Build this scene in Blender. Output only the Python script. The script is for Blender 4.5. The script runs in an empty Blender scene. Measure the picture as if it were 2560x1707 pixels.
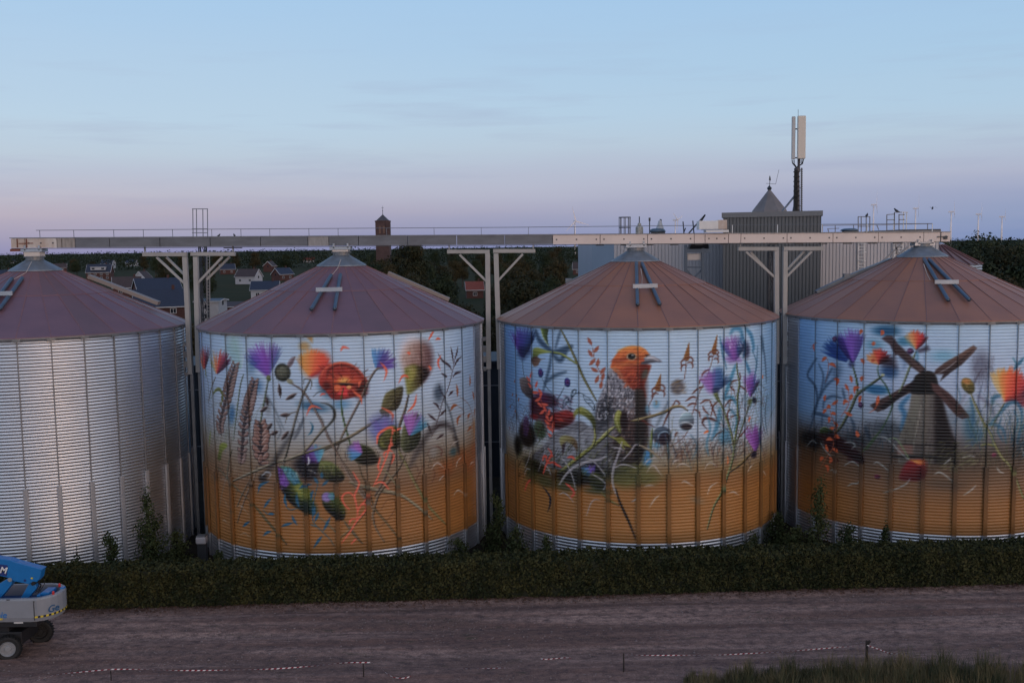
import bpy, math, random
import numpy as np
from mathutils import Vector
random.seed(7); RNG = np.random.default_rng(7)
rad = math.radians
S = bpy.context.scene
COL = S.collection

# ---------------------------------------------------------------- camera
CAM_Z = 18.95; FPX = 2538.0; PITCH = 0.0946; ROLL = 0.0150
cd = bpy.data.cameras.new("camera"); cam = bpy.data.objects.new("camera", cd); COL.objects.link(cam)
cd.sensor_width = 36.0; cd.lens = 36.0*FPX/2560.0; cd.clip_start = 0.5; cd.clip_end = 9000
cam.location = (0, 0, CAM_Z)
from mathutils import Matrix
cam.rotation_euler = (Matrix.Rotation(math.pi/2-PITCH, 3, 'X') @ Matrix.Rotation(-ROLL, 3, 'Z')).to_euler()
S.camera = cam
S.render.engine = 'CYCLES'
S.view_settings.view_transform = 'Standard'; S.view_settings.look = 'None'
S.view_settings.exposure = 0.0; S.view_settings.gamma = 1.0

# ---------------------------------------------------------------- sky and sun (dusk, the sun is behind the camera)
SUN_AZ = rad(180-35)          # from +Y towards +X
SUN_EL = rad(3.0)
wd = bpy.data.worlds.new("World"); S.world = wd; wd.use_nodes = True
nt = wd.node_tree; nt.nodes.clear()
def N(t, **k):
    n = nt.nodes.new(t)
    for a, b in k.items(): setattr(n, a, b)
    return n
def LK(a, b): nt.links.new(a, b)
def mth(op, a, b=None, clamp=False):
    n = N('ShaderNodeMath', operation=op, use_clamp=clamp)
    for i, v in enumerate((a, b)):
        if v is None: continue
        if isinstance(v, (int, float)): n.inputs[i].default_value = v
        else: LK(v, n.inputs[i])
    return n.outputs[0]
def s2l(c):
    return tuple((v/255/12.92 if v/255 <= .04045 else ((v/255+.055)/1.055)**2.4) for v in c)
tc = N('ShaderNodeTexCoord'); sep = N('ShaderNodeSeparateXYZ'); LK(tc.outputs['Generated'], sep.inputs[0])
def ramp(fac, stops):
    r = N('ShaderNodeValToRGB'); r.color_ramp.interpolation = 'LINEAR'
    e = r.color_ramp.elements
    while len(e) < len(stops): e.new(0.5)
    for k, (p, c) in enumerate(stops):
        e[k].position = p; e[k].color = (*s2l(c), 1)
    LK(fac, r.inputs[0]); return r.outputs[0]
z = sep.outputs[2]
# wavering of the bands
nz = N('ShaderNodeTexNoise'); nz.inputs['Scale'].default_value = 3.0; nz.inputs['Detail'].default_value = 4
mp = N('ShaderNodeMapping'); mp.inputs['Scale'].default_value = (1, 1, 9); mp.inputs['Rotation'].default_value = (0.03, 0.06, 0); LK(tc.outputs['Generated'], mp.inputs[0]); LK(mp.outputs[0], nz.inputs[0])
wob = mth('MULTIPLY', mth('SUBTRACT', nz.outputs['Fac'], 0.5), 0.022)
zz = mth('MULTIPLY', mth('ADD', z, wob), 2.0)          # sin(elevation)*2 : picture top is 0.46
left = ramp(zz, [(0.0, (143, 141, 180)), (0.03, (162, 157, 183)), (0.068, (184, 175, 190)), (0.10, (190, 188, 202)), (0.14, (187, 194, 211)), (0.175, (189, 204, 219)), (0.235, (187, 210, 229)), (0.36, (178, 206, 232)), (0.49, (168, 203, 235)), (1.0, (105, 140, 190))])
right = ramp(zz, [(0.0, (126, 144, 186)), (0.04, (142, 156, 190)), (0.08, (157, 166, 195)), (0.115, (174, 180, 202)), (0.15, (178, 190, 210)), (0.19, (181, 201, 219)), (0.25, (177, 204, 226)), (0.34, (170, 202, 229)), (0.49, (161, 197, 232)), (1.0, (105, 140, 190))])
lr = N('ShaderNodeMix', data_type='RGBA'); LK(mth('MULTIPLY', mth('ADD', sep.outputs[0], 0.42), 1.15, True), lr.inputs[0]); LK(left, lr.inputs[6]); LK(right, lr.inputs[7])
front = lr.outputs[2]
# thin streaks of cloud
cm = N('ShaderNodeMapping'); cm.inputs['Scale'].default_value = (2.2, 2.2, 26); cm.inputs['Rotation'].default_value = (0, 0.05, 0); LK(tc.outputs['Generated'], cm.inputs[0])
cn = N('ShaderNodeTexNoise'); cn.inputs['Scale'].default_value = 2.6; cn.inputs['Detail'].default_value = 6; cn.inputs['Roughness'].default_value = .55; LK(cm.outputs[0], cn.inputs[0])
cr = N('ShaderNodeMapRange'); cr.inputs[1].default_value = .50; cr.inputs[2].default_value = .78; cr.inputs[4].default_value = .34; LK(cn.outputs['Fac'], cr.inputs[0])
band = N('ShaderNodeMapRange'); band.inputs[1].default_value = .22; band.inputs[2].default_value = .12; LK(z, band.inputs[0])
cx = N('ShaderNodeMix', data_type='RGBA'); LK(mth('MULTIPLY', cr.outputs[0], band.outputs[0]), cx.inputs[0]); LK(front, cx.inputs[6]); cx.inputs[7].default_value = (*s2l((158, 164, 194)), 1)
front = cx.outputs[2]
# sunset half of the sky, behind the camera
sky = N('ShaderNodeTexSky', sky_type='NISHITA'); sky.sun_disc = False; sky.sun_elevation = SUN_EL; sky.sun_rotation = SUN_AZ; sky.dust_density = 2.0
skm = N('ShaderNodeVectorMath', operation='SCALE'); LK(sky.outputs[0], skm.inputs[0]); skm.inputs['Scale'].default_value = 0.08
base = N('ShaderNodeVectorMath', operation='ADD'); LK(skm.outputs[0], base.inputs[0]); 
bb = N('ShaderNodeVectorMath', operation='SCALE'); bb.inputs[0].default_value = (0.48, 0.53, 0.66)
low = N('ShaderNodeMapRange'); low.inputs[1].default_value = 0.0; low.inputs[2].default_value = .45; low.inputs[3].default_value = 2.0; low.inputs[4].default_value = .70; LK(z, low.inputs[0]); LK(low.outputs[0], bb.inputs['Scale']); LK(bb.outputs[0], base.inputs[1])
dt = N('ShaderNodeVectorMath', operation='DOT_PRODUCT'); LK(tc.outputs['Generated'], dt.inputs[0]); dt.inputs[1].default_value = (-0.35, 0.90, 0.25)
fm = N('ShaderNodeMapRange', interpolation_type='SMOOTHSTEP'); fm.inputs[1].default_value = -0.1; fm.inputs[2].default_value = 0.6; LK(dt.outputs['Value'], fm.inputs[0])
mx = N('ShaderNodeMix', data_type='RGBA'); LK(fm.outputs[0], mx.inputs[0]); LK(base.outputs[0], mx.inputs[6]); LK(front, mx.inputs[7])
bg = N('ShaderNodeBackground'); LK(mx.outputs[2], bg.inputs[0]); bg.inputs[1].default_value = 1.0
out = N('ShaderNodeOutputWorld'); LK(bg.outputs[0], out.inputs[0])

sl = bpy.data.lights.new("sun", 'SUN'); sun = bpy.data.objects.new("sun", sl); COL.objects.link(sun)
sl.energy = 0.32; sl.angle = rad(34); sl.color = (1.0, 0.78, 0.66)
sdir = Vector((math.sin(SUN_AZ)*math.cos(SUN_EL), math.cos(SUN_AZ)*math.cos(SUN_EL), math.sin(SUN_EL)))
sun.rotation_euler = sdir.to_track_quat('Z', 'Y').to_euler(); sun.location = (40, -60, 60)

# ---------------------------------------------------------------- measuring: a photo pixel on a plane of world Y
CT, ST, CR, SR = math.cos(PITCH), math.sin(PITCH), math.cos(ROLL), math.sin(ROLL)
def ray(x, y):
    dx, dy = x-1280.0, y-853.5
    a, b = CR*dx-SR*dy, SR*dx+CR*dy
    return (a, -b*ST+FPX*CT, -b*CT-FPX*ST)
def at(x, y, Y):
    r = ray(x, y); k = Y/r[1]
    return Vector((r[0]*k, Y, CAM_Z+r[2]*k))
def ground_at(x, y):
    r = ray(x, y); k = -CAM_Z/r[2]
    return Vector((r[0]*k, r[1]*k, 0))
def px(d, Y): return d*Y/FPX            # a photo length as metres at depth Y

# ---------------------------------------------------------------- materials
MATS = {}
def mat(name, col, rough=.6, metal=0.0, noise=0.0, nscale=3.0, col2=None, bump=0.0, bscale=20.0, stretch=None, spec=.5):
    if name in MATS: return MATS[name]
    m = bpy.data.materials.new(name); m.use_nodes = True; t = m.node_tree; b = t.nodes['Principled BSDF']
    c = s2l(col) if max(col) > 1.001 else col
    b.inputs['Base Color'].default_value = (*c, 1); b.inputs['Roughness'].default_value = rough; b.inputs['Metallic'].default_value = metal
    b.inputs['Specular IOR Level'].default_value = spec
    if noise or col2 or bump:
        tcn = t.nodes.new('ShaderNodeTexCoord'); mpn = t.nodes.new('ShaderNodeMapping'); t.links.new(tcn.outputs['Object'], mpn.inputs[0])
        if stretch: mpn.inputs['Scale'].default_value = stretch
    if noise or col2:
        n = t.nodes.new('ShaderNodeTexNoise'); n.inputs['Scale'].default_value = nscale; n.inputs['Detail'].default_value = 5; n.inputs['Roughness'].default_value = .6
        t.links.new(mpn.outputs[0], n.inputs[0])
        mr = t.nodes.new('ShaderNodeMapRange'); mr.inputs[1].default_value = .32; mr.inputs[2].default_value = .68; t.links.new(n.outputs['Fac'], mr.inputs[0])
        x = t.nodes.new('ShaderNodeMix'); x.data_type = 'RGBA'
        c2 = (s2l(col2) if max(col2) > 1.001 else col2) if col2 else tuple(v*(1-noise) for v in c)
        x.inputs[6].default_value = (*c, 1); x.inputs[7].default_value = (*c2, 1)
        t.links.new(mr.outputs[0], x.inputs[0]); t.links.new(x.outputs[2], b.inputs['Base Color'])
    if bump:
        n = t.nodes.new('ShaderNodeTexNoise'); n.inputs['Scale'].default_value = bscale; n.inputs['Detail'].default_value = 4; t.links.new(mpn.outputs[0], n.inputs[0])
        bp = t.nodes.new('ShaderNodeBump'); bp.inputs['Strength'].default_value = bump; bp.inputs['Distance'].default_value = .05
        t.links.new(n.outputs['Fac'], bp.inputs['Height']); t.links.new(bp.outputs[0], b.inputs['Normal'])
    MATS[name] = m; return m

GALV = mat('galvanised steel', (.42, .44, .48), .42, .75, .25, 1.2)
GALVD = mat('weathered steel', (.22, .23, .25), .5, .6, .3, 1.5)
BEAMG = mat('grey beam steel', (.165, .175, .20), .6, .2, .28, .9, stretch=(1, 1, 3))
CREAM = mat('cream painted steel', (.66, .58, .53), .5, .0, .12, .8)
POST = mat('pale grey painted steel', (.38, .37, .36), .55, .1, .2, .7)
DARKM = mat('dark steel', (.045, .05, .06), .5, .3)
BLUEP = mat('blue grey pipe', (.10, .145, .20), .38, .4, .2, 2)
WHITE = mat('white paint', (.72, .72, .72), .5, 0, .12, 1.5)
RUST = mat('rusty red primer', (.22, .07, .045), .8, 0, .4, 4)
BLACK = mat('black rubber', (.012, .012, .013), .75)
RAIL = mat('thin rail steel', (.16, .17, .20), .5, .4)

# ---------------------------------------------------------------- mesh helpers
class MB:
    def __init__(s): s.v = []; s.f = []; s.mi = []; s.m = 0
    def add(s, vs, fs):
        o = len(s.v); s.v += [tuple(v) for v in vs]
        for f in fs: s.f.append(tuple(i+o for i in f)); s.mi.append(s.m)
        return s
    def box(s, c, d, rz=0.0, R=None):
        hx, hy, hz = d[0]/2, d[1]/2, d[2]/2
        vs = [Vector((x, y, w)) for w in (-hz, hz) for x, y in ((-hx, -hy), (hx, -hy), (hx, hy), (-hx, hy))]
        if rz: R = Matrix.Rotation(rz, 3, 'Z')
        if R is not None: vs = [R @ v for v in vs]
        c = Vector(c)
        return s.add([v+c for v in vs], [(3, 2, 1, 0), (4, 5, 6, 7), (0, 1, 5, 4), (1, 2, 6, 5), (2, 3, 7, 6), (3, 0, 4, 7)])
    def bar(s, a, b, w, h=None, up=(0, 0, 1)):
        a, b = Vector(a), Vector(b); h = h or w; d = (b-a)
        if d.length < 1e-6: return s
        d = d.normalized(); u = Vector(up)
        if abs(d.dot(u)) > .98: u = Vector((0, 1, 0))
        x = d.cross(u).normalized(); y = x.cross(d).normalized()
        vs = []
        for p in (a, b):
            for i, j in ((-1, -1), (1, -1), (1, 1), (-1, 1)): vs.append(p+x*(i*w/2)+y*(j*h/2))
        return s.add(vs, [(0, 1, 2, 3), (7, 6, 5, 4), (0, 4, 5, 1), (1, 5, 6, 2), (2, 6, 7, 3), (3, 7, 4, 0)])
    def tube(s, pts, r, n=8, cap=True):
        pts = [Vector(p) for p in pts]; rr = r if isinstance(r, (list, tuple)) else [r]*len(pts); vs = []; k = len(pts)
        prev = None
        for i, p in enumerate(pts):
            d = (pts[min(i+1, k-1)]-pts[max(i-1, 0)])
            d = d.normalized() if d.length > 1e-9 else Vector((0, 0, 1))
            u = prev if prev is not None else (Vector((0, 0, 1)) if abs(d.z) < .9 else Vector((1, 0, 0)))
            x = d.cross(u).normalized(); y = x.cross(d).normalized(); prev = y
            for j in range(n):
                a = 2*math.pi*j/n; vs.append(p+x*math.cos(a)*rr[i]+y*math.sin(a)*rr[i])
        fs = [(i*n+j, i*n+(j+1) % n, (i+1)*n+(j+1) % n, (i+1)*n+j) for i in range(k-1) for j in range(n)]
        if cap: fs += [tuple(range(n))[::-1], tuple((k-1)*n+j for j in range(n))]
        return s.add(vs, fs)
    def lathe(s, prof, c=(0, 0, 0), n=32, a0=0.0, cap=False):
        vs = []; k = len(prof)
        for r, zz_ in prof:
            for j in range(n):
                a = a0+2*math.pi*j/n; vs.append((c[0]+r*math.cos(a), c[1]+r*math.sin(a), c[2]+zz_))
        fs = [(i*n+j, i*n+(j+1) % n, (i+1)*n+(j+1) % n, (i+1)*n+j) for i in range(k-1) for j in range(n)]
        if cap: fs += [tuple(range(n))[::-1], tuple((k-1)*n+j for j in range(n))]
        return s.add(vs, fs)
    def prism(s, poly, y0, y1):                     # outline in x,z extruded along y
        n = len(poly); vs = [(p[0], y0, p[1]) for p in poly]+[(p[0], y1, p[1]) for p in poly]
        return s.add(vs, [tuple(range(n)), tuple(range(2*n-1, n-1, -1))]+[(i, i+n, (i+1) % n+n, (i+1) % n) for i in range(n)])
    def build(s, name, m, parent=None, smooth=False, bevel=0.0, label=None):
        me = bpy.data.meshes.new(name); me.from_pydata(s.v, [], s.f)
        for q in (m if isinstance(m, (list, tuple)) else [m]): me.materials.append(q)
        if isinstance(m, (list, tuple)): me.polygons.foreach_set('material_index', s.mi)
        if smooth: me.polygons.foreach_set('use_smooth', [True]*len(me.polygons))
        me.update()
        o = bpy.data.objects.new(name, me); COL.objects.link(o)
        if parent is not None: o.parent = parent
        if bevel:
            b = o.modifiers.new('bevel', 'BEVEL'); b.width = bevel; b.segments = 2; b.limit_method = 'ANGLE'
        if label: o['label'] = label
        return o
def tag(o, label=None, cat=None, group=None, kind=None):
    if label: o['label'] = label
    if cat: o['category'] = cat
    if group: o['group'] = group
    if kind: o['kind'] = kind
    return o
def empty(name, loc, label=None, cat=None, group=None, rz=0.0):
    o = bpy.data.objects.new(name, None); COL.objects.link(o); o.location = loc; o.rotation_euler.z = rz; o.empty_display_size = .3
    return tag(o, label, cat, group)
KIDS = {}
def copy_tree(o, loc=None, rz=None, sc=None, label=None):
    kids = [c for c in COL.objects if c.parent == o]
    c = o.copy(); COL.objects.link(c)
    if loc is not None: c.location = loc
    if rz is not None: c.rotation_euler.z = rz
    if sc is not None: c.scale = (sc, sc, sc) if isinstance(sc, (int, float)) else sc
    if label: c['label'] = label
    for k in kids:
        q = k.copy(); COL.objects.link(q); q.parent = c
    return c

# ---------------------------------------------------------------- the silos' measured positions
R0 = 9.0; NPAN = 32
SILO = [(-30.56, 65.45), (-11.0, 66.16), (8.22, 67.12), (27.38, 67.75)]
Z_EAVE, Z_STIFF, Z_BAND, Z_CAP = 14.06, 5.56, 1.42, 17.80
def cyl(i, x, y, R=R0):
    r = ray(x, y); cx_, cy_ = SILO[i]
    a = r[0]**2+r[1]**2; b = -2*(r[0]*cx_+r[1]*cy_); c = cx_**2+cy_**2-R*R
    D = b*b-4*a*c
    t = (-b-math.sqrt(D))/(2*a) if D > 0 else -b/(2*a)
    X, Y = r[0]*t-cx_, r[1]*t-cy_
    fb = math.atan2(-cy_, -cx_)
    ang = math.atan2(Y, X)-fb
    ang = (ang+math.pi) % (2*math.pi)-math.pi
    return ang, CAM_Z+r[2]*t
# ---------------------------------------------------------------- the murals: paint laid on the unrolled wall sheets
KC = 30.0; AMAX = rad(104); CWD = int(2*AMAX*R0*KC); CHT = int(14.2*KC)
def hx(c):
    if isinstance(c, str):
        return np.array([int(c[i:i+2], 16)/255 for i in (0, 2, 4)])
    return np.array(c)/255.0
def catmull(P, n=5):
    P = [np.array(p, float) for p in P]
    if len(P) < 3: return np.array([P[0]+(P[-1]-P[0])*t for t in np.linspace(0, 1, 4)])
    Q = [2*P[0]-P[1]]+P+[2*P[-1]-P[-2]]; o = []
    for i in range(1, len(Q)-2):
        for t in np.linspace(0, 1, n, endpoint=False):
            a, b, c, d = Q[i-1:i+3]
            o.append(.5*((2*b)+(c-a)*t+(2*a-5*b+4*c-d)*t*t+(3*b-3*c+d-a)*t**3))
    o.append(P[-1]); return np.array(o)
class Mural:
    def __init__(s, i):
        s.i = i; s.im = np.zeros((CHT, CWD, 3)); s.o(0, 0)
    def o(s, x, y, k=4.9): s.ox, s.oy, s.k = x, y, k; s.wk = KC*58/FPX/k; return s
    def uv(s, p):
        a, zc = cyl(s.i, s.ox+p[0]/s.k, s.oy+p[1]/s.k)
        return ((a+AMAX)*R0*KC, (14.2-zc)*KC)
    def bx(s, q, m):
        x0, y0 = np.floor(q.min(0)-m).astype(int); x1, y1 = np.ceil(q.max(0)+m).astype(int)
        x0, y0 = max(x0, 0), max(y0, 0); x1, y1 = min(x1, CWD), min(y1, CHT)
        if x1 <= x0 or y1 <= y0: return None
        yy, xx = np.mgrid[y0:y1, x0:x1]; return x0, x1, y0, y1, xx+.5, yy+.5
    def bl(s, b, al, c):
        x0, x1, y0, y1 = b[:4]; r = s.im[y0:y1, x0:x1]; al = np.clip(al, 0, 1)[..., None]
        s.im[y0:y1, x0:x1] = r*(1-al)+c*al
    def back(s, stops):                             # stops: (photo y at the silo's middle, colour)
        zs = []
        for y, c in stops:
            cxp = [99, 853, 1595, 2310][s.i]; zs.append(((14.2-cyl(s.i, cxp, y)[1])*KC, hx(c)))
        rows = np.arange(CHT)+.5
        w = np.cumsum(RNG.normal(0, 1, CWD)); k = np.hanning(61); w = np.convolve(w-w.mean(), k/k.sum(), 'same'); w = w/(abs(w).max()+1e-6)*8
        for j in range(3):
            xs = np.array([a for a, _ in zs]); cs = np.array([c[j] for _, c in zs])
            s.im[:, :, j] = np.interp(rows[:, None]+w[None, :]*(rows[:, None] > 100), xs, cs)
    def side(s, x, c, a, w=90):                     # soft tint towards a side of the wall
        u = s.uv((x, 300))[0]; X = np.arange(CWD)+.5
        al = (a*np.exp(-((X-u)/(w*.7))**2))[None, :, None]; fr = np.clip(((14.2-cyl(s.i, [99, 853, 1595, 2310][s.i], 1085)[1])*KC-np.arange(CHT))/45+.5, 0, 1)[:, None, None]; al = al*fr; s.im = s.im*(1-al)+hx(c)*al
    def st(s, P, w, c, hi=None, a=1.0, prof='t', soft=.7, c2=None, n=5):
        q = catmull([s.uv(p) for p in P], n); m = len(q); t = np.linspace(0, 1, m); w = w*s.wk/2*(1.25 if w < 30 else 1.05)
        pr = {'t': np.clip(np.sin(np.pi*(t*.94+.03)), 0, 1)**.35, 'l': np.sin(np.pi*(t*.94+.03)), 'c': np.ones(m), 'e': 1-t*.85, 'b': .25+.75*t}[prof]
        r = np.maximum(w*pr, .22); b = s.bx(q, w+2+soft*2)
        if b is None: return
        xx, yy = b[4:]; D = np.full(xx.shape, 1e9); SD = np.zeros(xx.shape); T = np.zeros(xx.shape)
        for i in range(m-1):
            A, B = q[i], q[i+1]; d = B-A; L = d@d+1e-9
            tt = np.clip(((xx-A[0])*d[0]+(yy-A[1])*d[1])/L, 0, 1)
            ex, ey = xx-A[0]-tt*d[0], yy-A[1]-tt*d[1]; dd = np.hypot(ex, ey)-(r[i]+(r[i+1]-r[i])*tt)
            k = dd < D; D = np.where(k, dd, D); T = np.where(k, (i+tt)/(m-1), T)
            SD = np.where(k, (ex*-.6+ey*-.8)/(r[i]+.3), SD)
        al = a*np.clip(.5-D/(2*soft), 0, 1)*min(1, .55+w/1.0)
        cc = np.broadcast_to(hx(c), xx.shape+(3,))
        if c2 is not None: cc = cc*(1-T[..., None])+hx(c2)*T[..., None]
        if hi is not None:
            h = np.clip(SD*.9+.1, 0, 1)[..., None]; cc = cc*(1-h)+hx(hi)*h
        s.bl(b, al, cc)
    def poly(s, P, c, c2=None, ax=None, soft=.8, a=1.0, sm=False, jit=0.0):
        q = np.array([s.uv(p) for p in P])
        if sm: q = catmull([*q, q[0]], 4)[:-1]
        b = s.bx(q, soft*2+1)
        if b is None: return
        xx, yy = b[4:]; n = len(q); ins = np.zeros(xx.shape, bool); D = np.full(xx.shape, 1e9)
        for i in range(n):
            A, B = q[i], q[(i+1) % n]; d = B-A; L = d@d+1e-9
            cnd = ((A[1] > yy) != (B[1] > yy)); xi = d[0]*(yy-A[1])/(d[1] if abs(d[1]) > 1e-9 else 1e-9)+A[0]
            ins ^= cnd & (xx < xi)
            tt = np.clip(((xx-A[0])*d[0]+(yy-A[1])*d[1])/L, 0, 1); D = np.minimum(D, np.hypot(xx-A[0]-tt*d[0], yy-A[1]-tt*d[1]))
        sd = np.where(ins, -D, D); al = a*np.clip(.5-sd/(2*soft), 0, 1)
        cc = np.broadcast_to(hx(c), xx.shape+(3,))
        if c2 is not None:
            A, B = np.array(s.uv(ax[0])), np.array(s.uv(ax[1])); d = B-A
            g = np.clip(((xx-A[0])*d[0]+(yy-A[1])*d[1])/(d@d), 0, 1)[..., None]; cc = cc*(1-g)+hx(c2)*g
        if jit: cc = cc*(1+jit*RNG.normal(0, 1, xx.shape)[..., None])
        s.bl(b, al, np.clip(cc, 0, 1))
    def el(s, x, y, rx, ry, ang, c, c2=None, a=1.0, soft=.25, gd=(-.5, -.85), c3=None):
        C = np.array(s.uv((x, y))); k = s.wk; rx, ry = rx*k, ry*k; m = max(rx, ry)*(1+soft)+1
        b = s.bx(np.array([C-m, C+m]), 0)
        if b is None: return
        xx, yy = b[4]-C[0], b[5]-C[1]; th = rad(ang); X = xx*math.cos(th)+yy*math.sin(th); Y = -xx*math.sin(th)+yy*math.cos(th)
        rr = np.hypot(X/rx, Y/ry); al = a*np.clip((1+soft/2-rr)/soft, 0, 1); al = al*al*(3-2*al)
        cc = np.broadcast_to(hx(c), xx.shape+(3,))
        if c2 is not None:
            g = np.clip(.5+.5*((xx*gd[0]+yy*gd[1])/m)*1.5, 0, 1)[..., None]; cc = cc*(1-g)+hx(c2)*g
        if c3 is not None:
            g = np.clip((rr-.55)/.45, 0, 1)[..., None]; cc = cc*(1-g)+hx(c3)*g
        s.bl(b, al, cc)
    def fan(s, base, d, sp, L, cols, n=40, w=5, a=.6, curl=0.0, r0=.1, soft=1.0):
        for i in range(n):
            t = random.random(); an = rad(d+(t-.5)*sp+random.gauss(0, 2)); l = L*random.uniform(.7, 1.05)*(1-.25*abs(t-.5))
            f = t*(len(cols)-1)+random.gauss(0, .25); k = int(min(max(f, 0), len(cols)-1.001)); g = min(max(f-k, 0), 1); c = (hx(cols[k])*(1-g)+hx(cols[min(k+1, len(cols)-1)])*g)*255
            dx, dy = math.cos(an), math.sin(an); o = curl*(t-.5)*l
            p = [(base[0]+dx*l*q-dy*o*q*q, base[1]+dy*l*q+dx*o*q*q) for q in (r0, .4, .7, 1)]
            s.st(p, w, c, a=a, prof='l', soft=soft, n=2)
    def bud(s, x, y, L, W, ang, c, hi, dk, n=26):
        s.el(x, y, L/2, W/2, ang, c, hi, soft=.12, c3=dk)
        th = rad(ang)
        for i in range(n):
            u, v = random.uniform(-.42, .42), random.uniform(-.4, .4)
            if u*u+v*v > .16: continue
            X, Y = x+u*L*math.cos(th)-v*W*math.sin(th), y+u*L*math.sin(th)+v*W*math.cos(th); l = L*.07
            s.st([(X-l*math.cos(th+.4), Y-l*math.sin(th+.4)), (X+l*math.cos(th+.4), Y+l*math.sin(th+.4))], 6, random.choice([dk, hi, dk]), a=.4, soft=.5)
    def thistle(s, x, y, L, ang, W, tuft, green=('5c6238', '9aa05c', '15160f'), tl=None):   # bud with a coloured tuft at its tip; ang = way it points
        th = rad(ang); s.bud(x, y, L, W, ang, *green); tx, ty = x+.18*L*math.cos(th), y+.18*L*math.sin(th)
        s.fan((tx, ty), ang, 95, tl or L*.5, tuft, n=46, w=9, a=.7, r0=.0)
    def wheat(s, P, w, n, c='7a5f58', hi='b9a09a', dk='33242a'):
        q = catmull(P, 8); s.st(P, w*.55, dk, a=.8, prof='t')
        for i in range(n):
            t = i/(n-1); f = t*(len(q)-2); k = int(f); p = q[k]+(q[k+1]-q[k])*(f-k); d = q[min(k+1, len(q)-1)]-q[k]; d = d/(np.hypot(*d)+1e-6); nn = np.array([-d[1], d[0]]); sz = w*(.45+.55*math.sin(math.pi*min(1, .12+t*.8)))
            for sg in (1, -1):
                a_ = p+nn*sg*sz*.05; b_ = p+nn*sg*sz*.52-d*sz*.62
                s.st([a_, (a_+b_)/2+nn*sg*sz*.12, b_], sz*.5, dk, prof='l', soft=.5, a=.9); s.st([a_-d*2, (a_+b_)/2+nn*sg*sz*.1-d*2, b_], sz*.38, c, hi=hi, prof='l', soft=.5)
    def twig(s, P, w, c='57482f', hi='a89a78', a=1.0):
        h2 = hx(hi)*.75+.22; s.st([(p[0]+w*.45, p[1]+w*.5) for p in P], w*1.5, hx(c)*.38*255, a=a*.9, prof='t', soft=.5); s.st(P, w*1.2, (hx(c)*.4+hx(hi)*.6)*255, hi=np.clip(h2, 0, 1)*255, a=a, prof='t', soft=.4)
    def sprig(s, P, c, L, n=6, w=14, sw=4, a=1.0):              # thin stem with paired leaves
        s.st(P, sw, c, a=a*.9, soft=.5); q = catmull(P, 6)
        for i in range(n):
            k = int((i+.5)/n*(len(q)-2)); d = q[k+1]-q[k]; an = math.atan2(d[1], d[0])+(1 if i % 2 else -1)*random.uniform(.5, .9)
            p = q[k]; e = p+L*random.uniform(.7, 1.1)*np.array([math.cos(an), math.sin(an)]); mid = (p+e)/2+L*.12*np.array([-math.sin(an), math.cos(an)])
            s.st([p, mid, e], w, c, a=a, prof='l', soft=.5)
    def lf(s, *P, w=18, c='f06a3c', a=.95): s.st(P, w, c, a=a, prof='l', soft=.5)
    def grass(s, x0, x1, ys, n, L, cols, w=6, a=.6):          # fine arching blades rooted along a line
        for i in range(n):
            x = random.uniform(x0, x1); y = float(np.interp(x, [p[0] for p in ys], [p[1] for p in ys]))+random.gauss(0, L*.25); l = L*random.uniform(.4, 1.2); d = random.choice([-1, 1])*random.uniform(.1, .9)
            s.st([(x, y), (x+d*l*.25, y-l*.6), (x+d*l*.6, y-l*.95), (x+d*l, y-l*(.95-.35*abs(d)))], w*random.uniform(.7, 1.3), random.choice(cols), a=a*random.uniform(.6, 1), prof='e', soft=.45, n=2)
    def hatch(s, box, n, L, ang, cols, w=4, a=.5, inside=None):
        for i in range(n):
            x, y = random.uniform(box[0], box[2]), random.uniform(box[1], box[3])
            if inside and not inside(x, y): continue
            an = rad(ang+random.gauss(0, 14)); l = L*random.uniform(.5, 1.2)
            s.st([(x, y), (x+l*math.cos(an), y+l*math.sin(an))], w, random.choice(cols), a=a, soft=.5)
def inpoly(P):
    def f(x, y):
        r = False
        for i in range(len(P)):
            (a, b), (c, d) = P[i], P[(i+1) % len(P)]
            if (b > y) != (d > y) and x < (c-a)*(y-b)/(d-b)+a: r = not r
        return r
    return f
ORG = 'f4683c'; TEAL = '0f7d9e'; PURP = '8a54b8'; OL = '8c9048'

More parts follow.
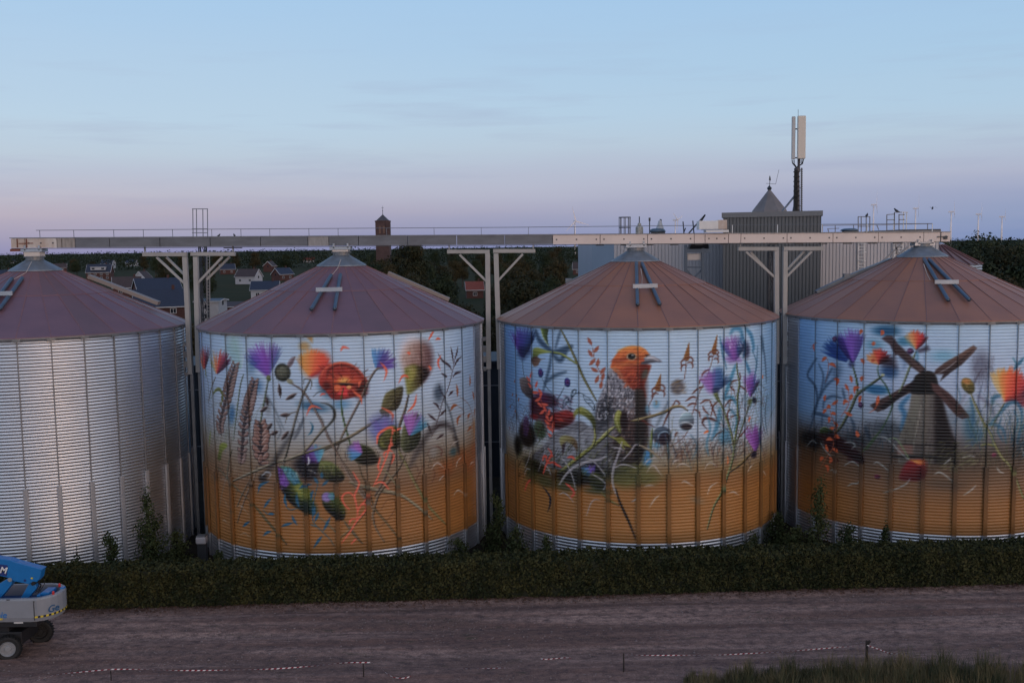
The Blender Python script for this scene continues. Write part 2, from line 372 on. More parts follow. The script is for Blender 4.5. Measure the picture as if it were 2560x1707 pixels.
def mural_flowers():
    random.seed(101); m = Mural(1); m.back([(800, 'bad6f0'), (980, 'b8cfe8'), (1070, 'b2bfcc'), (1125, 'a5a098'), (1170, '917c66'), (1215, '8f6b4a'), (1255, 'a27038'), (1400, 'ae7834')])
    m.o(490, 780); m.side(20, '7f9cc8', .5, 110); m.o(850, 780); m.side(1600, '8ab4dc', .55, 90)
    m.o(850, 1090)
    for x, y in ((1500, 250), (1600, 330), (1300, 380), (1650, 150)): m.el(x, y, 200, 120, 0, 'a8602c', a=.6, soft=1.2)
    m.el(900, 120, 420, 110, 20, '5e5450', a=.45, soft=1.3)
    m.o(490, 780)
    m.grass(60, 700, [(60, 1560), (700, 1520)], 70, 420, ['4c5c44', '7a6a58', '5a7488', '8a9078'], 7, .6)
    for P, w, c in (([(350, 600), (420, 800), (400, 1000)], 20, '6a90a8'), ([(620, 1000), (680, 1200), (640, 1400)], 22, '4a6c88'), ([(980, 1300), (1040, 1450), (1000, 1560)], 18, '5a6470'), ([(1320, 1300), (1260, 1450), (1200, 1560)], 40, '4a505c'), ([(1480, 1230), (1560, 1350), (1500, 1500)], 14, '6a6458')): m.st(P, w, c, a=.6, prof='t', soft=1.6)
    # soft coloured washes
    m.el(460, 430, 130, 190, 0, 'a9cdd0', a=.8, soft=1.3); m.fan((560, 720), -110, 60, 460, ['b7d6d2', '8fc0cf', 'a5cfc4', 'cfe6ea'], 50, 9, .35)
    m.el(740, 900, 100, 100, 0, '2f6ea4', a=.6, soft=1.2); m.el(690, 640, 80, 140, 20, '4c7ca8', a=.6, soft=1.3); m.el(440, 1250, 60, 130, 10, '2c70a8', a=.7, soft=1.2)
    m.el(1440, 1160, 180, 60, 10, '2e6a92', a=.8, soft=1.2); m.el(1600, 930, 90, 130, -30, '28688f', a=.75, soft=1.2); m.el(1780, 1130, 120, 70, 0, '4a92c4', a=.6, soft=1.3)
    m.el(1330, 420, 70, 60, 0, 'c8a56a', a=.8, soft=1.1); m.poly([(1330, 270), (1430, 280), (1430, 380), (1390, 350)], 'c9a468', a=.9, soft=2)
    m.el(880, 1150, 50, 120, 0, '8a9098', a=.6, soft=1)
    # red tufts at the far left
    m.fan((110, 720), -95, 40, 330, ['e89a58', 'e05040', '8a2040', '301828'], 40, 16, .8); m.st([(120, 720), (150, 900), (160, 1300)], 8, '2c3a28'); m.el(120, 740, 22, 60, 0, '6a7a30', '96a040')
    m.fan((250, 770), -80, 70, 320, ['9ab8a8', 'f0a848', 'e85038', '901e50', '3a1c40'], 70, 14, .75); m.twig([(240, 790), (185, 930), (150, 1100)], 8)
    # purple thistle tuft
    m.fan((890, 780), -104, 86, 430, ['3f5ea0', '6a4ab8', '9a50cc', '8a40b4', '7a6ab8', '5a7ab0'], 150, 12, .6); m.poly([(720, 660), (900, 560), (910, 790), (860, 790)], '8a48bc', soft=3, a=.75); m.el(890, 810, 34, 40, 0, '55603a', '8a9466')
    m.twig([(880, 830), (840, 1050), (800, 1260), (760, 1560)], 12, '3c4a34', '8a9a78')
    m.twig([(580, 760), (540, 900), (505, 1150), (460, 1560)], 9, '3f5140', '8aa07a')
    # wheat ears
    m.wheat([(480, 650), (420, 850), (370, 1060), (300, 1350), (310, 1500)], 118, 17, c='8e7068', hi='cfb8b0'); m.o(490, 1090).st([(310, -20), (290, 250), (250, 600)], 8, '6a5a44'); m.o(490, 780)
    m.wheat([(715, 850), (670, 1030), (640, 1150), (590, 1400), (560, 1760), (545, 1860)], 120, 20, c='8e7068', hi='cfb8b0')
    m.st([(540, 1880), (525, 2080), (470, 2350), (430, 2560)], 8, '7a6a50')
    m.o(490, 1090)
    m.wheat([(790, -140), (800, 0), (790, 120), (800, 300), (780, 335)], 170, 9, c='9a7264', hi='d8bcae'); m.twig([(740, 360), (700, 540), (600, 750), (500, 1060)], 12, '6b4a34', 'b09a80')
    m.o(490, 780)
    for x, y, l, an in ((790, 1390, 140, 65), (900, 1400, 110, -50), (960, 1480, 110, -25), (1090, 1510, 150, -50), (830, 1190, 120, -35), (1090, 1260, 130, -5), (1165, 1035, 160, -30), (1025, 960, 180, 85), (870, 1090, 110, 80), (1160, 620, 190, -55)):
        t = rad(an); m.st([(x-l/2*math.cos(t), y-l/2*math.sin(t)), (x, y), (x+l/2*math.cos(t), y+l/2*math.sin(t))], 50, '4c3a3a', hi='b8a7a0', prof='l'); m.st([(x-l/2.6*math.cos(t), y-l/2.6*math.sin(t)+8), (x+l/2.6*math.cos(t), y+l/2.6*math.sin(t)+8)], 14, '2a2020', prof='l', a=.8)
    m.el(1160, 620, 35, 90, 32, '9a8a98', a=.6)
    # seed heads
    m.el(1060, 740, 105, 110, 0, '4b4c40', '8a8c78', soft=.2, c3='22241c'); m.hatch((980, 650, 1150, 830), 60, 26, 75, ['84866e', '22241c', '9a9c84'], 5, .5); m.el(1150, 850, 45, 30, 30, '8c8c70', 'a8a890')
    m.twig([(1170, 870), (1320, 980), (1500, 1280), (1640, 1560), (1800, 1850)], 16, '5a4a44', 'a39590'); m.twig([(1400, 820), (1310, 1000), (1230, 1250), (1150, 1560), (1060, 1900)], 14, '4c4840', '9a968a')
    m.st([(1250, 1210), (1130, 1260), (1090, 1370)], 9, '6a6050'); m.st([(1240, 1320), (1260, 1400), (1150, 1560)], 7, '4c5050', a=.6); m.st([(840, 980), (960, 1180), (1080, 1440)], 14, '4a5a68', a=.6, soft=2)
    m.st([(1320, 880), (1330, 820), (1400, 830), (1420, 880), (1400, 950)], 8, '4a4a38')
    # orange poppy bud
    m.fan((1400, 800), -80, 85, 350, ['d89a58', 'f0b850', 'f8982c', 'fa5a18', 'f03018', 'c02038'], 170, 18, .7); m.poly([(1290, 560), (1400, 480), (1600, 510), (1620, 690), (1400, 790), (1300, 700)], 'f0a848', 'f04a20', ((1300, 600), (1600, 620)), soft=7, a=.75, sm=True); m.poly([(1400, 790), (1620, 660), (1640, 720), (1500, 770)], '901c38', soft=5, a=.8)
    # red poppy
    m.o(850, 780)
    m.poly([(-262, 800), (-200, 690), (-100, 630), (40, 612), (180, 660), (310, 790), (345, 890), (300, 990), (130, 1050), (20, 1070), (-100, 1060), (-180, 960), (-250, 890)], '881a18', 'cc4426', ((150, 1050), (-50, 640)), sm=True, soft=1.2)
    m.poly([(-150, 760), (0, 700), (150, 740), (260, 850), (60, 890), (-120, 880)], 'e8642c', '98201a', ((0, 860), (0, 700)), sm=True, soft=5, a=.9); m.el(50, 840, 70, 50, 0, 'ffb850', a=.85, soft=1.2)
    m.st([(-160, 800), (-130, 700), (0, 650), (160, 690), (250, 770)], 22, '501818', a=.7, soft=2); m.st([(-250, 830), (-190, 700), (-60, 630), (80, 622), (220, 700), (320, 830)], 14, 'f08058', a=.75, soft=1.2); m.el(270, 950, 70, 110, 20, '38101c', a=.8, soft=1.1); m.el(-160, 900, 60, 60, 0, '401414', a=.6, soft=1.1)
    m.el(60, 885, 120, 20, 4, '200c14', a=.9, soft=.8); m.poly([(30, 900), (-40, 1010), (90, 1030), (110, 960), (60, 900)], 'f02838', soft=2, a=.9); m.el(-30, 930, 45, 50, 0, 'f07838', a=.9, soft=.6); m.el(110, 920, 30, 25, 0, 'ffae60', a=.9, soft=.6); m.el(230, 1010, 110, 26, -8, '7a1c18', a=.7, soft=.8)
    for i in range(70):
        x, y = random.uniform(-200, 300), random.uniform(680, 1000); a = math.atan2(y-890, (x-60)); l = random.uniform(30, 100); m.st([(x, y), (x+l*math.cos(a), y+l*math.sin(a))], 9, random.choice(['e05028', '501010', '8a1c18', '28080e', 'e88048']), a=.5)
    m.st([(40, 930), (15, 1080), (30, 1250), (70, 1420), (130, 1640), (130, 1800)], 18, '2f4a1c', hi='7fae48', soft=.6)
    # cornflower blue/violet
    m.fan((440, 700), -55, 100, 290, ['5aa8e0', '4a8cd0', '4f50a8', '5a3c98', '6a4ab0', '6a58b8'], 120, 14, .65); m.twig([(520, 680), (440, 700), (350, 840), (250, 1060), (100, 1350), (0, 1560), (-60, 1750)], 13, '453a38', '9a8c84')
    # tall pale brown poppy seed flower
    m.el(880, 520, 180, 230, 0, 'd8c4c0', 'dcdcea', soft=.8, a=.95); m.poly([(760, 560), (840, 400), (1010, 350), (1110, 420), (1135, 600), (1090, 740), (1020, 840), (900, 900), (800, 760)], 'b89a8c', '5a2c2c', ((820, 560), (1120, 640)), sm=True, soft=8, a=.85)
    m.poly([(790, 690), (900, 640), (1030, 680), (1090, 740), (1020, 860), (930, 950), (840, 1005), (815, 960)], '8e9040', '2a1418', ((850, 800), (1040, 780)), sm=True, soft=3); m.el(880, 760, 60, 110, 20, 'a8a44c', a=.8, soft=1); m.hatch((800, 700, 1000, 960), 50, 60, 65, ['b0b070', '40281c', 'd0cc98'], 4, .4)
    for i in range(60):
        x, y = random.uniform(760, 1120), random.uniform(380, 720); m.st([(x, y), (x+random.uniform(-20, 30), y+60)], 7, random.choice(['c8a898', '6a3c34', 'e0d0cc']), a=.3)
    m.twig([(835, 1010), (790, 1200), (720, 1400), (715, 1570), (730, 1760), (760, 1850)], 18, '3a3028', '8a8070')
    # olive seed pod and stem
    m.poly([(520, 1100), (560, 1000), (660, 940), (765, 910), (770, 1000), (740, 1120), (680, 1200), (560, 1210), (510, 1170)], '76754c', '2c2418', ((560, 1040), (730, 1160)), sm=True, soft=1.5); m.hatch((540, 960, 740, 1190), 60, 50, -45, ['a8a878', '2c2618', '90905e'], 5, .45); m.poly([(480, 1210), (540, 1160), (605, 1240), (590, 1290), (520, 1270)], '5e5a40', sm=True)
    m.twig([(520, 1270), (330, 1390), (100, 1530), (-120, 1640), (-340, 1740)], 17, '57482f', 'b0a58c')
    # dark reddish sprigs on the right
    D = '4a2c34'
    m.st([(1120, 1530), (1160, 1430), (1210, 1270), (1260, 1090), (1330, 920), (1370, 760), (1390, 660), (1410, 540)], 10, D)
    for P in ([(1390, 640), (1375, 520), (1355, 420)], [(1405, 580), (1430, 500), (1445, 415)], [(1395, 680), (1430, 600), (1490, 540)], [(1370, 720), (1340, 660), (1250, 590), (1195, 500)], [(1380, 800), (1420, 750), (1490, 730)], [(1315, 800), (1290, 780), (1235, 745)], [(1290, 1050), (1230, 960), (1215, 880)], [(1330, 1030), (1360, 990), (1395, 965)], [(1220, 1200), (1190, 1140), (1135, 1105)], [(1215, 1280), (1260, 1230), (1300, 1190)], [(1190, 1340), (1130, 1290), (1070, 1240)], [(1165, 1450), (1210, 1390), (1290, 1390)], [(1120, 1500), (1095, 1420), (1065, 1350)], [(1180, 1560), (1230, 1520), (1275, 1495)]): m.st(P, 30, D, prof='l', soft=.5)
    m.el(1210, 990, 90, 120, 0, '47586c', a=.75, soft=1.1); m.st([(1270, 1060), (1340, 1200), (1390, 1400), (1430, 1560), (1460, 1750)], 30, '4a5560', a=.75, soft=2.5)
    for P in ([(1440, 1040), (1440, 960), (1425, 880)], [(1350, 1210), (1390, 1150), (1440, 1140)], [(1440, 1390), (1440, 1310), (1480, 1260)], [(1590, 910), (1595, 850), (1590, 770)], [(1640, 1080), (1635, 1020), (1625, 970)], [(1575, 1300), (1570, 1270), (1600, 1240)], [(1560, 1460), (1590, 1420), (1610, 1400)], [(1640, 1260), (1650, 1200), (1655, 1170)]): m.st(P, 44, 'a8683c', prof='l')
    m.st([(1470, 1040), (1540, 1090), (1590, 1160), (1620, 1300), (1600, 1560)], 6, '8a5c48'); m.st([(1440, 1150), (1500, 1190), (1525, 1240), (1480, 1260)], 6, '8a5c48'); m.el(1640, 1420, 60, 150, 0, 'a8703c', a=.6, soft=1.2)
    m.hatch((1560, 1250, 1690, 1560), 60, 60, 90, ['a86a38', '7a6a5a', 'c08850'], 5, .5)
    # orange ribbons and leaves
    for P in ([(1080, 350), (1120, 280), (1160, 210)], [(1170, 340), (1200, 325), (1235, 335)], [(490, 610), (550, 680), (570, 740), (535, 850)], [(715, 880), (760, 790), (810, 780), (845, 810)], [(140, 940), (200, 1000), (250, 1040), (270, 1130)], [(1230, 710), (1200, 620), (1240, 520)], [(820, 1230), (910, 1130), (940, 1000)], [(10, 480), (40, 430), (120, 450)], [(235, 920), (240, 860), (270, 840)], [(500, 1165), (570, 1200), (640, 1250), (640, 1320), (620, 1390)], [(1105, 720), (1110, 690), (1080, 650)], [(820, 500), (845, 500), (850, 530)], [(1210, 660), (1200, 600), (1215, 560)]): m.lf(*P, w=26)
    # lilac washes and big thistles in the middle
    m.el(520, 1420, 170, 190, 0, '5c6cb0', a=.75, soft=.9); m.fan((560, 1600), -100, 80, 380, ['7c94d0', '6a60b8', '8a70c0', '4a5ea0'], 60, 16, .4)
    m.o(850, 1090)
    m.el(560, 60, 100, 120, 20, '6a7030', 'a0a850', soft=.3, c3='20241a')
    m.poly([(500, 60), (560, -90), (660, -130), (720, -60), (740, 60), (680, 160), (560, 130)], '686e30', '20200f', ((560, -50), (660, 140)), sm=True, soft=2); m.hatch((500, -60, 720, 140), 60, 45, -60, ['a8ac58', '20200f'], 5, .4)
    m.poly([(740, 120), (760, -60), (800, -160), (900, -260), (960, -270), (985, -120), (985, 30), (920, 150), (800, 200)], '6e7450', '141810', ((760, 0), (960, 80)), sm=True, soft=1.5); m.fan((850, 0), -68, 80, 320, ['8a58b0', 'b070c8', '9a60b8', '3f9ac0', '2f7ea0'], 110, 13, .7); m.hatch((760, -10, 970, 170), 60, 40, -70, ['aab088', '14180c', '6a7a48'], 5, .5)
    m.st([(450, 90), (470, -20), (560, -90), (640, -100), (640, -20)], 26, 'f46a48'); m.st([(640, -60), (700, -80), (750, -100)], 18, 'f46a48')
    m.grass(-100, 1650, [(-100, 260), (900, 330), (1650, 260)], 130, 150, ['4a3c30', '6a5a44', 'a89a80', '3c3028'], 6, .55)
    # shadow-like brown sweep and loops on the right
    m.st([(860, 360), (960, 170), (1060, 0), (1180, -120), (1300, -140), (1400, -60)], 90, '4c4648', a=.75, soft=5, prof='t'); m.st([(1070, 240), (1100, 160), (1180, 125), (1250, 170), (1240, 230)], 20, '7a5248', prof='b'); m.st([(1390, 0), (1430, 60), (1460, 200)], 60, '403a38', a=.8, soft=4)
    m.el(1390, 190, 80, 60, 0, '3f6470', a=.7, soft=1.1); m.el(1150, 190, 70, 80, 0, '9a9894', a=.7, soft=1)
    # blue/violet thistle
    m.poly([(95, 130), (180, 90), (300, 110), (380, 150), (450, 240), (480, 310), (380, 350), (250, 340), (150, 260)], '3e4a22', '0e120c', ((250, 120), (330, 330)), sm=True, soft=2); m.fan((270, 210), -160, 110, 190, ['2f86c0', '54a0d8', '7a80d0', 'a86ac8', '9a5ab8'], 90, 13, .75)
    m.st([(230, 340), (270, 480), (340, 610), (420, 860), (560, 1040), (720, 1240)], 13, '2e2a18', hi='7a7448')
    # the big dark thistle group in the middle (photo 690-870)
    m.o(490, 1090)
    m.el(1380, 380, 190, 170, 20, '1c1a28', a=.85, soft=.8); m.poly([(1520, 300), (1640, 310), (1740, 380), (1820, 500), (1760, 560), (1600, 540), (1500, 440)], '7d8a4a', '0c0e0a', ((1640, 340), (1650, 540)), sm=True, soft=2); m.hatch((1540, 330, 1760, 520), 60, 60, 60, ['b8bc84', '1a2010', '8c9a50'], 5, .5)
    m.fan((1500, 330), -120, 110, 240, ['3a2858', '6a3c9a', '7a50b0', '50a0c0', '68b8d0'], 90, 14, .7)
    m.st([(1370, 250), (1385, 300), (1370, 350)], 16, 'dce0f0'); m.st([(1380, 415), (1440, 435), (1480, 470)], 10, 'a8b8c8', a=.8)
    m.poly([(990, 380), (1100, 370), (1200, 420), (1290, 560), (1380, 640), (1440, 800), (1480, 900), (1440, 960), (1340, 940), (1180, 840), (1080, 720), (1010, 560)], '6f7c30', '0a0c0c', ((1300, 640), (1140, 800)), sm=True, soft=1.5); m.el(1290, 680, 110, 70, 45, '9aa044', a=.85, soft=1.1); m.el(1400, 860, 80, 110, -40, '1a3a50', a=.6, soft=1)
    m.poly([(995, 370), (1060, 400), (1150, 580), (1110, 620), (1030, 600)], '6a3ca0', '8a50b8', ((1000, 380), (1100, 600)), soft=2); m.poly([(1040, 368), (1150, 380), (1230, 450), (1280, 570), (1200, 600), (1110, 500)], '58a8b8', '2a6a88', ((1100, 380), (1220, 590)), soft=2); m.hatch((1060, 390, 1240, 580), 40, 70, 60, ['a0dce0', '1f5a80', 'd0e8e8'], 4, .55); m.hatch((1010, 420, 1110, 620), 30, 60, 70, ['a070d0', '4a2880'], 6, .5); m.hatch((1150, 620, 1400, 880), 60, 50, 30, ['a8ac58', '141810', '4a5a20'], 6, .5)
    m.poly([(1540, 720), (1580, 680), (1680, 690), (1760, 780), (1820, 870), (1830, 970), (1790, 1030), (1700, 1000), (1590, 900), (1550, 820)], '5e6a2c', '0c0e08', ((1720, 800), (1640, 940)), sm=True, soft=1.5); m.el(1600, 745, 60, 62, 0, '9a80c8', a=.95, soft=.4); m.el(1665, 735, 45, 48, 0, '4f98a8', a=.9, soft=.5); m.hatch((1550, 690, 1690, 810), 30, 40, 60, ['c8b0e8', '7050a0', '9ad0d0'], 5, .5); m.hatch((1640, 800, 1800, 980), 40, 40, 40, ['9aa050', '14180c'], 5, .5)
    m.grass(120, 1800, [(120, 520), (1000, 480), (1800, 520)], 150, 170, ['3c3028', '6a5a44', 'b0a084', '2a2420'], 6, .55)
    # long twigs of the lower part
    m.twig([(440, 550), (700, 430), (960, 320), (1160, 265), (1310, 190), (1480, 0), (1580, -120)], 16, '6a604c', 'b8b098')
    m.twig([(1180, 260), (1400, 180), (1600, 120), (1860, 10)], 13, '5e5444', 'a8a088'); m.twig([(1180, -80), (1110, 160), (1060, 320)], 12, '6a6458', 'a8a090'); m.st([(1190, -60), (1040, 180), (900, 400), (800, 520)], 60, '2c2c34', a=.55, soft=4)
    m.twig([(1590, -20), (1720, 200), (1860, 470), (1960, 620), (2100, 800), (2180, 900)], 18, '5c4a3c', 'b09c8c')
    m.twig([(240, 350), (370, 500), (640, 770)], 14, '4a4030', '9c9070'); m.twig([(650, 780), (760, 900), (880, 1050), (1000, 1190), (1100, 1310)], 22, '2c2614', '8a8258'); m.twig([(400, 560), (380, 470), (400, 300), (440, 160)], 10, '4c4c38', '8a8a6c'); m.st([(400, 440), (350, 580), (300, 800), (280, 900)], 12, '8a8c90', a=.7, soft=1)
    m.twig([(640, 560), (560, 720), (500, 860)], 10, '5a4a38', '9a8a70'); m.twig([(1500, 980), (1620, 1080), (1730, 1190)], 12, '6a5a3c', 'a89c78'); m.twig([(1810, 1030), (1860, 1100), (1960, 1230), (2040, 1310)], 12, '3a3420', '8a8460')
    m.st([(800, 500), (850, 445), (900, 445), (915, 470), (880, 525)], 12, 'a8b0b8', a=.9); m.el(820, 520, 70, 60, 0, '1c1c24', a=.6, soft=1); m.st([(800, 490), (860, 440), (910, 460)], 10, 'b8c0c8')
    for P in ([(760, 700), (790, 600), (900, 550)], [(830, 880), (870, 820), (925, 750)], [(880, 955), (920, 950), (960, 955)], [(570, 1110), (610, 1075), (660, 1040)], [(820, 1220), (870, 1180), (925, 1160)], [(1090, 700), (1090, 790), (1110, 860)], [(1240, 720), (1240, 800), (1270, 880)], [(1260, 650), (1330, 600), (1420, 590)], [(1410, 780), (1415, 710), (1440, 660)], [(1445, 500), (1470, 540), (1485, 580)], [(1545, 610), (1585, 570), (1620, 540)], [(1450, 850), (1450, 930), (1430, 980)], [(1170, 960), (1200, 1030), (1240, 1090)], [(1450, 1050), (1480, 990), (1500, 930)], [(1560, 1160), (1600, 1080), (1650, 980)], [(1440, 1370), (1500, 1280), (1545, 1220)], [(1040, 1110), (1110, 1080), (1190, 1060)], [(1540, 440), (1540, 480), (1545, 520)]): m.st(P, 34, '17698c', prof='l', soft=.5)
    for P in ([(1500, 560), (1460, 720), (1430, 880), (1440, 1050), (1540, 1160), (1640, 1260), (1690, 1340)], [(1100, 860), (1160, 900), (1240, 880)], [(1240, 690), (1220, 760)], [(820, 900), (880, 960)], [(1400, 1080), (1480, 1110)]): m.st(P, 9, '17698c')
    m.poly([(280, 180), (290, 110), (330, 80), (380, 100), (370, 140), (320, 190), (300, 290), (265, 280)], '93a03c', '5a6420', ((300, 90), (290, 280)), sm=True, soft=1.5); m.o(490, 780)
    m.st([(185, 1050), (230, 970), (280, 945), (320, 1000), (320, 1080), (290, 1160)], 46, '6a7434', hi='a0a858', prof='l'); m.st([(185, 1440), (170, 1550), (165, 1650)], 40, '8a9a3c', prof='l'); m.el(100, 1750, 80, 220, 0, '8a7a6a', a=.4, soft=1)
    m.st([(1430, 1040), (1500, 980), (1590, 960)], 8, '4a5058'); m.st([(1440, 1570), (1600, 1410), (1690, 1300), (1690, 1200), (1620, 1130), (1520, 1110)], 26, '43433c', prof='l', soft=1.2); m.twig([(1770, 1560), (1860, 1370)], 8)
    m.lf((1350, 1280), (1390, 1180), (1440, 1150), (1550, 1190), w=30, c='ee7050'); m.lf((1520, 1030), (1550, 1000), (1590, 1010), w=18, c='ee6048'); m.lf((1780, 480), (1800, 430), (1860, 440), w=18, c='ee7060'); m.st([(1395, 1335), (1430, 1400), (1410, 1470), (1370, 1510)], 20, '187090', prof='l')
    # lower right: crossing grey-brown twigs, orange vines, white arcs
    m.o(850, 1090); G = ('514430', 'b3aa8c')
    m.twig([(0, 270), (180, 530), (300, 700), (350, 790)], 18, '4a3c30', '9a8a78'); m.twig([(120, 560), (240, 600), (400, 640), (560, 670), (740, 715), (900, 820), (1060, 940)], 24, *G); m.twig([(760, 720), (900, 820), (1000, 900), (1120, 1010)], 18, '6a6248', 'c0b898')
    m.twig([(720, 180), (800, 330), (900, 540), (1000, 720), (1080, 850), (1200, 980), (1290, 1070)], 22, '4a4420', 'a8a46c'); m.twig([(640, 220), (600, 350), (520, 560), (420, 730)], 15, '4a3a34', '8c7c70'); m.twig([(800, 220), (720, 390), (600, 540), (480, 690), (430, 820), (400, 960), (430, 1110), (540, 1290)], 15, '4c3c30', '9a8c74')
    m.twig([(520, 390), (620, 500), (730, 660)], 14, '5c5238', 'b0a888'); m.twig([(400, 870), (560, 1050), (720, 1250)], 13, '4c3c20', '94845c'); m.twig([(330, 900), (160, 1100), (0, 1240)], 11, '6c5c38', 'b0a070'); m.twig([(60, 1060), (140, 1150), (250, 1290)], 16, '3c3828', '8a8468')
    m.st([(500, 900), (570, 790), (650, 770), (690, 840), (640, 950), (560, 1050), (480, 1120)], 8, '5a3c1c', a=.8); m.st([(890, 620), (960, 480), (1050, 300)], 8, '5a2c20', a=.8); m.st([(870, 380), (940, 370), (960, 430)], 8, '4a2c24', a=.7); m.st([(1120, 580), (1160, 480), (1150, 400)], 9, '5a2c20', a=.7)
    for P in ([(160, 435), (200, 510), (235, 570), (215, 640), (180, 730), (200, 830), (215, 930), (205, 1030)], [(120, 900), (60, 840), (25, 760), (60, 700), (130, 695), (175, 750)], [(210, 940), (250, 850), (300, 800), (370, 680)], [(245, 850), (290, 830), (325, 860), (310, 910), (210, 1030), (130, 1160), (20, 1310)], [(110, 1080), (140, 1020), (210, 1010)], [(410, 610), (460, 510), (510, 400), (550, 300), (590, 200), (620, 90), (630, 0)], [(465, 370), (480, 320), (495, 255)], [(480, 420), (470, 380), (465, 350)], [(545, 260), (540, 210), (600, 175), (645, 190)], [(655, 210), (660, 260), (630, 340)], [(430, 590), (480, 560), (530, 570), (560, 600), (600, 650)], [(595, 170), (610, 110), (640, 110), (620, 60)], [(135, 1320), (200, 1250)]): m.st(P, 18, 'ee6a4a', soft=.5)
    for P in ([(1370, 110), (1400, 80), (1450, 55)], [(1120, 410), (1160, 345), (1210, 330), (1280, 400)], [(1420, 400), (1440, 310), (1500, 240)], [(1210, 550), (1240, 510), (1270, 480)], [(1385, 740), (1420, 680), (1460, 665), (1540, 720)], [(1590, 370), (1610, 325), (1640, 320)]): m.st(P, 14, 'cfc8c4', a=.85, prof='l')
    m.o(490, 1090)
    for P in ([(300, 530), (340, 525), (390, 555)], [(320, 1050), (345, 1025), (400, 1085)], [(540, 1210), (600, 1185), (660, 1240)], [(500, 870), (550, 850), (650, 970)], [(340, 760), (370, 820), (390, 880)], [(1430, 95), (1470, 80), (1520, 85)], [(1560, 240), (1600, 220), (1630, 180)]): m.st(P, 13, 'b8a898', a=.75, prof='l')
    return m

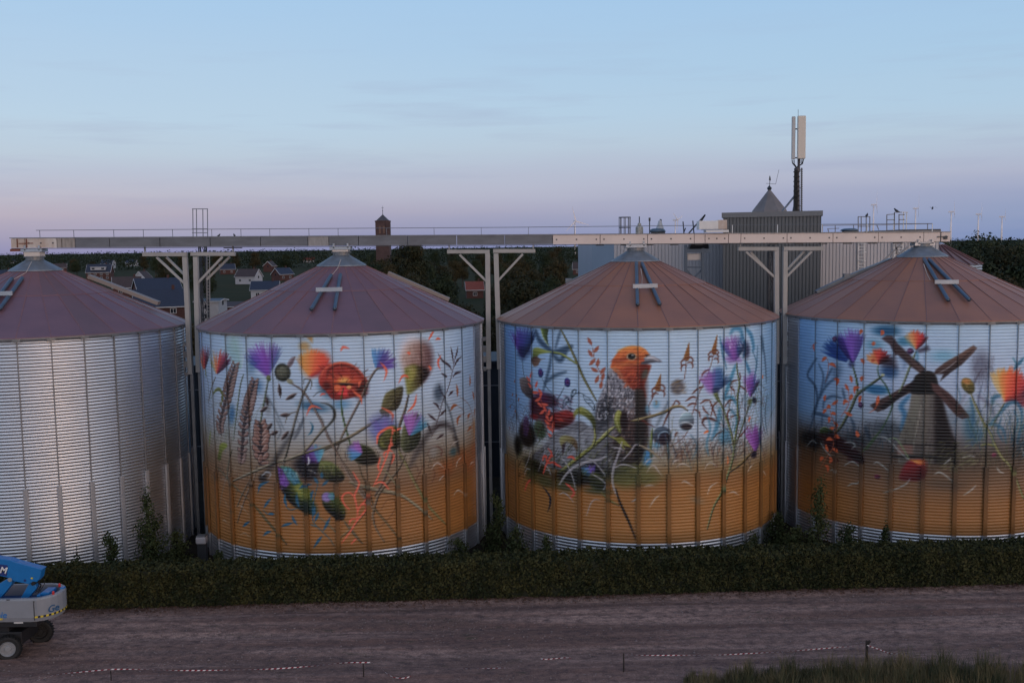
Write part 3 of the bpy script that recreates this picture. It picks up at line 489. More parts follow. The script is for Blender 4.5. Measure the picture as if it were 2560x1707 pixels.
def mural_bird():
    random.seed(202); m = Mural(2); m.back([(795, 'bad8f4'), (960, 'b8d4ee'), (1105, 'b6cadf'), (1145, 'a4a298'), (1185, '94784f'), (1215, 'a07038'), (1245, 'ae7834'), (1400, 'b27c38')])
    m.o(1260, 780); m.side(40, '5f98d4', .75, 120); m.side(400, '86b4e0', .35, 80); m.o(1600, 780); m.side(1600, '6aa4d4', .6, 90)
    m.o(1260, 780)
    # dark flowers on the left
    m.el(420, 1160, 170, 170, 20, '4a1830', a=.9, soft=.7); m.el(640, 1330, 240, 110, 0, '5a1820', a=.9, soft=.7); m.el(280, 1500, 190, 170, 0, '17140f', a=.95, soft=.6); m.el(560, 1080, 140, 90, 20, '3a2038', a=.8, soft=.8)
    m.poly([(620, 1240), (760, 1200), (850, 1240), (860, 1310), (780, 1380), (640, 1420), (600, 1340)], 'b0281c', '3a0c14', ((700, 1250), (720, 1400)), sm=True, soft=3); m.el(690, 1320, 60, 22, 0, 'e04a28', a=.8, soft=.8); m.el(370, 1280, 90, 40, 0, '8a1424', a=.8, soft=.8)
    m.el(480, 1050, 120, 70, 30, '5c1c50', a=.7, soft=1); m.hatch((340, 1000, 800, 1400), 140, 70, 25, ['701830', '200c14', '8a2838', '4a1440'], 10, .45)
    m.el(270, 1400, 70, 150, 8, '4a3058', '6a4a7a', a=.9, soft=.4); m.hatch((220, 1290, 330, 1520), 40, 60, 88, ['8a6a9c', '2c1c38'], 5, .5); m.el(440, 1440, 110, 130, -20, '3a4a34', '5f7a58', a=.9, soft=.6); m.hatch((340, 1350, 560, 1560), 60, 60, 60, ['7a9070', '14180e', '2c3a24'], 8, .5)
    # purple tuft top left
    m.fan((230, 580), -88, 56, 430, ['7a50b0', '6040a8', '4a4a9c', '34508c', '203050'], 130, 18, .65); m.poly([(170, 520), (230, 590), (330, 500), (330, 420), (180, 420)], '1f2448', soft=6, a=.7); m.st([(225, 590), (235, 700), (250, 810)], 8, '1c2838')
    # blurred shadow leaves
    for P, w in (([(390, 230), (430, 340), (520, 430), (590, 480)], 70), ([(600, 500), (720, 470), (830, 420)], 80), ([(580, 490), (560, 660), (510, 850), (480, 960)], 34), ([(630, 440), (670, 300), (690, 230)], 24), ([(510, 860), (620, 780), (760, 730)], 34), ([(610, 540), (690, 590), (760, 500)], 60)): m.st(P, w, '2c4660', a=.8, soft=3, prof='t')
    # curled green leaf
    m.poly([(440, 190), (480, 310), (545, 410), (530, 300), (545, 200)], '8aa040', '3c4a20', ((450, 250), (540, 260)), soft=1.2); m.st([(450, 200), (480, 310), (545, 415)], 14, 'c8d490', a=.8)
    m.poly([(355, 500), (360, 450), (420, 435), (520, 470), (620, 490), (520, 500), (430, 520), (390, 570), (350, 590)], 'a8b04c', '5c6a24', ((400, 440), (380, 560)), sm=True, soft=1.2); m.poly([(340, 570), (400, 540), (450, 575), (510, 570), (450, 590), (420, 650), (370, 665), (345, 620)], '5c4438', '8a6a58', ((350, 560), (400, 650)), sm=True, soft=1.2)
    m.twig([(600, 490), (700, 510), (800, 570), (890, 630)], 16, '7a8a2c', 'b8c070'); m.twig([(690, 205), (780, 380), (880, 590), (960, 780), (1040, 930), (1125, 1080)], 18, '56521c', '9c9850')
    # berries
    m.grass(60, 560, [(60, 1500), (560, 1420)], 60, 300, ['3c2c38', '26344c', '7a4a3c'], 7, .6)
    for x, y, r in ((448, 745, 48), (775, 862, 48)): m.el(x, y, r, r*1.25, 0, '183068', soft=.15, c2='3a50a0'); m.el(x, y-5, r*.55, r*.75, 0, '6a3080', soft=.6); m.el(x+4, y, r*.2, r*.3, 0, '301048', soft=.5)
    m.st([(470, 820), (520, 920), (600, 1000)], 8, '2f4458'); m.st([(740, 915), (690, 1010), (645, 1095), (680, 1190)], 8, '26344c')
    # line drawn dark leaves
    K = '1c3448'
    for P in ([(820, 1220), (815, 1110), (860, 1010), (930, 990), (990, 1020)], [(820, 1110), (760, 1040)], [(820, 1080), (850, 960), (890, 950)], [(720, 1180), (730, 1090), (775, 1040), (800, 1080), (760, 1130), (720, 1180)], [(820, 1050), (830, 970), (880, 950), (870, 1000), (820, 1050)], [(965, 1010), (990, 1080), (1060, 1150), (1100, 1200), (1100, 1130), (1050, 1060), (965, 1010)], [(780, 1160), (860, 1190)], [(990, 1060), (1060, 1080)], [(1020, 1110), (1080, 1110)], [(740, 1120), (790, 1080)]): m.st(P, 9, K, a=.95, soft=.5)
    # grey brown bud
    m.poly([(190, 815), (260, 800), (330, 880), (355, 980), (345, 1060), (290, 1040), (220, 970), (195, 890)], '8a7c78', '3c3438', ((230, 830), (330, 1040)), sm=True, soft=1.5); m.hatch((210, 830, 340, 1040), 50, 40, 60, ['b0a8a4', '453c40'], 5, .5)
    # orange-brown small leaves
    for x, y, an in ((1050, 355, 60), (1130, 455, -50), (1060, 505, 60), (1080, 610, -50), (1150, 620, -80), (1110, 705, 30), (1210, 715, -50), (1140, 820, -65), (1190, 890, -80), (1210, 790, -70)):
        t = rad(an); l = 52; m.st([(x-l*math.cos(t), y-l*math.sin(t)), (x, y+4), (x+l*math.cos(t), y+l*math.sin(t))], 44, 'b4654a', prof='l')
    m.st([(1075, 400), (1100, 520), (1130, 640), (1190, 760), (1220, 850)], 7, 'a8604c')
    for x, y in ((130, 850), (105, 1010), (180, 1070), (80, 1160), (140, 1210), (70, 1420), (150, 1030)): m.el(x, y, 16, 26, random.uniform(-40, 40), 'a0603c', a=.9)
    # coral leaves climbing the left
    for x, y, an in ((330, 770, -70), (300, 820, 50), (320, 900, 50), (395, 885, -70), (380, 980, 5), (440, 970, 60), (450, 1010, -70), (415, 1070, -30), (440, 1130, 40), (500, 1130, 10), (500, 1180, 60), (470, 1220, -40), (550, 1230, -75), (530, 1290, 60), (580, 1300, -60), (530, 1350, 45), (600, 1380, -80), (555, 1420, 45), (570, 1510, 40), (600, 1440, -80)):
        t = rad(an); l = 44; m.st([(x-l*math.cos(t), y-l*math.sin(t)), (x, y+4), (x+l*math.cos(t), y+l*math.sin(t))], 38, 'ee6444', prof='l')
    m.st([(430, 980), (460, 1100), (520, 1230), (570, 1380), (600, 1560)], 8, 'd85a44')
    # ---- the partridge
    body = [(1290, 700), (1250, 850), (1190, 1000), (1140, 1120), (1120, 1260), (1090, 1420), (940, 1330), (800, 1380), (680, 1440), (560, 1540), (480, 1640), (340, 1770), (420, 1850), (560, 1900), (750, 1950), (980, 1990), (1200, 2010), (1420, 2000), (1600, 1900), (1680, 1800), (1750, 1650), (1765, 1450), (1740, 1250), (1740, 1080), (1720, 930), (1600, 800)]
    m.poly(body, '90909c', '626268', ((1100, 800), (1250, 1950)), sm=True, soft=2); m.poly([(1640, 900), (1700, 760), (1745, 850), (1740, 1100), (1775, 1300), (1770, 1560), (1720, 1760), (1640, 1850), (1480, 1900), (1330, 1800), (1300, 1600), (1450, 1400), (1500, 1250), (1600, 1240)], '6a4a46', '2c2426', ((1700, 950), (1400, 1850)), sm=True, soft=6, a=.92)
    m.poly([(1660, 620), (1760, 560+80), (1800, 660), (1760, 780), (1720, 900), (1740, 1040), (1700, 1020), (1660, 960), (1560, 930), (1480, 850), (1400, 760)], '8e2c14', 'c84a18', ((1700, 900), (1500, 760)), sm=True, soft=2)
    m.el(800, 1640, 400, 190, -20, 'a2a8b2', a=.7, soft=1); m.el(1060, 1500, 230, 130, -35, '9aa0a8', a=.4, soft=1); m.el(1250, 1230, 110, 160, 20, '30353c', a=.5, soft=1.1)
    m.poly([(1120, 1180), (1290, 1000), (1330, 1180), (1260, 1400), (1140, 1480), (1090, 1400)], '2c2e36', soft=7, a=.6, sm=True)
    hb = inpoly(body); m.hatch((1130, 720, 1660, 1300), 620, 30, 100, ['e4e4ee', '484854', 'c8c8d4', '2c2c36', 'f4f4fa', '50505c'], 11, .7, hb); m.hatch((500, 1350, 1500, 1950), 420, 60, 155, ['ccd0da', '54565e', 'b0b4bc', '34363a'], 9, .45, hb); m.hatch((1330, 1000, 1760, 1850), 330, 50, 95, ['7a5a54', '140f12', 'a88a7c', '5a4440'], 9, .5, hb)
    head = [(1300, 680), (1330, 590), (1380, 510), (1450, 450), (1560, 418), (1660, 424), (1730, 455), (1775, 510), (1790, 560), (1770, 620), (1700, 640), (1640, 700), (1560, 900), (1500, 860), (1420, 770), (1350, 720)]
    m.poly(head, 'e87420', 'f28c28', ((1400, 700), (1600, 430)), sm=True, soft=1.2); m.poly([(1380, 720), (1480, 660), (1640, 640), (1700, 640), (1700, 760), (1690, 900), (1620, 950), (1560, 930), (1450, 810)], 'c25420', '8a3014', ((1450, 700), (1650, 900)), sm=True, soft=3)
    m.st([(1340, 590), (1420, 590), (1520, 560), (1620, 570), (1740, 530)], 46, '7a2c10', a=.65, soft=3, prof='t'); m.st([(1340, 640), (1450, 640), (1600, 640), (1680, 620)], 40, 'a86038', a=.6, soft=3); m.st([(1400, 480), (1520, 440), (1640, 440), (1720, 480)], 40, 'f8a838', a=.7, soft=2.5); m.st([(1310, 690), (1380, 700), (1440, 780), (1520, 890)], 26, 'b8a8a0', a=.5, soft=2)
    m.hatch((1330, 440, 1740, 900), 260, 42, 160, ['f8a040', 'd05018', '8a3418', 'f07020', 'b84418'], 7, .42, inpoly(head)); m.hatch((1480, 700, 1680, 900), 60, 60, 120, ['f05828', '7a2810', 'e87030'], 9, .5)
    m.el(1562, 545, 62, 46, 0, 'c9b8a0', a=.85, soft=.35); m.el(1562, 543, 48, 38, 0, '2a1c14', soft=.2); m.el(1562, 543, 26, 26, 0, '0a0808', soft=.3); m.el(1575, 528, 9, 7, 0, 'f4f4f4', soft=.4)
    m.o(1600, 780)
    m.poly([(5, 640), (50, 560), (100, 525), (180, 545), (240, 580), (275, 610), (210, 612), (120, 625), (60, 648)], 'b4b6c2', '585a68', ((120, 540), (110, 640)), sm=False, soft=1); m.st([(70, 570), (140, 560), (230, 595)], 14, 'e8eaf2', a=.7); m.st([(40, 615), (130, 600), (250, 608)], 8, '202028'); m.poly([(60, 520), (130, 515), (80, 545)], '4a2814', soft=1); m.el(20, 590, 40, 20, 0, 'c85a20', a=.8)
    m.poly([(0, 640), (90, 650), (100, 700), (50, 790), (30, 860), (50, 950), (50, 1100), (0, 1100)], '7c2a14', '55201a', ((0, 700), (40, 1000)), sm=True, soft=2, a=.9)
    m.poly([(-60, 940), (40, 960), (70, 1120), (85, 1300), (70, 1480), (30, 1750), (-60, 1850)], '4a403c', '20181a', ((0, 950), (20, 1700)), sm=True, soft=2)
    m.el(95, 1900-120, 60, 120, 12, '2f8ccc', a=.8, soft=.8); m.el(60, 760, 40, 80, 20, '3f8c94', a=.5, soft=.9)
    # cone flowers
    for x0, y0, x1, y1, w in ((600, 380, 570, 560, 62), (945, 285, 905, 480, 60), (255, 765, 215, 930, 60)): m.st([(x1, y1), ((x0+x1)/2, (y0+y1)/2), (x0, y0)], w*1.25, '94601e', hi='b88434', prof='e', soft=.6); m.el(x1, y1, 34, 26, 0, '8c5c28')
    Bn = '7a4436'
    def droop(x, y, n, L):
        for i in range(n):
            sg = -1 if i % 2 else 1; yy_ = y+i*L*.42; m.st([(x, yy_), (x+sg*L*.55, yy_-L*.12), (x+sg*L*.95, yy_+L*.3), (x+sg*L*.9, yy_+L*.85)], 17, Bn, prof='t', soft=.5)
    droop(575, 560, 4, 75); droop(900, 470, 5, 62); droop(225, 900, 4, 80)
    m.st([(570, 560), (550, 780), (540, 820)], 8, Bn); m.st([(900, 480), (870, 640), (790, 860), (720, 1000), (640, 1250), (560, 1500), (370, 1950-300)], 9, Bn); m.st([(205, 960), (120, 1120), (105, 1200), (150, 1300)], 8, Bn)
    for P in ([(850, 700), (780, 740), (755, 790)], [(800, 830), (740, 830), (720, 890)], [(780, 920), (720, 930), (640, 1000)], [(690, 1050), (640, 1040), (560, 1090)], [(700, 1130), (640, 1120), (580, 1150)], [(660, 1190), (720, 1220), (740, 1300)], [(740, 1120), (800, 1080), (860, 1080)], [(860, 1080), (880, 1150), (950, 1330)], [(770, 1150), (790, 1200), (850, 1260)], [(960, 1090), (900, 1150), (870, 1270)], [(1030, 1170), (1100, 1080), (1170, 1090)], [(1100, 1400), (1070, 1250), (1100, 1200), (1130, 1210)], [(1110, 1290), (1180, 1260), (1220, 1290), (1200, 1390)], [(900, 1540), (960, 1480), (1040, 1450)], [(1210, 1540), (1260, 1480), (1330, 1390)], [(1280, 1560), (1330, 1500), (1370, 1510)], [(280, 1400), (340, 1260), (440, 1080)], [(440, 1080), (480, 1110), (470, 1160)], [(460, 1470), (440, 1490), (430, 1520)], [(100, 1380), (60, 1340), (0, 1310)], [(1110, 830), (1110, 910), (1160, 970)], [(1200, 830), (1130, 850), (1110, 900)], [(1220, 900), (1280, 940), (1310, 980)], [(1220, 740), (1230, 800), (1210, 850)]): m.st(P, 20, Bn, prof='t', soft=.5)
    m.grass(380, 1560, [(380, 1830), (900, 1800), (1560, 1780)], 190, 260, ['6a3c34', '3c3440', '7a4a3a', '2f5c74', '8a6a4a'], 7, .7)
    m.grass(950, 1560, [(950, 1500), (1560, 1480)], 60, 330, ['6a3c34', '1f6c90', '4c5a38'], 8, .6)
    # dark curling ribbon and orange leaves
    m.st([(1010, 1390), (930, 1330), (840, 1300), (780, 1310), (770, 1370), (830, 1440)], 38, '5a3434', hi='8a5c50', prof='l'); m.st([(1010, 1390), (1080, 1450), (1120, 1540)], 8, '5a3434')
    for P in ([(780, 1490), (820, 1460), (850, 1470)], [(1325, 1350), (1340, 1310), (1355, 1270)], [(1070, 1870), (1080, 1810), (1070, 1760)], [(1495, 820), (1505, 790), (1500, 770)], [(195, 1140), (205, 1110), (195, 1080)]): m.lf(*P, w=26, c='f07a28')
    # violet / blue thistles of the right
    m.st([(1110, 260), (1160, 200), (1240, 230), (1250, 400)], 60, '1c80b4', a=.7, soft=3); m.st([(1290, 200), (1360, 280), (1390, 420), (1380, 480)], 60, '1a7cae', a=.75, soft=3); m.st([(1290, 600), (1330, 700), (1350, 760)], 50, '1a7cae', a=.8, soft=2.5); m.st([(1170, 650), (1120, 800), (1050, 1000), (1030, 1080)], 54, '1c84b0', a=.8, soft=3); m.st([(1040, 1060), (1100, 1040), (1150, 1070), (1210, 1180)], 44, '1c84b0', a=.75, soft=2.5); m.st([(980, 1180), (940, 1400), (880, 1560)], 60, '2a84ae', a=.75, soft=3); m.el(1040, 1530, 110, 110, 0, '3a8ab0', a=.65, soft=1); m.st([(1480, 300), (1520, 500), (1540, 700), (1550, 860)], 40, '2c5070', a=.75, soft=3); m.st([(1440, 420), (1430, 600), (1410, 760)], 24, '2a6a94', a=.7, soft=2.5); m.el(1500, 400, 50, 110, 0, '38607c', a=.6, soft=1)
    m.fan((1160, 610), -95, 75, 330, ['2c6ca8', '8a58b8', 'a060c4', '7a4aa8', '28508c', '1c3c60'], 140, 16, .6); m.poly([(1040, 570), (1180, 480), (1240, 600), (1100, 620)], '8a48b0', soft=5, a=.7); m.el(1300, 470, 80, 110, 0, '3a3c60', a=.8, soft=1); m.hatch((1060, 300, 1250, 420), 50, 50, 75, ['e0e0f0', 'b8a8d8'], 5, .5)
    m.el(890, 870, 115, 130, 0, '9a70c0', a=.9, soft=.6); m.el(950, 800, 90, 130, 10, '2f6ca8', a=.8, soft=.9); m.fan((900, 1000), -85, 95, 330, ['a080cc', 'a468c4', '8058b0', '3c70b0', '2a5c98', '2a5080'], 130, 15, .5); m.el(930, 960, 60, 50, 20, '2a3a68', a=.7, soft=.9); m.poly([(900, 1000), (950, 985), (970, 1060), (990, 1130), (940, 1080)], '6a7a38', '39451e', ((920, 1000), (960, 1100)), soft=2)
    m.el(1370, 870, 90, 160, 0, 'a080cc', a=.75, soft=.8); m.fan((1350, 1050), -88, 55, 300, ['b8a0d8', '9a5cc4', '8a4cb8', '5a4aa8', '28304c'], 100, 15, .6); m.el(1400, 1080, 60, 40, 20, '1c2438', a=.85, soft=.8); m.poly([(1330, 1060), (1380, 1070), (1350, 1140), (1320, 1120)], '6a7a48', soft=2)
    m.el(1410, 1540, 70, 150, 0, 'a058c0', a=.85, soft=.7); m.fan((1420, 1720), -95, 50, 360, ['b070cc', '9a50bc', '7a4098', '5a3c7a'], 70, 15, .5); m.el(1400, 1740, 70, 50, 0, '242038', a=.8, soft=.8)
    m.el(460, 920, 90, 95, 0, '6c6a70', a=.85, soft=.6); m.st([(380, 890), (460, 850), (520, 830)], 14, '8a6a3c', a=.7); m.hatch((370, 830, 550, 1000), 50, 60, -15, ['4c4a50', '9a9aa4', 'a8895a'], 8, .45)
    m.twig([(1180, 620), (1190, 740), (1215, 880), (1190, 1050), (1190, 1300), (1160, 1560), (1130, 1800), (1040, 2080), (1000, 2200), (900, 2380), (820, 2650)], 17, '4c6238', '94a068'); m.twig([(930, 1000), (1000, 1150), (1060, 1320), (1120, 1500), (1150, 1700)], 16, '4c5c38', '98a068'); m.twig([(1340, 1130), (1290, 1260), (1250, 1400), (1190, 1560), (1150, 1700)], 12, '4c5a48', '8a947a')
    m.twig([(1480, 1100), (1500, 1350), (1540, 1500)], 6, '4a4c60', '6a6c80')
    m.el(570, 1340, 100, 120, 10, '2a2c40', 'a8d0e0', soft=.15, gd=(-.3, -.9)); m.st([(465, 1370), (560, 1350), (640, 1380), (660, 1420)], 16, 'cfe2ee', a=.9); m.el(570, 1400, 70, 40, 0, '231c34', a=.85, soft=.5); m.st([(480, 1300), (540, 1230), (600, 1230)], 14, 'dcecf4', a=.6); m.st([(480, 1420), (560, 1450), (640, 1440)], 10, 'b8dce8', a=.7)
    m.el(270, 1510, 115, 115, 0, '181a30', '5a7088', soft=.15); m.el(300, 1550, 80, 80, 0, '1c1430', '2c2040', soft=.3); m.st([(215, 1560), (240, 1490), (310, 1460), (370, 1490)], 14, 'a8c8e0', a=.85); m.el(210, 1630, 60, 40, 0, '50a0c8', a=.6, soft=.9)
    m.twig([(-40, 1310), (100, 1280), (290, 1220), (400, 1160), (500, 1150), (580, 1200)], 17, '6a5c3a', 'b8a878'); m.st([(-10, 1320), (90, 1360), (180, 1410)], 12, '5a2c2c'); m.st([(340, 1110), (270, 1260), (200, 1400)], 26, '4a5a6a', a=.6, soft=3); m.twig([(150, 1420), (135, 1560), (130, 1780)], 14, '56702c', 'a0b058')
    m.el(200, 1130, 50, 60, 0, '5aa8d0', a=.6, soft=1); m.el(90, 1190, 30, 60, 0, '5aa8d0', a=.6, soft=1)
    m.hatch((380, 1560, 1300, 1860), 90, 90, -40, ['6a4c40', '3c3c44', '8a6a50'], 7, .55)
    m.o(1600, 780)
    for P, w, c in (([(980, 300), (1010, 500), (1060, 700)], 26, '2f78a4'), ([(1250, 260), (1290, 420), (1260, 560)], 30, '1c6c9a'), ([(1380, 480), (1430, 640), (1400, 820), (1430, 980)], 22, '286c94'), ([(1100, 1180), (1180, 1300), (1150, 1480)], 30, '2a80a8'), ([(820, 1250), (860, 1420), (820, 1600), (840, 1750)], 34, '3a8ab0'), ([(1560, 1000), (1530, 1250), (1560, 1500)], 24, '24506c'), ([(1500, 1300), (1460, 1500), (1500, 1700)], 26, '2c5c78'), ([(380, 1500), (330, 1640), (360, 1780)], 20, '4a84a8'), ([(620, 1500), (700, 1640), (640, 1800)], 20, '4a7c98')): m.st(P, w, c, a=.7, prof='t', soft=1.6)
    m.grass(1000, 1560, [(1000, 1200), (1560, 1150)], 45, 300, ['4c5c38', '6a4436', '2a6488'], 8, .7); m.grass(60, 420, [(60, 1750), (420, 1720)], 50, 260, ['5c5a34', '6a4436', '3c6c88'], 8, .65)
    m.o(1260, 780)
    # leaf pods and yellow twigs on the breast
    m.o(1260, 780)
    m.poly([(850, 1310), (860, 1220), (930, 1160), (1010, 1190), (1080, 1250), (1120, 1340), (1115, 1500), (1080, 1370), (1010, 1290), (930, 1250), (880, 1260)], 'a0a442', '50541c', ((950, 1160), (1050, 1330)), sm=True, soft=1.3); m.st([(880, 1230), (960, 1190), (1060, 1260)], 12, 'd4d898', a=.6); m.st([(1120, 1400), (1110, 1500), (1100, 1640)], 12, '3c3418')
    m.poly([(1400, 1195), (1440, 1230), (1430, 1340), (1430, 1480), (1380, 1430), (1350, 1330), (1365, 1240)], 'a8ac4c', '6c7428', ((1370, 1250), (1430, 1400)), sm=True, soft=1.2); m.st([(1400, 1200), (1375, 1320), (1425, 1470)], 9, 'e0e0a0', a=.7); m.el(1470, 1330, 50, 120, 0, '2c1418', a=.85, soft=.5)
    m.twig([(1150, 1580), (1260, 1470), (1350, 1400)], 20, '8a8c3c', 'd0d090'); m.twig([(1560, 1330), (1740, 1290)], 14, '8a7c48', 'c0b080'); m.twig([(1250, 1500), (1380, 1560), (1480, 1680)], 14, '7a7c34', 'b8ba70')
    m.o(1260, 1080)
    m.poly([(680, 120), (690, 60), (760, 38), (850, 65), (900, 140), (895, 240), (860, 180), (800, 130), (750, 120), (715, 200)], 'a8a468', '6a5038', ((720, 50), (890, 200)), sm=True, soft=1.3); m.poly([(705, 150), (755, 130), (740, 220), (718, 290)], '4a3440', soft=1); m.st([(895, 220), (870, 340), (790, 400)], 10, '4a4030')
    m.twig([(670, 500), (800, 390), (940, 280), (1080, 170), (1270, 10)], 24, '6c6c20', 'b4b860'); m.twig([(1080, 170), (1110, 80), (1110, -40)], 18, '7a7c38', 'b8ba70'); m.poly([(1350, 70), (1440, 55), (1500, 120), (1560, 190), (1470, 160), (1420, 130)], '7c7c28', 'a8a848', ((1400, 60), (1500, 170)), soft=1.5)
    m.el(1080, 500, 150, 130, 0, '100e14', a=.85, soft=.7); m.fan((1080, 560), -115, 80, 180, ['3a90d0', '4aa0dc', '6a78d0', '8a60c8', '5a4aa0'], 80, 15, .75); m.poly([(1030, 560), (1090, 500), (1180, 510), (1250, 600), (1240, 700), (1150, 720), (1060, 660)], '6c7434', '1c1c10', ((1080, 530), (1200, 700)), sm=True, soft=2); m.hatch((1050, 530, 1220, 700), 40, 40, 60, ['a8ac60', '1c1c10'], 7, .5)
    m.el(380, 420, 260, 90, 12, '1c1c16', a=.8, soft=.9); m.el(860, 560, 320, 100, 0, '1a1a14', a=.8, soft=.9); m.el(1380, 520, 260, 100, 0, '201e16', a=.6, soft=.9); m.el(170, 160, 120, 140, 0, '14140f', a=.8, soft=.9); m.hatch((150, 150, 1650, 600), 260, 90, -60, ['4a4c30', '0e0e0c', '6c7040', '2a2c1c', '84865c'], 9, .5)
    for x, y, rx, ry in ((500, 600, 190, 90), (750, 660, 180, 80), (1480, 580, 200, 120), (1150, 720, 200, 50), (330, 480, 120, 130), (1750, 560, 200, 100), (1600, 440, 200, 60)): m.el(x, y, rx, ry, 0, '4a5034' if x < 1300 else '6c6e38', a=.7, soft=1.1)
    m.hatch((200, 300, 1750, 680), 190, 80, -50, ['5c6040', '1c1c14', '7c8048', '34381f'], 9, .4)
    for P, w in (([(680, 640), (760, 520), (860, 430), (1000, 370), (1180, 330), (1270, 285)], 26), ([(660, 305), (730, 340), (800, 450), (850, 580), (880, 710)], 16), ([(990, 300), (1100, 360), (1200, 470), (1255, 550)], 14), ([(1075, 510), (1180, 570), (1250, 640), (1215, 705)], 16), ([(1445, 120), (1400, 270), (1340, 450), (1330, 620), (1390, 800)], 22), ([(1350, 440), (1430, 400), (1520, 405), (1620, 440)], 14), ([(1460, 340), (1550, 240), (1620, 150), (1720, 200)], 16), ([(1310, 180), (1400, 195), (1470, 225)], 16), ([(250, 530), (280, 450), (330, 460)], 10), ([(420, 480), (460, 360), (500, 200), (440, 60)], 10), ([(470, 370), (540, 440), (580, 530)], 14), ([(680, 760), (730, 740), (790, 780), (850, 855)], 14), ([(1010, 1020), (1060, 880), (1110, 825), (1180, 830)], 12), ([(230, 230), (250, 195), (290, 190)], 10), ([(480, 110), (500, 75), (545, 90)], 14), ([(250, 450), (300, 330), (330, 180)], 10), ([(1560, 850), (1590, 840), (1620, 810)], 14), ([(500, 480), (530, 460), (560, 480)], 8)): m.st(P, w, 'aaa8b0', hi='dedce4', a=.85, soft=.6)
    for P in ([(540, 200), (580, 250), (570, 290), (520, 390), (480, 510)], [(475, 350), (485, 300), (515, 295), (520, 370)], [(530, 370), (570, 300), (610, 290)], [(530, 380), (600, 370), (650, 400), (700, 430)], [(255, 715), (290, 620), (345, 570)], [(755, 625), (810, 670), (860, 740), (820, 800)], [(780, 310), (830, 300), (870, 340)]): m.st(P, 24, 'e0563c', prof='t', soft=.5)
    m.st([(470, 660), (520, 720), (565, 800), (560, 900), (530, 980)], 26, '1c2c44', prof='l'); m.twig([(1190, 730), (1280, 820), (1400, 890)], 16, '5c5020', 'a09858'); m.st([(1370, 690), (1410, 830), (1480, 990), (1540, 1120), (1610, 1300)], 26, '1e1810', a=.95, prof='t')
    m.o(1600, 1080)
    m.twig([(0, 160), (100, 210), (200, 280), (300, 400)], 20, '6a5c48', 'c0b498'); m.twig([(1350, 260), (1240, 370), (1090, 480)], 18, '5c4c28', 'a8945c')
    for P in ([(50, 410), (100, 340), (190, 310)], [(80, 500), (130, 420), (180, 415), (220, 470), (275, 540)], [(400, 400), (430, 350), (500, 325)], [(440, 430), (500, 390), (560, 395), (620, 430)], [(790, 460), (830, 390), (880, 375), (940, 420)], [(50, 665), (110, 650), (180, 655)], [(510, 620), (550, 600), (650, 660)], [(820, 780), (860, 670), (950, 610)], [(1090, 740), (1150, 730), (1210, 770)], [(110, 930), (180, 820), (250, 760)], [(1310, 500), (1350, 430), (1395, 380)], [(1490, 465), (1520, 490), (1545, 540)]): m.st(P, 15, 'cac2ba', a=.85, prof='l')
    m.el(700, 830, 120, 50, 20, '8a8888', a=.45, soft=1.2); m.el(900, 340, 500, 60, 0, '94947c', a=.35, soft=1.2)
    return m

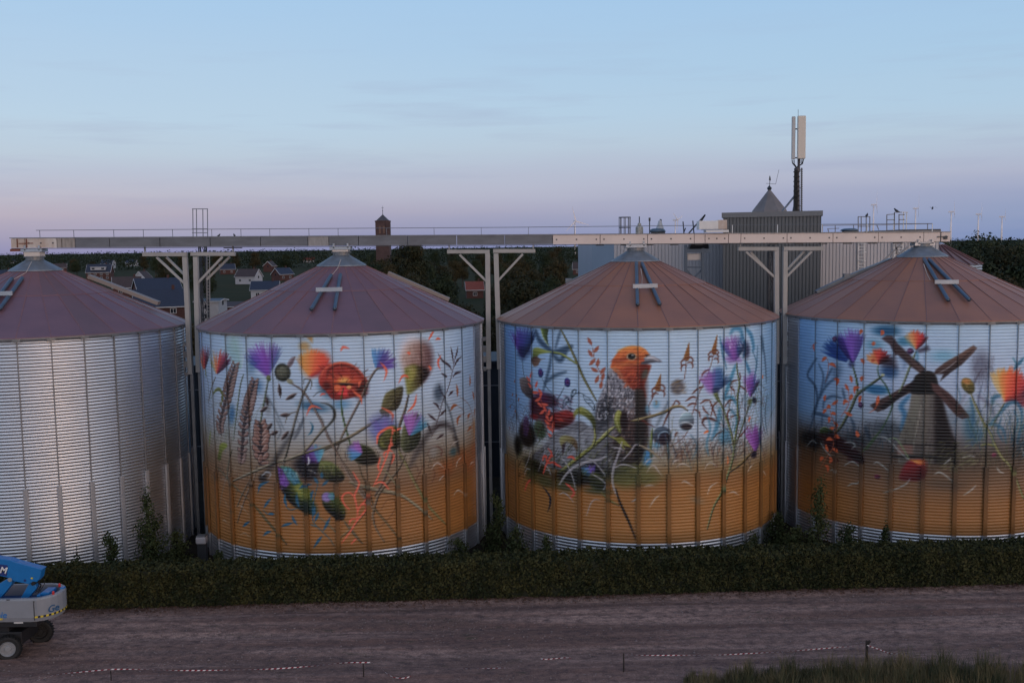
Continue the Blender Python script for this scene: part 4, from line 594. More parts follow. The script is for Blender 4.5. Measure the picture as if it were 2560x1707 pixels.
def mural_mill():
    random.seed(303); m = Mural(3); m.back([(790, 'badaf4'), (960, 'b6cae6'), (1050, 'a4b2c2'), (1095, '77757a'), (1135, '544a44'), (1178, '755c46'), (1215, '8d6948'), (1260, 'a27038'), (1400, 'ae7834')])
    m.o(1980, 780); m.side(120, '6aa4dc', .75, 110); m.side(450, '90bce4', .35, 90)
    m.o(1980, 780)
    # shadow plants left
    for P, w in (([(300, 570), (240, 660), (190, 780), (280, 900), (310, 1060), (290, 1200), (200, 1500)], 34), ([(330, 640), (380, 760), (370, 900), (320, 1080), (240, 1280)], 22), ([(560, 790), (450, 870), (380, 960), (340, 1060)], 26), ([(490, 690), (430, 800), (400, 880)], 26), ([(600, 1050), (500, 1030), (400, 1080), (380, 1180)], 30), ([(280, 1240), (350, 1250), (450, 1280)], 40), ([(620, 940), (650, 1080)], 30), ([(370, 1280), (365, 1400)], 16), ([(720, 1290), (760, 1400), (740, 1560)], 40), ([(900, 1400), (950, 1560)], 50)): m.st(P, w, '24405c', a=.7, soft=2.6)
    m.el(550, 720, 90, 120, 20, '4a6484', a=.5, soft=1.1); m.el(1150, 1420, 220, 120, 0, '3a444e', a=.6, soft=1.1); m.el(240, 1560, 200, 110, 0, '141a24', a=.85, soft=.8); m.el(780, 1560, 240, 100, 0, '3a424a', a=.6, soft=1)
    # blue / violet tuft
    m.fan((690, 620), -130, 60, 400, ['1c4c98', '14448c', '2858a0', '3a4a90'], 90, 20, .55); m.fan((750, 640), -96, 58, 440, ['201c58', '6a3cb0', '9a60cc', '8a58c0', '7050a8', '5a4a98'], 150, 18, .65); m.el(730, 640, 50, 50, 0, '28285c', a=.6, soft=1)
    m.twig([(740, 650), (780, 800), (795, 900), (790, 1000)], 14, '34502c', '7a8a50'); m.twig([(1100, 780), (920, 910), (790, 1010), (720, 1170), (600, 1390), (500, 1500)], 18, '3c4a2c', '8a9070')
    # teal washes and sails
    m.el(1150, 230, 170, 70, 0, '1f6690', a=.85, soft=1.1); m.el(1010, 400, 120, 80, 0, '5aa0b8', a=.6, soft=1.2); m.el(1040, 950, 150, 60, 0, '1670a0', a=.85, soft=.9); m.el(1190, 730, 110, 90, 0, '1c4c80', a=.75, soft=1.1); m.st([(1440, 1020), (1340, 1150), (1380, 1260), (1340, 1450)], 60, '1f74a8', a=.75, soft=3); m.el(1370, 360, 90, 60, 0, '2f84a8', a=.7, soft=1.1)
    m.fan((1060, 640), -90, 140, 200, ['f0b078', 'f09040', 'e84028', 'a01c28', '301420'], 110, 20, .7, r0=0); m.poly([(1080, 600), (1250, 540), (1280, 680), (1120, 660)], '2a1420', soft=6, a=.75)
    m.poly([(1095, 325), (1160, 285), (1230, 290), (1300, 390), (1519, 590), (1640, 700), (1600, 760), (1450, 640), (1300, 520), (1260, 530), (1200, 400)], '644c50', '4a3a40', ((1150, 300), (1500, 700)), soft=1.5, jit=.03)
    m.poly([(955, 1140), (1060, 1080), (1200, 1010), (1400, 890), (1519, 840), (1640, 800), (1660, 900), (1519, 950), (1300, 1060), (1150, 1180), (1050, 1225), (1010, 1200)], '54403f', '6a504c', ((1000, 1180), (1500, 900)), soft=1.2, jit=.03)
    m.st([(1055, 650), (1050, 720), (1075, 800), (1150, 900), (1220, 1080), (1220, 1180), (1140, 1360), (1040, 1520), (920, 1680)], 15, '2c5028', hi='8aa878'); m.el(1110, 770, 22, 18, 0, 'c8c898')
    m.fan((1520+0, 460), -92, 95, 240, ['58a0b8', 'f0b070', 'f09048', 'f04828', 'd02838', '5a1c30'], 150, 17, .75, r0=0); m.poly([(1530, 470), (1660, 420), (1680, 460), (1560, 490)], '2c1424', soft=4, a=.85); m.twig([(1515, 480), (1450, 640), (1370, 850), (1300, 1000)], 12, '4a5c40', 'aab890')
    for x, y in ((523, 332), (1450, 478), (843, 1138)): m.el(x, y, 40, 40, 0, '38204c', '6a4070', soft=.15); m.el(x-6, y-4, 20, 16, 0, '8a5c80', a=.7, soft=.8)
    OR = 'e06a30'
    for P in ([(275, 390), (270, 430), (280, 480)], [(365, 605), (395, 570), (425, 555)], [(450, 640), (500, 640), (540, 680)], [(510, 820), (560, 830), (550, 895)], [(715, 775), (725, 820), (735, 860)], [(850, 850), (855, 810), (880, 790)], [(650, 880), (670, 920), (695, 965)], [(770, 1000), (770, 930), (830, 920)], [(400, 1090), (400, 1050), (415, 1015)], [(490, 1130), (530, 1110), (560, 1075)], [(710, 1080), (725, 1040), (735, 1000)], [(825, 1110), (830, 1060), (850, 1020)], [(630, 1140), (650, 1090), (690, 1100)], [(380, 1240), (400, 1210), (425, 1190)], [(430, 1190), (450, 1150), (475, 1180)], [(480, 1235), (510, 1240), (550, 1250)], [(645, 1225), (700, 1250), (740, 1265)], [(455, 1360), (455, 1310), (465, 1280)], [(510, 1350), (540, 1370), (560, 1400)], [(455, 1460), (480, 1430), (520, 1410)], [(1040, 1150), (1050, 1080), (1060, 1020)], [(1090, 285), (1110, 250), (1090, 225)], [(985, 405), (1000, 385), (1005, 370)], [(835, 270), (845, 235), (870, 230)], [(845, 575), (865, 595), (885, 625)], [(975, 610), (995, 590), (1010, 575)], [(800, 1530), (800, 1490), (790, 1450)], [(520, 1580), (540, 1550), (590, 1530)]): m.st(P, 44, OR, prof='l', soft=.5)
    m.st([(425, 560), (445, 620), (440, 720), (410, 860)], 6, 'c05c38'); m.st([(695, 960), (700, 1080), (680, 1160), (600, 1280)], 8, 'd05c38'); m.st([(460, 1180), (490, 1290), (540, 1400), (520, 1560)], 8, 'd05c38'); m.st([(950, 1230), (1010, 1190), (1040, 1130)], 8, OR); m.st([(230, 450), (270, 390), (310, 375)], 5, 'c05c48')
    m.poly([(335, 1470), (350, 1430), (400, 1405), (480, 1440), (510, 1470), (440, 1500), (370, 1495)], '4c6438', '26341c', ((400, 1420), (420, 1490)), sm=True, soft=1); m.st([(345, 1430), (400, 1405), (480, 1440)], 7, 'a8b890'); m.poly([(330, 1490), (510, 1480), (620, 1560), (500, 1600), (350, 1560)], '30141c', soft=3, a=.9)
    # ---- the mill
    m.grass(60, 1500, [(60, 1640), (1500, 1600)], 170, 240, ['22262c', '3a4650', '1a1c20', '5c6a70', '2a5068'], 8, .6)
    m.o(2250, 780)
    m.el(600, 1330, 200, 160, 0, '4a5a68', a=.35, soft=1.1); m.el(860, 1380, 90, 240, 0, '2a6a84', a=.6, soft=1.1); m.el(530, 540, 170, 90, 0, '58b0cc', a=.5, soft=1.3)
    m.poly([(145, 950), (470, 950), (520, 1070), (560, 1250), (610, 1450), (680, 1580), (700, 1700), (690, 1850), (-20, 1850), (-30, 1640), (0, 1500), (50, 1400), (110, 1200)], '88827a', '5a5250', ((100, 1300), (600, 1400)), soft=1.5); m.poly([(260, 1020), (340, 1010), (340, 1850), (170, 1850), (220, 1400)], '8a8276', '6a645c', ((260, 1100), (330, 1700)), soft=5, a=.7); m.poly([(430, 990), (470, 950), (530, 1100), (570, 1280), (640, 1500), (690, 1620), (700, 1850), (430, 1850), (425, 1300)], '2c1c20', '1c1416', ((450, 1000), (600, 1700)), soft=4, a=.92); m.poly([(120, 1200), (190, 1030), (250, 1040), (170, 1850), (0, 1850), (10, 1500)], '8c8a7a', '5c5850', ((180, 1050), (80, 1700)), soft=4, a=.8)
    m.st([(265, 1080), (230, 1300), (180, 1560), (160, 1690)], 9, 'b4aea0', a=.7)
    m.poly([(165, 830), (190, 780), (260, 735), (340, 718), (410, 740), (450, 800), (475, 900), (500, 990), (150, 1000), (140, 930)], '1e1818', '38302c', ((300, 980), (300, 740)), sm=True, soft=1.5)
    m.poly([(-260, 1060+100), (-100, 1060), (160, 840), (200, 870), (150, 950), (0, 1050), (-200, 1200)], '2c2024', soft=1.5, a=.9)
    m.poly([(-20, 400), (60, 500), (170, 590), (300, 690), (250, 730), (260, 760), (150, 680), (0, 550), (-60, 480)], '54403f', '705852', ((0, 420), (260, 740)), soft=1.2)
    m.poly([(410, 760), (440, 700), (560, 610), (720, 520), (900, 405), (945, 440), (900, 500), (760, 640), (620, 740), (490, 850), (530, 760)], '7a5e54', '463638', ((640, 560), (700, 680)), soft=1.2); m.st([(470, 750), (590, 680), (690, 600)], 8, 'c8c8d0', a=.8)
    m.poly([(380, 860), (470, 890), (600, 990), (720, 1110), (840, 1260), (850, 1290), (760, 1310), (690, 1270), (580, 1150), (500, 1050), (400, 960)], '6a4a48', '523a3a', ((450, 880), (720, 1250)), soft=1.2)
    for P in ([(120, 640), (200, 690), (290, 770)], [(20, 520), (150, 640)], [(600, 700), (780, 560), (900, 450)], [(500, 960), (650, 1120), (800, 1260)], [(40, 960), (150, 880)]): m.st(P, 7, '140e12', a=.6)
    m.st([(230, 655), (200, 590), (300, 690)], 6, '1c1416'); m.st([(0, 560), (60, 620), (40, 700)], 40, '2c5c98', a=.3, soft=3)
    m.hatch((-20, 1050, 690, 1840), 240, 60, 90, ['9a9284', '241c1c', '3a3230', '4a4440'], 8, .28, inpoly([(145, 950), (470, 950), (610, 1450), (700, 1700), (690, 1850), (-20, 1850), (0, 1500)]))
    m.o(2250, 1080)
    m.poly([(-30, 150), (160, 150), (160, 270), (-30, 270)], '8c6a60', soft=1.5, a=.85); m.poly([(180, 160), (300, 160), (300, 280), (180, 280)], '5c5450', soft=1.5, a=.8); m.st([(-30, 150), (300, 155), (690, 160)], 10, '161012'); m.st([(-100, 300), (300, 300), (500, 320)], 34, '141012', a=.8, soft=2)
    m.o(2250, 780)
    m.st([(-160, 1560), (-60, 1545), (20, 1640), (100, 1780), (120, 1830)], 13, '7a9068', hi='b8c4a0'); m.st([(200, 480), (215, 540), (210, 600)], 26, '3088b0', a=.6, soft=2)
    for P, w, c in (([(860, 1050), (900, 1250), (870, 1450)], 34, '1f6c94'), ([(1000, 900), (960, 1100), (1010, 1300)], 20, '4a5c84'), ([(1240, 1300), (1200, 1450), (1260, 1580)], 30, '22688c'), ([(1400, 1200), (1440, 1350), (1400, 1520)], 26, '2a7a9c'), ([(1380, 560), (1440, 640), (1500, 600)], 22, '2a86a4'), ([(700, 900), (740, 1040), (700, 1150)], 16, '5a8cac')): m.st(P, w, c, a=.7, prof='t', soft=1.5)
    # seed head, orange tuft, teal arcs
    m.el(990, 660, 130, 220, 0, '5a5c72', a=.6, soft=1.1); m.hatch((880, 500, 1160, 900), 90, 90, 90, ['5c5c74', '7a7c94', '48485c'], 9, .3); m.st([(1000, 700), (940, 800), (900, 900)], 12, '4a4658', a=.7, soft=1.5)
    m.poly([(750, 850), (790, 805), (860, 820), (910, 890), (910, 970), (860, 1005), (800, 970), (755, 910)], '8a7a34', '4c4a24', ((780, 840), (880, 980)), sm=True, soft=1.2); m.el(815, 850, 55, 35, 20, 'd09048', a=.85, soft=.7); m.hatch((770, 820, 890, 980), 40, 24, 60, ['d8a868', '34301c', 'b0a850'], 7, .5)
    m.twig([(870, 1005), (930, 1160), (1020, 1350), (1110, 1500), (1160, 1620), (1250, 1780), (1330, 1860), (1400, 2000), (1500, 2250), (1519, 2260)], 18, '5c5c2c', 'b8b878'); m.st([(980, 1640), (1050, 1615), (1130, 1630), (1180, 1660)], 16, '7a7c38', hi='b8ba78')
    m.fan((1285, 1090), -68, 110, 430, ['d8c8a0', 'e8b860', 'f49c30', 'f86020', 'f04020', 'd83038', '7a2848', '4a3060'], 260, 22, .7, r0=0); m.poly([(1290, 1080), (1250, 820), (1300, 740), (1380, 760), (1480, 780), (1519, 900), (1450, 1060)], 'f8701c', 'c82c38', ((1280, 900), (1500, 950)), sm=True, soft=7, a=.7); m.poly([(1300, 1085), (1519, 1000), (1560, 1150), (1480, 1160), (1400, 1090)], '8a1c30', soft=4, a=.8)
    m.twig([(1275, 1110), (1180, 1280), (1110, 1430)], 12, '7a7440', 'b0ac78')
    for P, w in (([(1130, 1130), (1150, 1050), (1230, 1020)], 50), ([(1100, 1370), (1220, 1240), (1330, 1120), (1430, 1110), (1490, 1220), (1480, 1400)], 44), ([(1080, 1380), (1180, 1380), (1270, 1450), (1300, 1600)], 34), ([(1519, 560), (1440, 640), (1400, 700)], 40), ([(1519, 1380), (1470, 1460), (1440, 1600)], 44)): m.st(P, w, '1f6f96', a=.8, soft=2.2)
    m.st([(960, 1030), (1050, 1090), (1130, 1190), (1150, 1280)], 40, '5c5a74', a=.5, soft=3); m.st([(740, 1130), (800, 1010)], 30, '6a6878', a=.4, soft=3); m.el(960, 1500, 90, 120, 0, '2f7c98', a=.4, soft=1.2); m.hatch((880, 1400, 1040, 1600), 40, 80, 95, ['1c6c94', '2c5c70'], 9, .4)
    m.o(2250, 1080)
    m.poly([(120, 335), (310, 345), (320, 480), (250, 580), (120, 590), (0, 570), (20, 480), (60, 400)], '8e1420', '5a0c18', ((120, 400), (180, 580)), sm=True, soft=3); m.poly([(120, 338), (300, 338), (300, 400), (230, 400)], 'e8b048', 'd87020', ((150, 340), (260, 400)), soft=2)
    m.grass(300, 1519, [(300, 420), (900, 440), (1519, 380)], 130, 200, ['241c1a', '5c5a40', '8a8a64', '3a3028'], 7, .55); m.grass(850, 1519, [(850, 100), (1519, 60)], 60, 420, ['1f5f84', '2a4c60', '5a6a44'], 9, .6)
    for x, y in ((1155, 280),): m.el(x, y, 32, 30, 0, '5a1c3c', 'a04068', soft=.2)
    m.o(1980, 1080); m.el(1045, 545, 38, 30, 0, '481430', '8a3058', soft=.2)
    m.poly([(380, 60), (540, 50), (650, 110), (760, 200), (870, 290), (860, 380), (720, 330), (600, 230), (430, 200)], '3a1424', '240c16', ((450, 100), (800, 340)), sm=True, soft=3, a=.9); m.hatch((400, 60, 860, 360), 80, 60, 30, ['5c2438', '1c0810', '4a1c2c'], 9, .45)
    for P in ([(415, 100), (460, 80), (500, 95)], [(415, 145), (425, 200), (445, 235)], [(495, 200), (530, 215), (560, 250)], [(350, 355), (360, 320), (395, 310)], [(460, 305), (480, 340), (455, 380)], [(405, 405), (440, 430), (440, 490)], [(520, 60), (550, 50), (575, 75)], [(800, 60), (805, 30), (790, -10)]): m.st(P, 46, OR, prof='l', soft=.5)
    m.st([(520, -20), (500, 180), (430, 300), (335, 465)], 9, 'b86a48')
    for P in ([(640, 130), (720, 120), (770, 160), (730, 205)], [(640, 410), (700, 370), (760, 365), (830, 420)], [(1000, 385), (1040, 368), (1100, 400), (1190, 480)], [(680, 665), (730, 630), (800, 625), (830, 590)], [(1120, 740), (1220, 715), (1350, 660), (1410, 620), (1450, 560)], [(180, 170), (250, 100), (300, 140)], [(345, 120), (400, 210), (480, 300)], [(470, 470), (510, 455), (540, 490)], [(1040, 55), (1130, 60), (1230, 140), (1330, 250), (1440, 345)]): m.st(P, 15, 'a8b0b0', a=.75, prof='t')
    m.st([(1080, -20), (990, 90), (920, 180), (860, 240)], 15, '34502c', hi='7a9060')
    m.o(2250, 1080)
    for P in ([(420, 515), (480, 490), (560, 530), (650, 610)], [(780, 770), (870, 710), (930, 650)], [(770, 310), (850, 290), (920, 300)], [(1185, 430), (1220, 480), (1270, 500)], [(1490, 180), (1510, 260), (1519, 300)], [(540, 390), (590, 350), (620, 320)]): m.st(P, 14, 'c0c4c0', a=.8, prof='t')
    m.hatch((430, 100, 900, 460), 90, 90, -22, ['8c9060', '24241a', '5c6040', 'a8ac78'], 9, .45); m.hatch((1340, 100, 1519, 330), 40, 120, -62, ['1f4f68', '14303c'], 12, .5); m.el(560, 640, 260, 90, 0, '4a4640', a=.4, soft=1.1)
    return m
# ---------------------------------------------------------------- silos
def paint_mat():
    m = bpy.data.materials.new('painted corrugated sheet'); m.use_nodes = True; t = m.node_tree; b = t.nodes['Principled BSDF']; L = t.links.new
    at_ = t.nodes.new('ShaderNodeAttribute'); at_.attribute_name = 'paint'
    tcn = t.nodes.new('ShaderNodeTexCoord'); n = t.nodes.new('ShaderNodeTexNoise'); n.inputs['Scale'].default_value = .8; n.inputs['Detail'].default_value = 6; L(tcn.outputs['Object'], n.inputs[0])
    g = t.nodes.new('ShaderNodeMapRange'); g.inputs[1].default_value = .3; g.inputs[2].default_value = .7; g.inputs[3].default_value = .93; g.inputs[4].default_value = 1.04; L(n.outputs['Fac'], g.inputs[0])
    v = t.nodes.new('ShaderNodeVectorMath'); v.operation = 'SCALE'; L(at_.outputs['Color'], v.inputs[0]); L(g.outputs[0], v.inputs['Scale'])
    gm = t.nodes.new('ShaderNodeVectorMath'); gm.operation = 'SCALE'; gm.inputs[0].default_value = (.58, .61, .67); L(g.outputs[0], gm.inputs['Scale'])
    x = t.nodes.new('ShaderNodeMix'); x.data_type = 'RGBA'; L(at_.outputs['Alpha'], x.inputs[0]); L(gm.outputs[0], x.inputs[6]); L(v.outputs[0], x.inputs[7]); L(x.outputs[2], b.inputs['Base Color'])
    me_ = t.nodes.new('ShaderNodeMapRange'); me_.inputs[3].default_value = .92; me_.inputs[4].default_value = 0.0; L(at_.outputs['Alpha'], me_.inputs[0]); L(me_.outputs[0], b.inputs['Metallic'])
    ro = t.nodes.new('ShaderNodeMapRange'); ro.inputs[3].default_value = .38; ro.inputs[4].default_value = .42; L(at_.outputs['Alpha'], ro.inputs[0]); L(ro.outputs[0], b.inputs['Roughness'])
    return m
SHEET = paint_mat()
PGAIN = 1.02
def lin(a): return np.where(a <= .04045, a/12.92, ((a+.055)/1.055)**2.4)
def sampler(mur, lim):
    im = None if mur is None else lin(np.clip(.78+(mur.im-.78)*1.12, .01, 1))*PGAIN
    if im is not None: g_ = im.mean(2, keepdims=True); im = np.clip(g_+(im-g_)*.84, 0, .9)
    def f(ang, z):
        n = len(ang); out = np.zeros((n, 4))
        if im is None: return out
        u = np.clip((ang+AMAX)*R0*KC-.5, 0, CWD-1.01); v = np.clip((14.2-z)*KC-.5, 0, CHT-1.01)
        i, j = u.astype(int), v.astype(int); fu, fv = (u-i)[:, None], (v-j)[:, None]
        out[:, :3] = (im[j, i]*(1-fu)+im[j, i+1]*fu)*(1-fv)+(im[j+1, i]*(1-fu)+im[j+1, i+1]*fu)*fv
        out[:, 3] = (ang > lim[0]) & (ang < lim[1]) & (z > Z_BAND)
        return out
    return f
def grid_mesh(name, V, nr, nc, closed, colr, parent, smooth=True):
    me = bpy.data.meshes.new(name); me.vertices.add(len(V)); me.vertices.foreach_set('co', V.astype(np.float32).ravel())
    c = np.arange(nc if closed else nc-1); r = np.arange(nr-1); R_, C_ = np.meshgrid(r, c, indexing='ij'); C2 = (C_+1) % nc
    F = np.stack([R_*nc+C_, R_*nc+C2, (R_+1)*nc+C2, (R_+1)*nc+C_], -1).reshape(-1, 4)
    me.loops.add(F.size); me.loops.foreach_set('vertex_index', F.astype(np.int32).ravel()); me.polygons.add(len(F)); me.polygons.foreach_set('loop_start', np.arange(0, F.size, 4, dtype=np.int32))
    me.polygons.foreach_set('use_smooth', [smooth]*len(F)); me.update(calc_edges=True)
    a = me.color_attributes.new('paint', 'FLOAT_COLOR', 'POINT'); a.data.foreach_set('color', colr.astype(np.float32).ravel())
    me.materials.append(SHEET); o = bpy.data.objects.new(name, me); COL.objects.link(o); o.parent = parent; return o

BEAM_A = at(33, 621, 65.4); BEAM_B = at(2370, 604.6, 67.85)
def beam_pt(x):
    t = (x-BEAM_A.x)/(BEAM_B.x-BEAM_A.x); return BEAM_A+(BEAM_B-BEAM_A)*t
def roof_mat(name, c, c2):
    return mat(name, c, .46, .3, 0, .5, c2, bump=.12, bscale=30)
SEAMM = [mat('rusty roof seam', (.30, .13, .115), .6, .1, 0, 6, (.17, .10, .12)), mat('brown roof seam', (.20, .105, .095), .6, .1)]
ROOFM = [roof_mat('mauve weathered roof', (.225, .118, .138), (.185, .10, .12)), roof_mat('brown weathered roof', (.36, .155, .095), (.29, .13, .088))]
ROOFV = [[roof_mat('darker mauve roof sheet', (.20, .11, .125), (.17, .10, .11)), roof_mat('rustier mauve roof sheet', (.245, .118, .125), (.20, .105, .115))], [roof_mat('darker brown roof sheet', (.325, .142, .092), (.26, .12, .085)), roof_mat('rustier brown roof sheet', (.38, .155, .085), (.31, .135, .085))]]
PH = [(128, 862), (830, 850), (1595, 840), (2397, 830)]
def silo(i, mur, lims, label):
    cx_, cy_ = SILO[i]; root = empty('grain_silo', (cx_, cy_, 0), label, 'silo', 'grain silos in a row')
    fb = math.atan2(-cy_, -cx_); smp = sampler(mur, lims); dA = 2*math.pi/NPAN; ph = cyl(i, *PH[i])[0] % dA
    # wall: real corrugation, so that each wave catches its own light
    P = .19; A = .018; rows = int(Z_EAVE/P*6); zs = np.linspace(0, Z_EAVE, rows+1)
    per = 26 if mur is not None else 5
    angs = []
    for k in range(NPAN):
        a0 = ph+k*dA; am = (a0+dA/2+math.pi) % (2*math.pi)-math.pi; n = per if abs(am) < rad(101) else 4
        angs += [a0+dA*j/n for j in range(n)]
    angs = np.array(angs); wr = (angs+math.pi) % (2*math.pi)-math.pi
    rr = R0+A*np.cos(2*math.pi*zs/P)+.008*np.sin(zs*1.7)
    Zg, Ag = np.meshgrid(zs, angs, indexing='ij'); Rg = np.repeat(rr[:, None], len(angs), 1)
    V = np.stack([Rg*np.cos(Ag+fb), Rg*np.sin(Ag+fb), Zg], -1).reshape(-1, 3)
    c = smp(np.repeat(wr[None, :], len(zs), 0).ravel(), Zg.ravel())
    grid_mesh('wall', V, len(zs), len(angs), True, c, root)
    # stiffeners: a slim upper one and a heavy lower one at every seam
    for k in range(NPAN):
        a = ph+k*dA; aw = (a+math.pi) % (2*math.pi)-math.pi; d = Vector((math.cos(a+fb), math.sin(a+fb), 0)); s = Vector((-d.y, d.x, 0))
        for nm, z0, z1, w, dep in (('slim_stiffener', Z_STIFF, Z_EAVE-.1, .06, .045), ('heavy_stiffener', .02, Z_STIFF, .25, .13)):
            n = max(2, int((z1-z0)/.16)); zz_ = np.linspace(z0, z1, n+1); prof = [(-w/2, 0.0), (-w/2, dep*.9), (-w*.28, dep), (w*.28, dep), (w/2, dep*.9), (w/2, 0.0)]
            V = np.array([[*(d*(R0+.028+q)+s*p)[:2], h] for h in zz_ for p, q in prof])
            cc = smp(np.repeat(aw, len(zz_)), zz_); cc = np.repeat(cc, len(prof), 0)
            if nm == 'slim_stiffener': cc[:, :3] *= .42                      # shadow line along each slim stiffener, darkened into its paint colour
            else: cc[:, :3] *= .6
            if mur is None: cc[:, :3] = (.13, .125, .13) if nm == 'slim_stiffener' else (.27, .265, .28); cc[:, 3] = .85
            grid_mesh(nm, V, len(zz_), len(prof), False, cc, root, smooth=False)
    a0 = fb+ph
    MB().lathe([(8.98, 13.93), (9.10, 13.95), (9.16, 14.06), (9.17, 14.15), (9.02, 14.16)], n=NPAN, a0=a0).build('eave_ring', GALV, root)
    mb = MB(); mb.box((9.13, 0, 14.0), (.14, .45, .10)); br = mb.build('eave_bracket', GALVD, root); br.rotation_euler.z = a0
    for k in range(1, NPAN):
        q = br.copy(); COL.objects.link(q); q.parent = root; q.rotation_euler.z = a0+k*dA
    # roof: two tiers of flat sheets with raised seams
    rm = ROOFM[0 if i < 2 else 1]; sl_ = (Z_CAP-14.17)/(9.2-1.42)
    def rz_(r): return 14.17+(9.2-r)*sl_
    mb = MB(); mb.lathe([(9.24, 14.13), (9.22, 14.17), (4.6, rz_(4.6)), (4.6, rz_(4.6)+.025), (1.42, Z_CAP+.025)], n=NPAN, a0=a0); rq = random.Random(60+i); mb.mi = [rq.choice([0, 0, 2, 3]) for _ in mb.mi]; mb.m = 1
    for k in range(NPAN):
        a = a0+k*dA; d = Vector((math.cos(a), math.sin(a), 0)); mb.bar(d*9.2+Vector((0, 0, 14.163)), d*1.45+Vector((0, 0, Z_CAP+.012)), .045, .05)
    mb.build('roof', [rm, SEAMM[0 if i < 2 else 1], *ROOFV[0 if i < 2 else 1]], root)
    MB().lathe([(1.62, Z_CAP-.04), (1.6, Z_CAP+.03), (.62, Z_CAP+.62), (.56, Z_CAP+.66)], n=24).build('roof_cap', mat('blue grey cap steel', (.24, .27, .31), .5, .5, .3, 2), root)
    bz = beam_pt(cx_).z; nk = Z_CAP+.6
    MB().lathe([(.55, nk), (.55, nk+.22), (.66, nk+.22), (.66, nk+.28), (.3, nk+.28)], n=20).build('neck', GALVD, root)
    hb = max(bz-.02-(nk+.28), .1)
    mb = MB(); mb.box((0, 0, nk+.28+hb*.3), (1.0, .8, hb*.55)); mb.build('outlet_box', CREAM, root, bevel=.01)
    mb = MB(); mb.box((0, 0, bz-.14), (1.35, .9, .20)); mb.box((-.4, -.4, bz+.02), (.12, .1, .3)); mb.box((.5, -.4, bz+.02), (.12, .1, .3)); mb.build('flange_plate', GALV, root, bevel=.008)
    return root, fb
def roof_at(i, x, y, off=0.0):                    # where a photo pixel meets a silo's roof cone
    r = ray(x, y); cx_, cy_ = SILO[i]; sl_ = (Z_CAP-14.17)/(9.2-1.42)
    lo = None
    for k in range(4000):
        Y = cy_-9.3+k*.004; p = at(x, y, Y); d = math.hypot(p.x-cx_, p.y-cy_)
        if p.z <= 14.17+(9.2-d)*sl_+off: lo = p; break
    return (lo or at(x, y, cy_-5))-Vector((cx_, cy_, 0))
m1 = mural_flowers(); m2 = mural_bird(); m3 = mural_mill()
def snap(i, x):
    a = cyl(i, x, 900)[0]; dA = 2*math.pi/NPAN; ph = cyl(i, *PH[i])[0]
    return ph+round((a-ph)/dA)*dA
s1, fb1 = silo(0, None, (0, 0), 'bare galvanised grain silo with mauve cone roof at the left edge')
s2, fb2 = silo(1, m1, (rad(-103), snap(1, 1194)), 'grain silo painted with wheat ears, a red poppy and seed heads')
s3, fb3 = silo(2, m2, (snap(2, 1266), rad(103)), 'grain silo painted with an orange-headed grey bird among flowers')
s4, fb4 = silo(3, m3, (snap(3, 2002), rad(103)), 'grain silo painted with a dark windmill and purple flowers at the right')
SIL = [s1, s2, s3, s4]
# pairs of blue pipes held by a cross plate on each roof; cables; chutes on the slopes
def c1(x, y): return (x/3.675, 480+y/3.675)
def c2_(x, y): return (640+x/3.675, 480+y/3.675)
def c3(x, y): return (1280+x/3.675, 480+y/3.675)
def c4(x, y): return (1920+x/3.675, 480+y/3.675)
CHUTE = mat('dull beige chute', (.27, .23, .21), .6, .1)
PIPES = [((c1(110, 795), c1(-110, 1085)), (c1(205, 790), c1(-5, 1075)), (c1(-130, 935), c1(115, 930))),
         ((c2_(690, 765), c2_(508, 1078)), (c2_(775, 760), c2_(722, 1075)), (c2_(550, 898), c2_(793, 893))),
         ((c3(1143, 650), c3(1154, 1035)), (c3(1195, 655), c3(1358, 1030)), (c3(1110, 866), c3(1338, 860))),
         ((c4(1435, 615), c4(1658, 995)), (c4(1480, 620), c4(1850, 992)), (c4(1532, 826), c4(1752, 826)))]
for i, (pa, pb, pl) in enumerate(PIPES):
    for (a, b) in (pa, pb):
        A, B = roof_at(i, *a, .16), roof_at(i, *b, .22); mb = MB(); mb.tube([A, B], .115, 12, cap=False); mb.tube([A, B], .09, 12, cap=True); mb.build('vent_pipe', BLUEP, SIL[i], smooth=True)
    A, B = roof_at(i, *pl[0], .42), roof_at(i, *pl[1], .42); mb = MB(); mb.bar(A, B, .08, .26); mb.build('cross_plate', GALV, SIL[i], bevel=.01)
def cable(i, pts):
    MB().tube([roof_at(i, *p, .05) if k else roof_at(i, *p, .3) for k, p in enumerate(pts)], .014, 5).build('cable', CREAM, SIL[i])
cable(0, [c1(290, 640), c1(240, 740), c1(130, 800)]); cable(1, [c2_(780, 620), c2_(750, 700), c2_(700, 760)]); cable(2, [c3(1183, 700), c3(1196, 780), c3(1194, 850)]); cable(3, [c4(1430, 660), c4(1460, 750), c4(1490, 810)])
for i, a, b, m_ in ((0, c1(820, 775), c1(1460, 1022), CHUTE), (1, c2_(1215, 745), c2_(1775, 988), CHUTE)):
    cx_, cy_ = SILO[i]; Y = cy_+1.4; A, B = at(*a, Y), at(*b, Y); o = Vector((cx_, cy_, 0)); mb = MB(); mb.bar(A-o, B-o, .55, .24)
    mb.build('roof_chute', m_, SIL[i], bevel=.01)
for i, pts in ((2, [c3(930, 648), c3(520, 832)]), (3, [c4(1130, 620), c4(720, 785), c4(440, 920)])):
    cx_, cy_ = SILO[i]; Y = cy_+1.2; o = Vector((cx_, cy_, 0)); q = [at(*p, Y)-o for p in pts]; mb = MB()
    for a, b in zip(q, q[1:]): mb.bar(a, b, .5, .2)
    mb.box(q[1]+Vector((0, 0, .12)), (.4, .4, .3)); mb.build('roof_chute', GALVD, SIL[i])

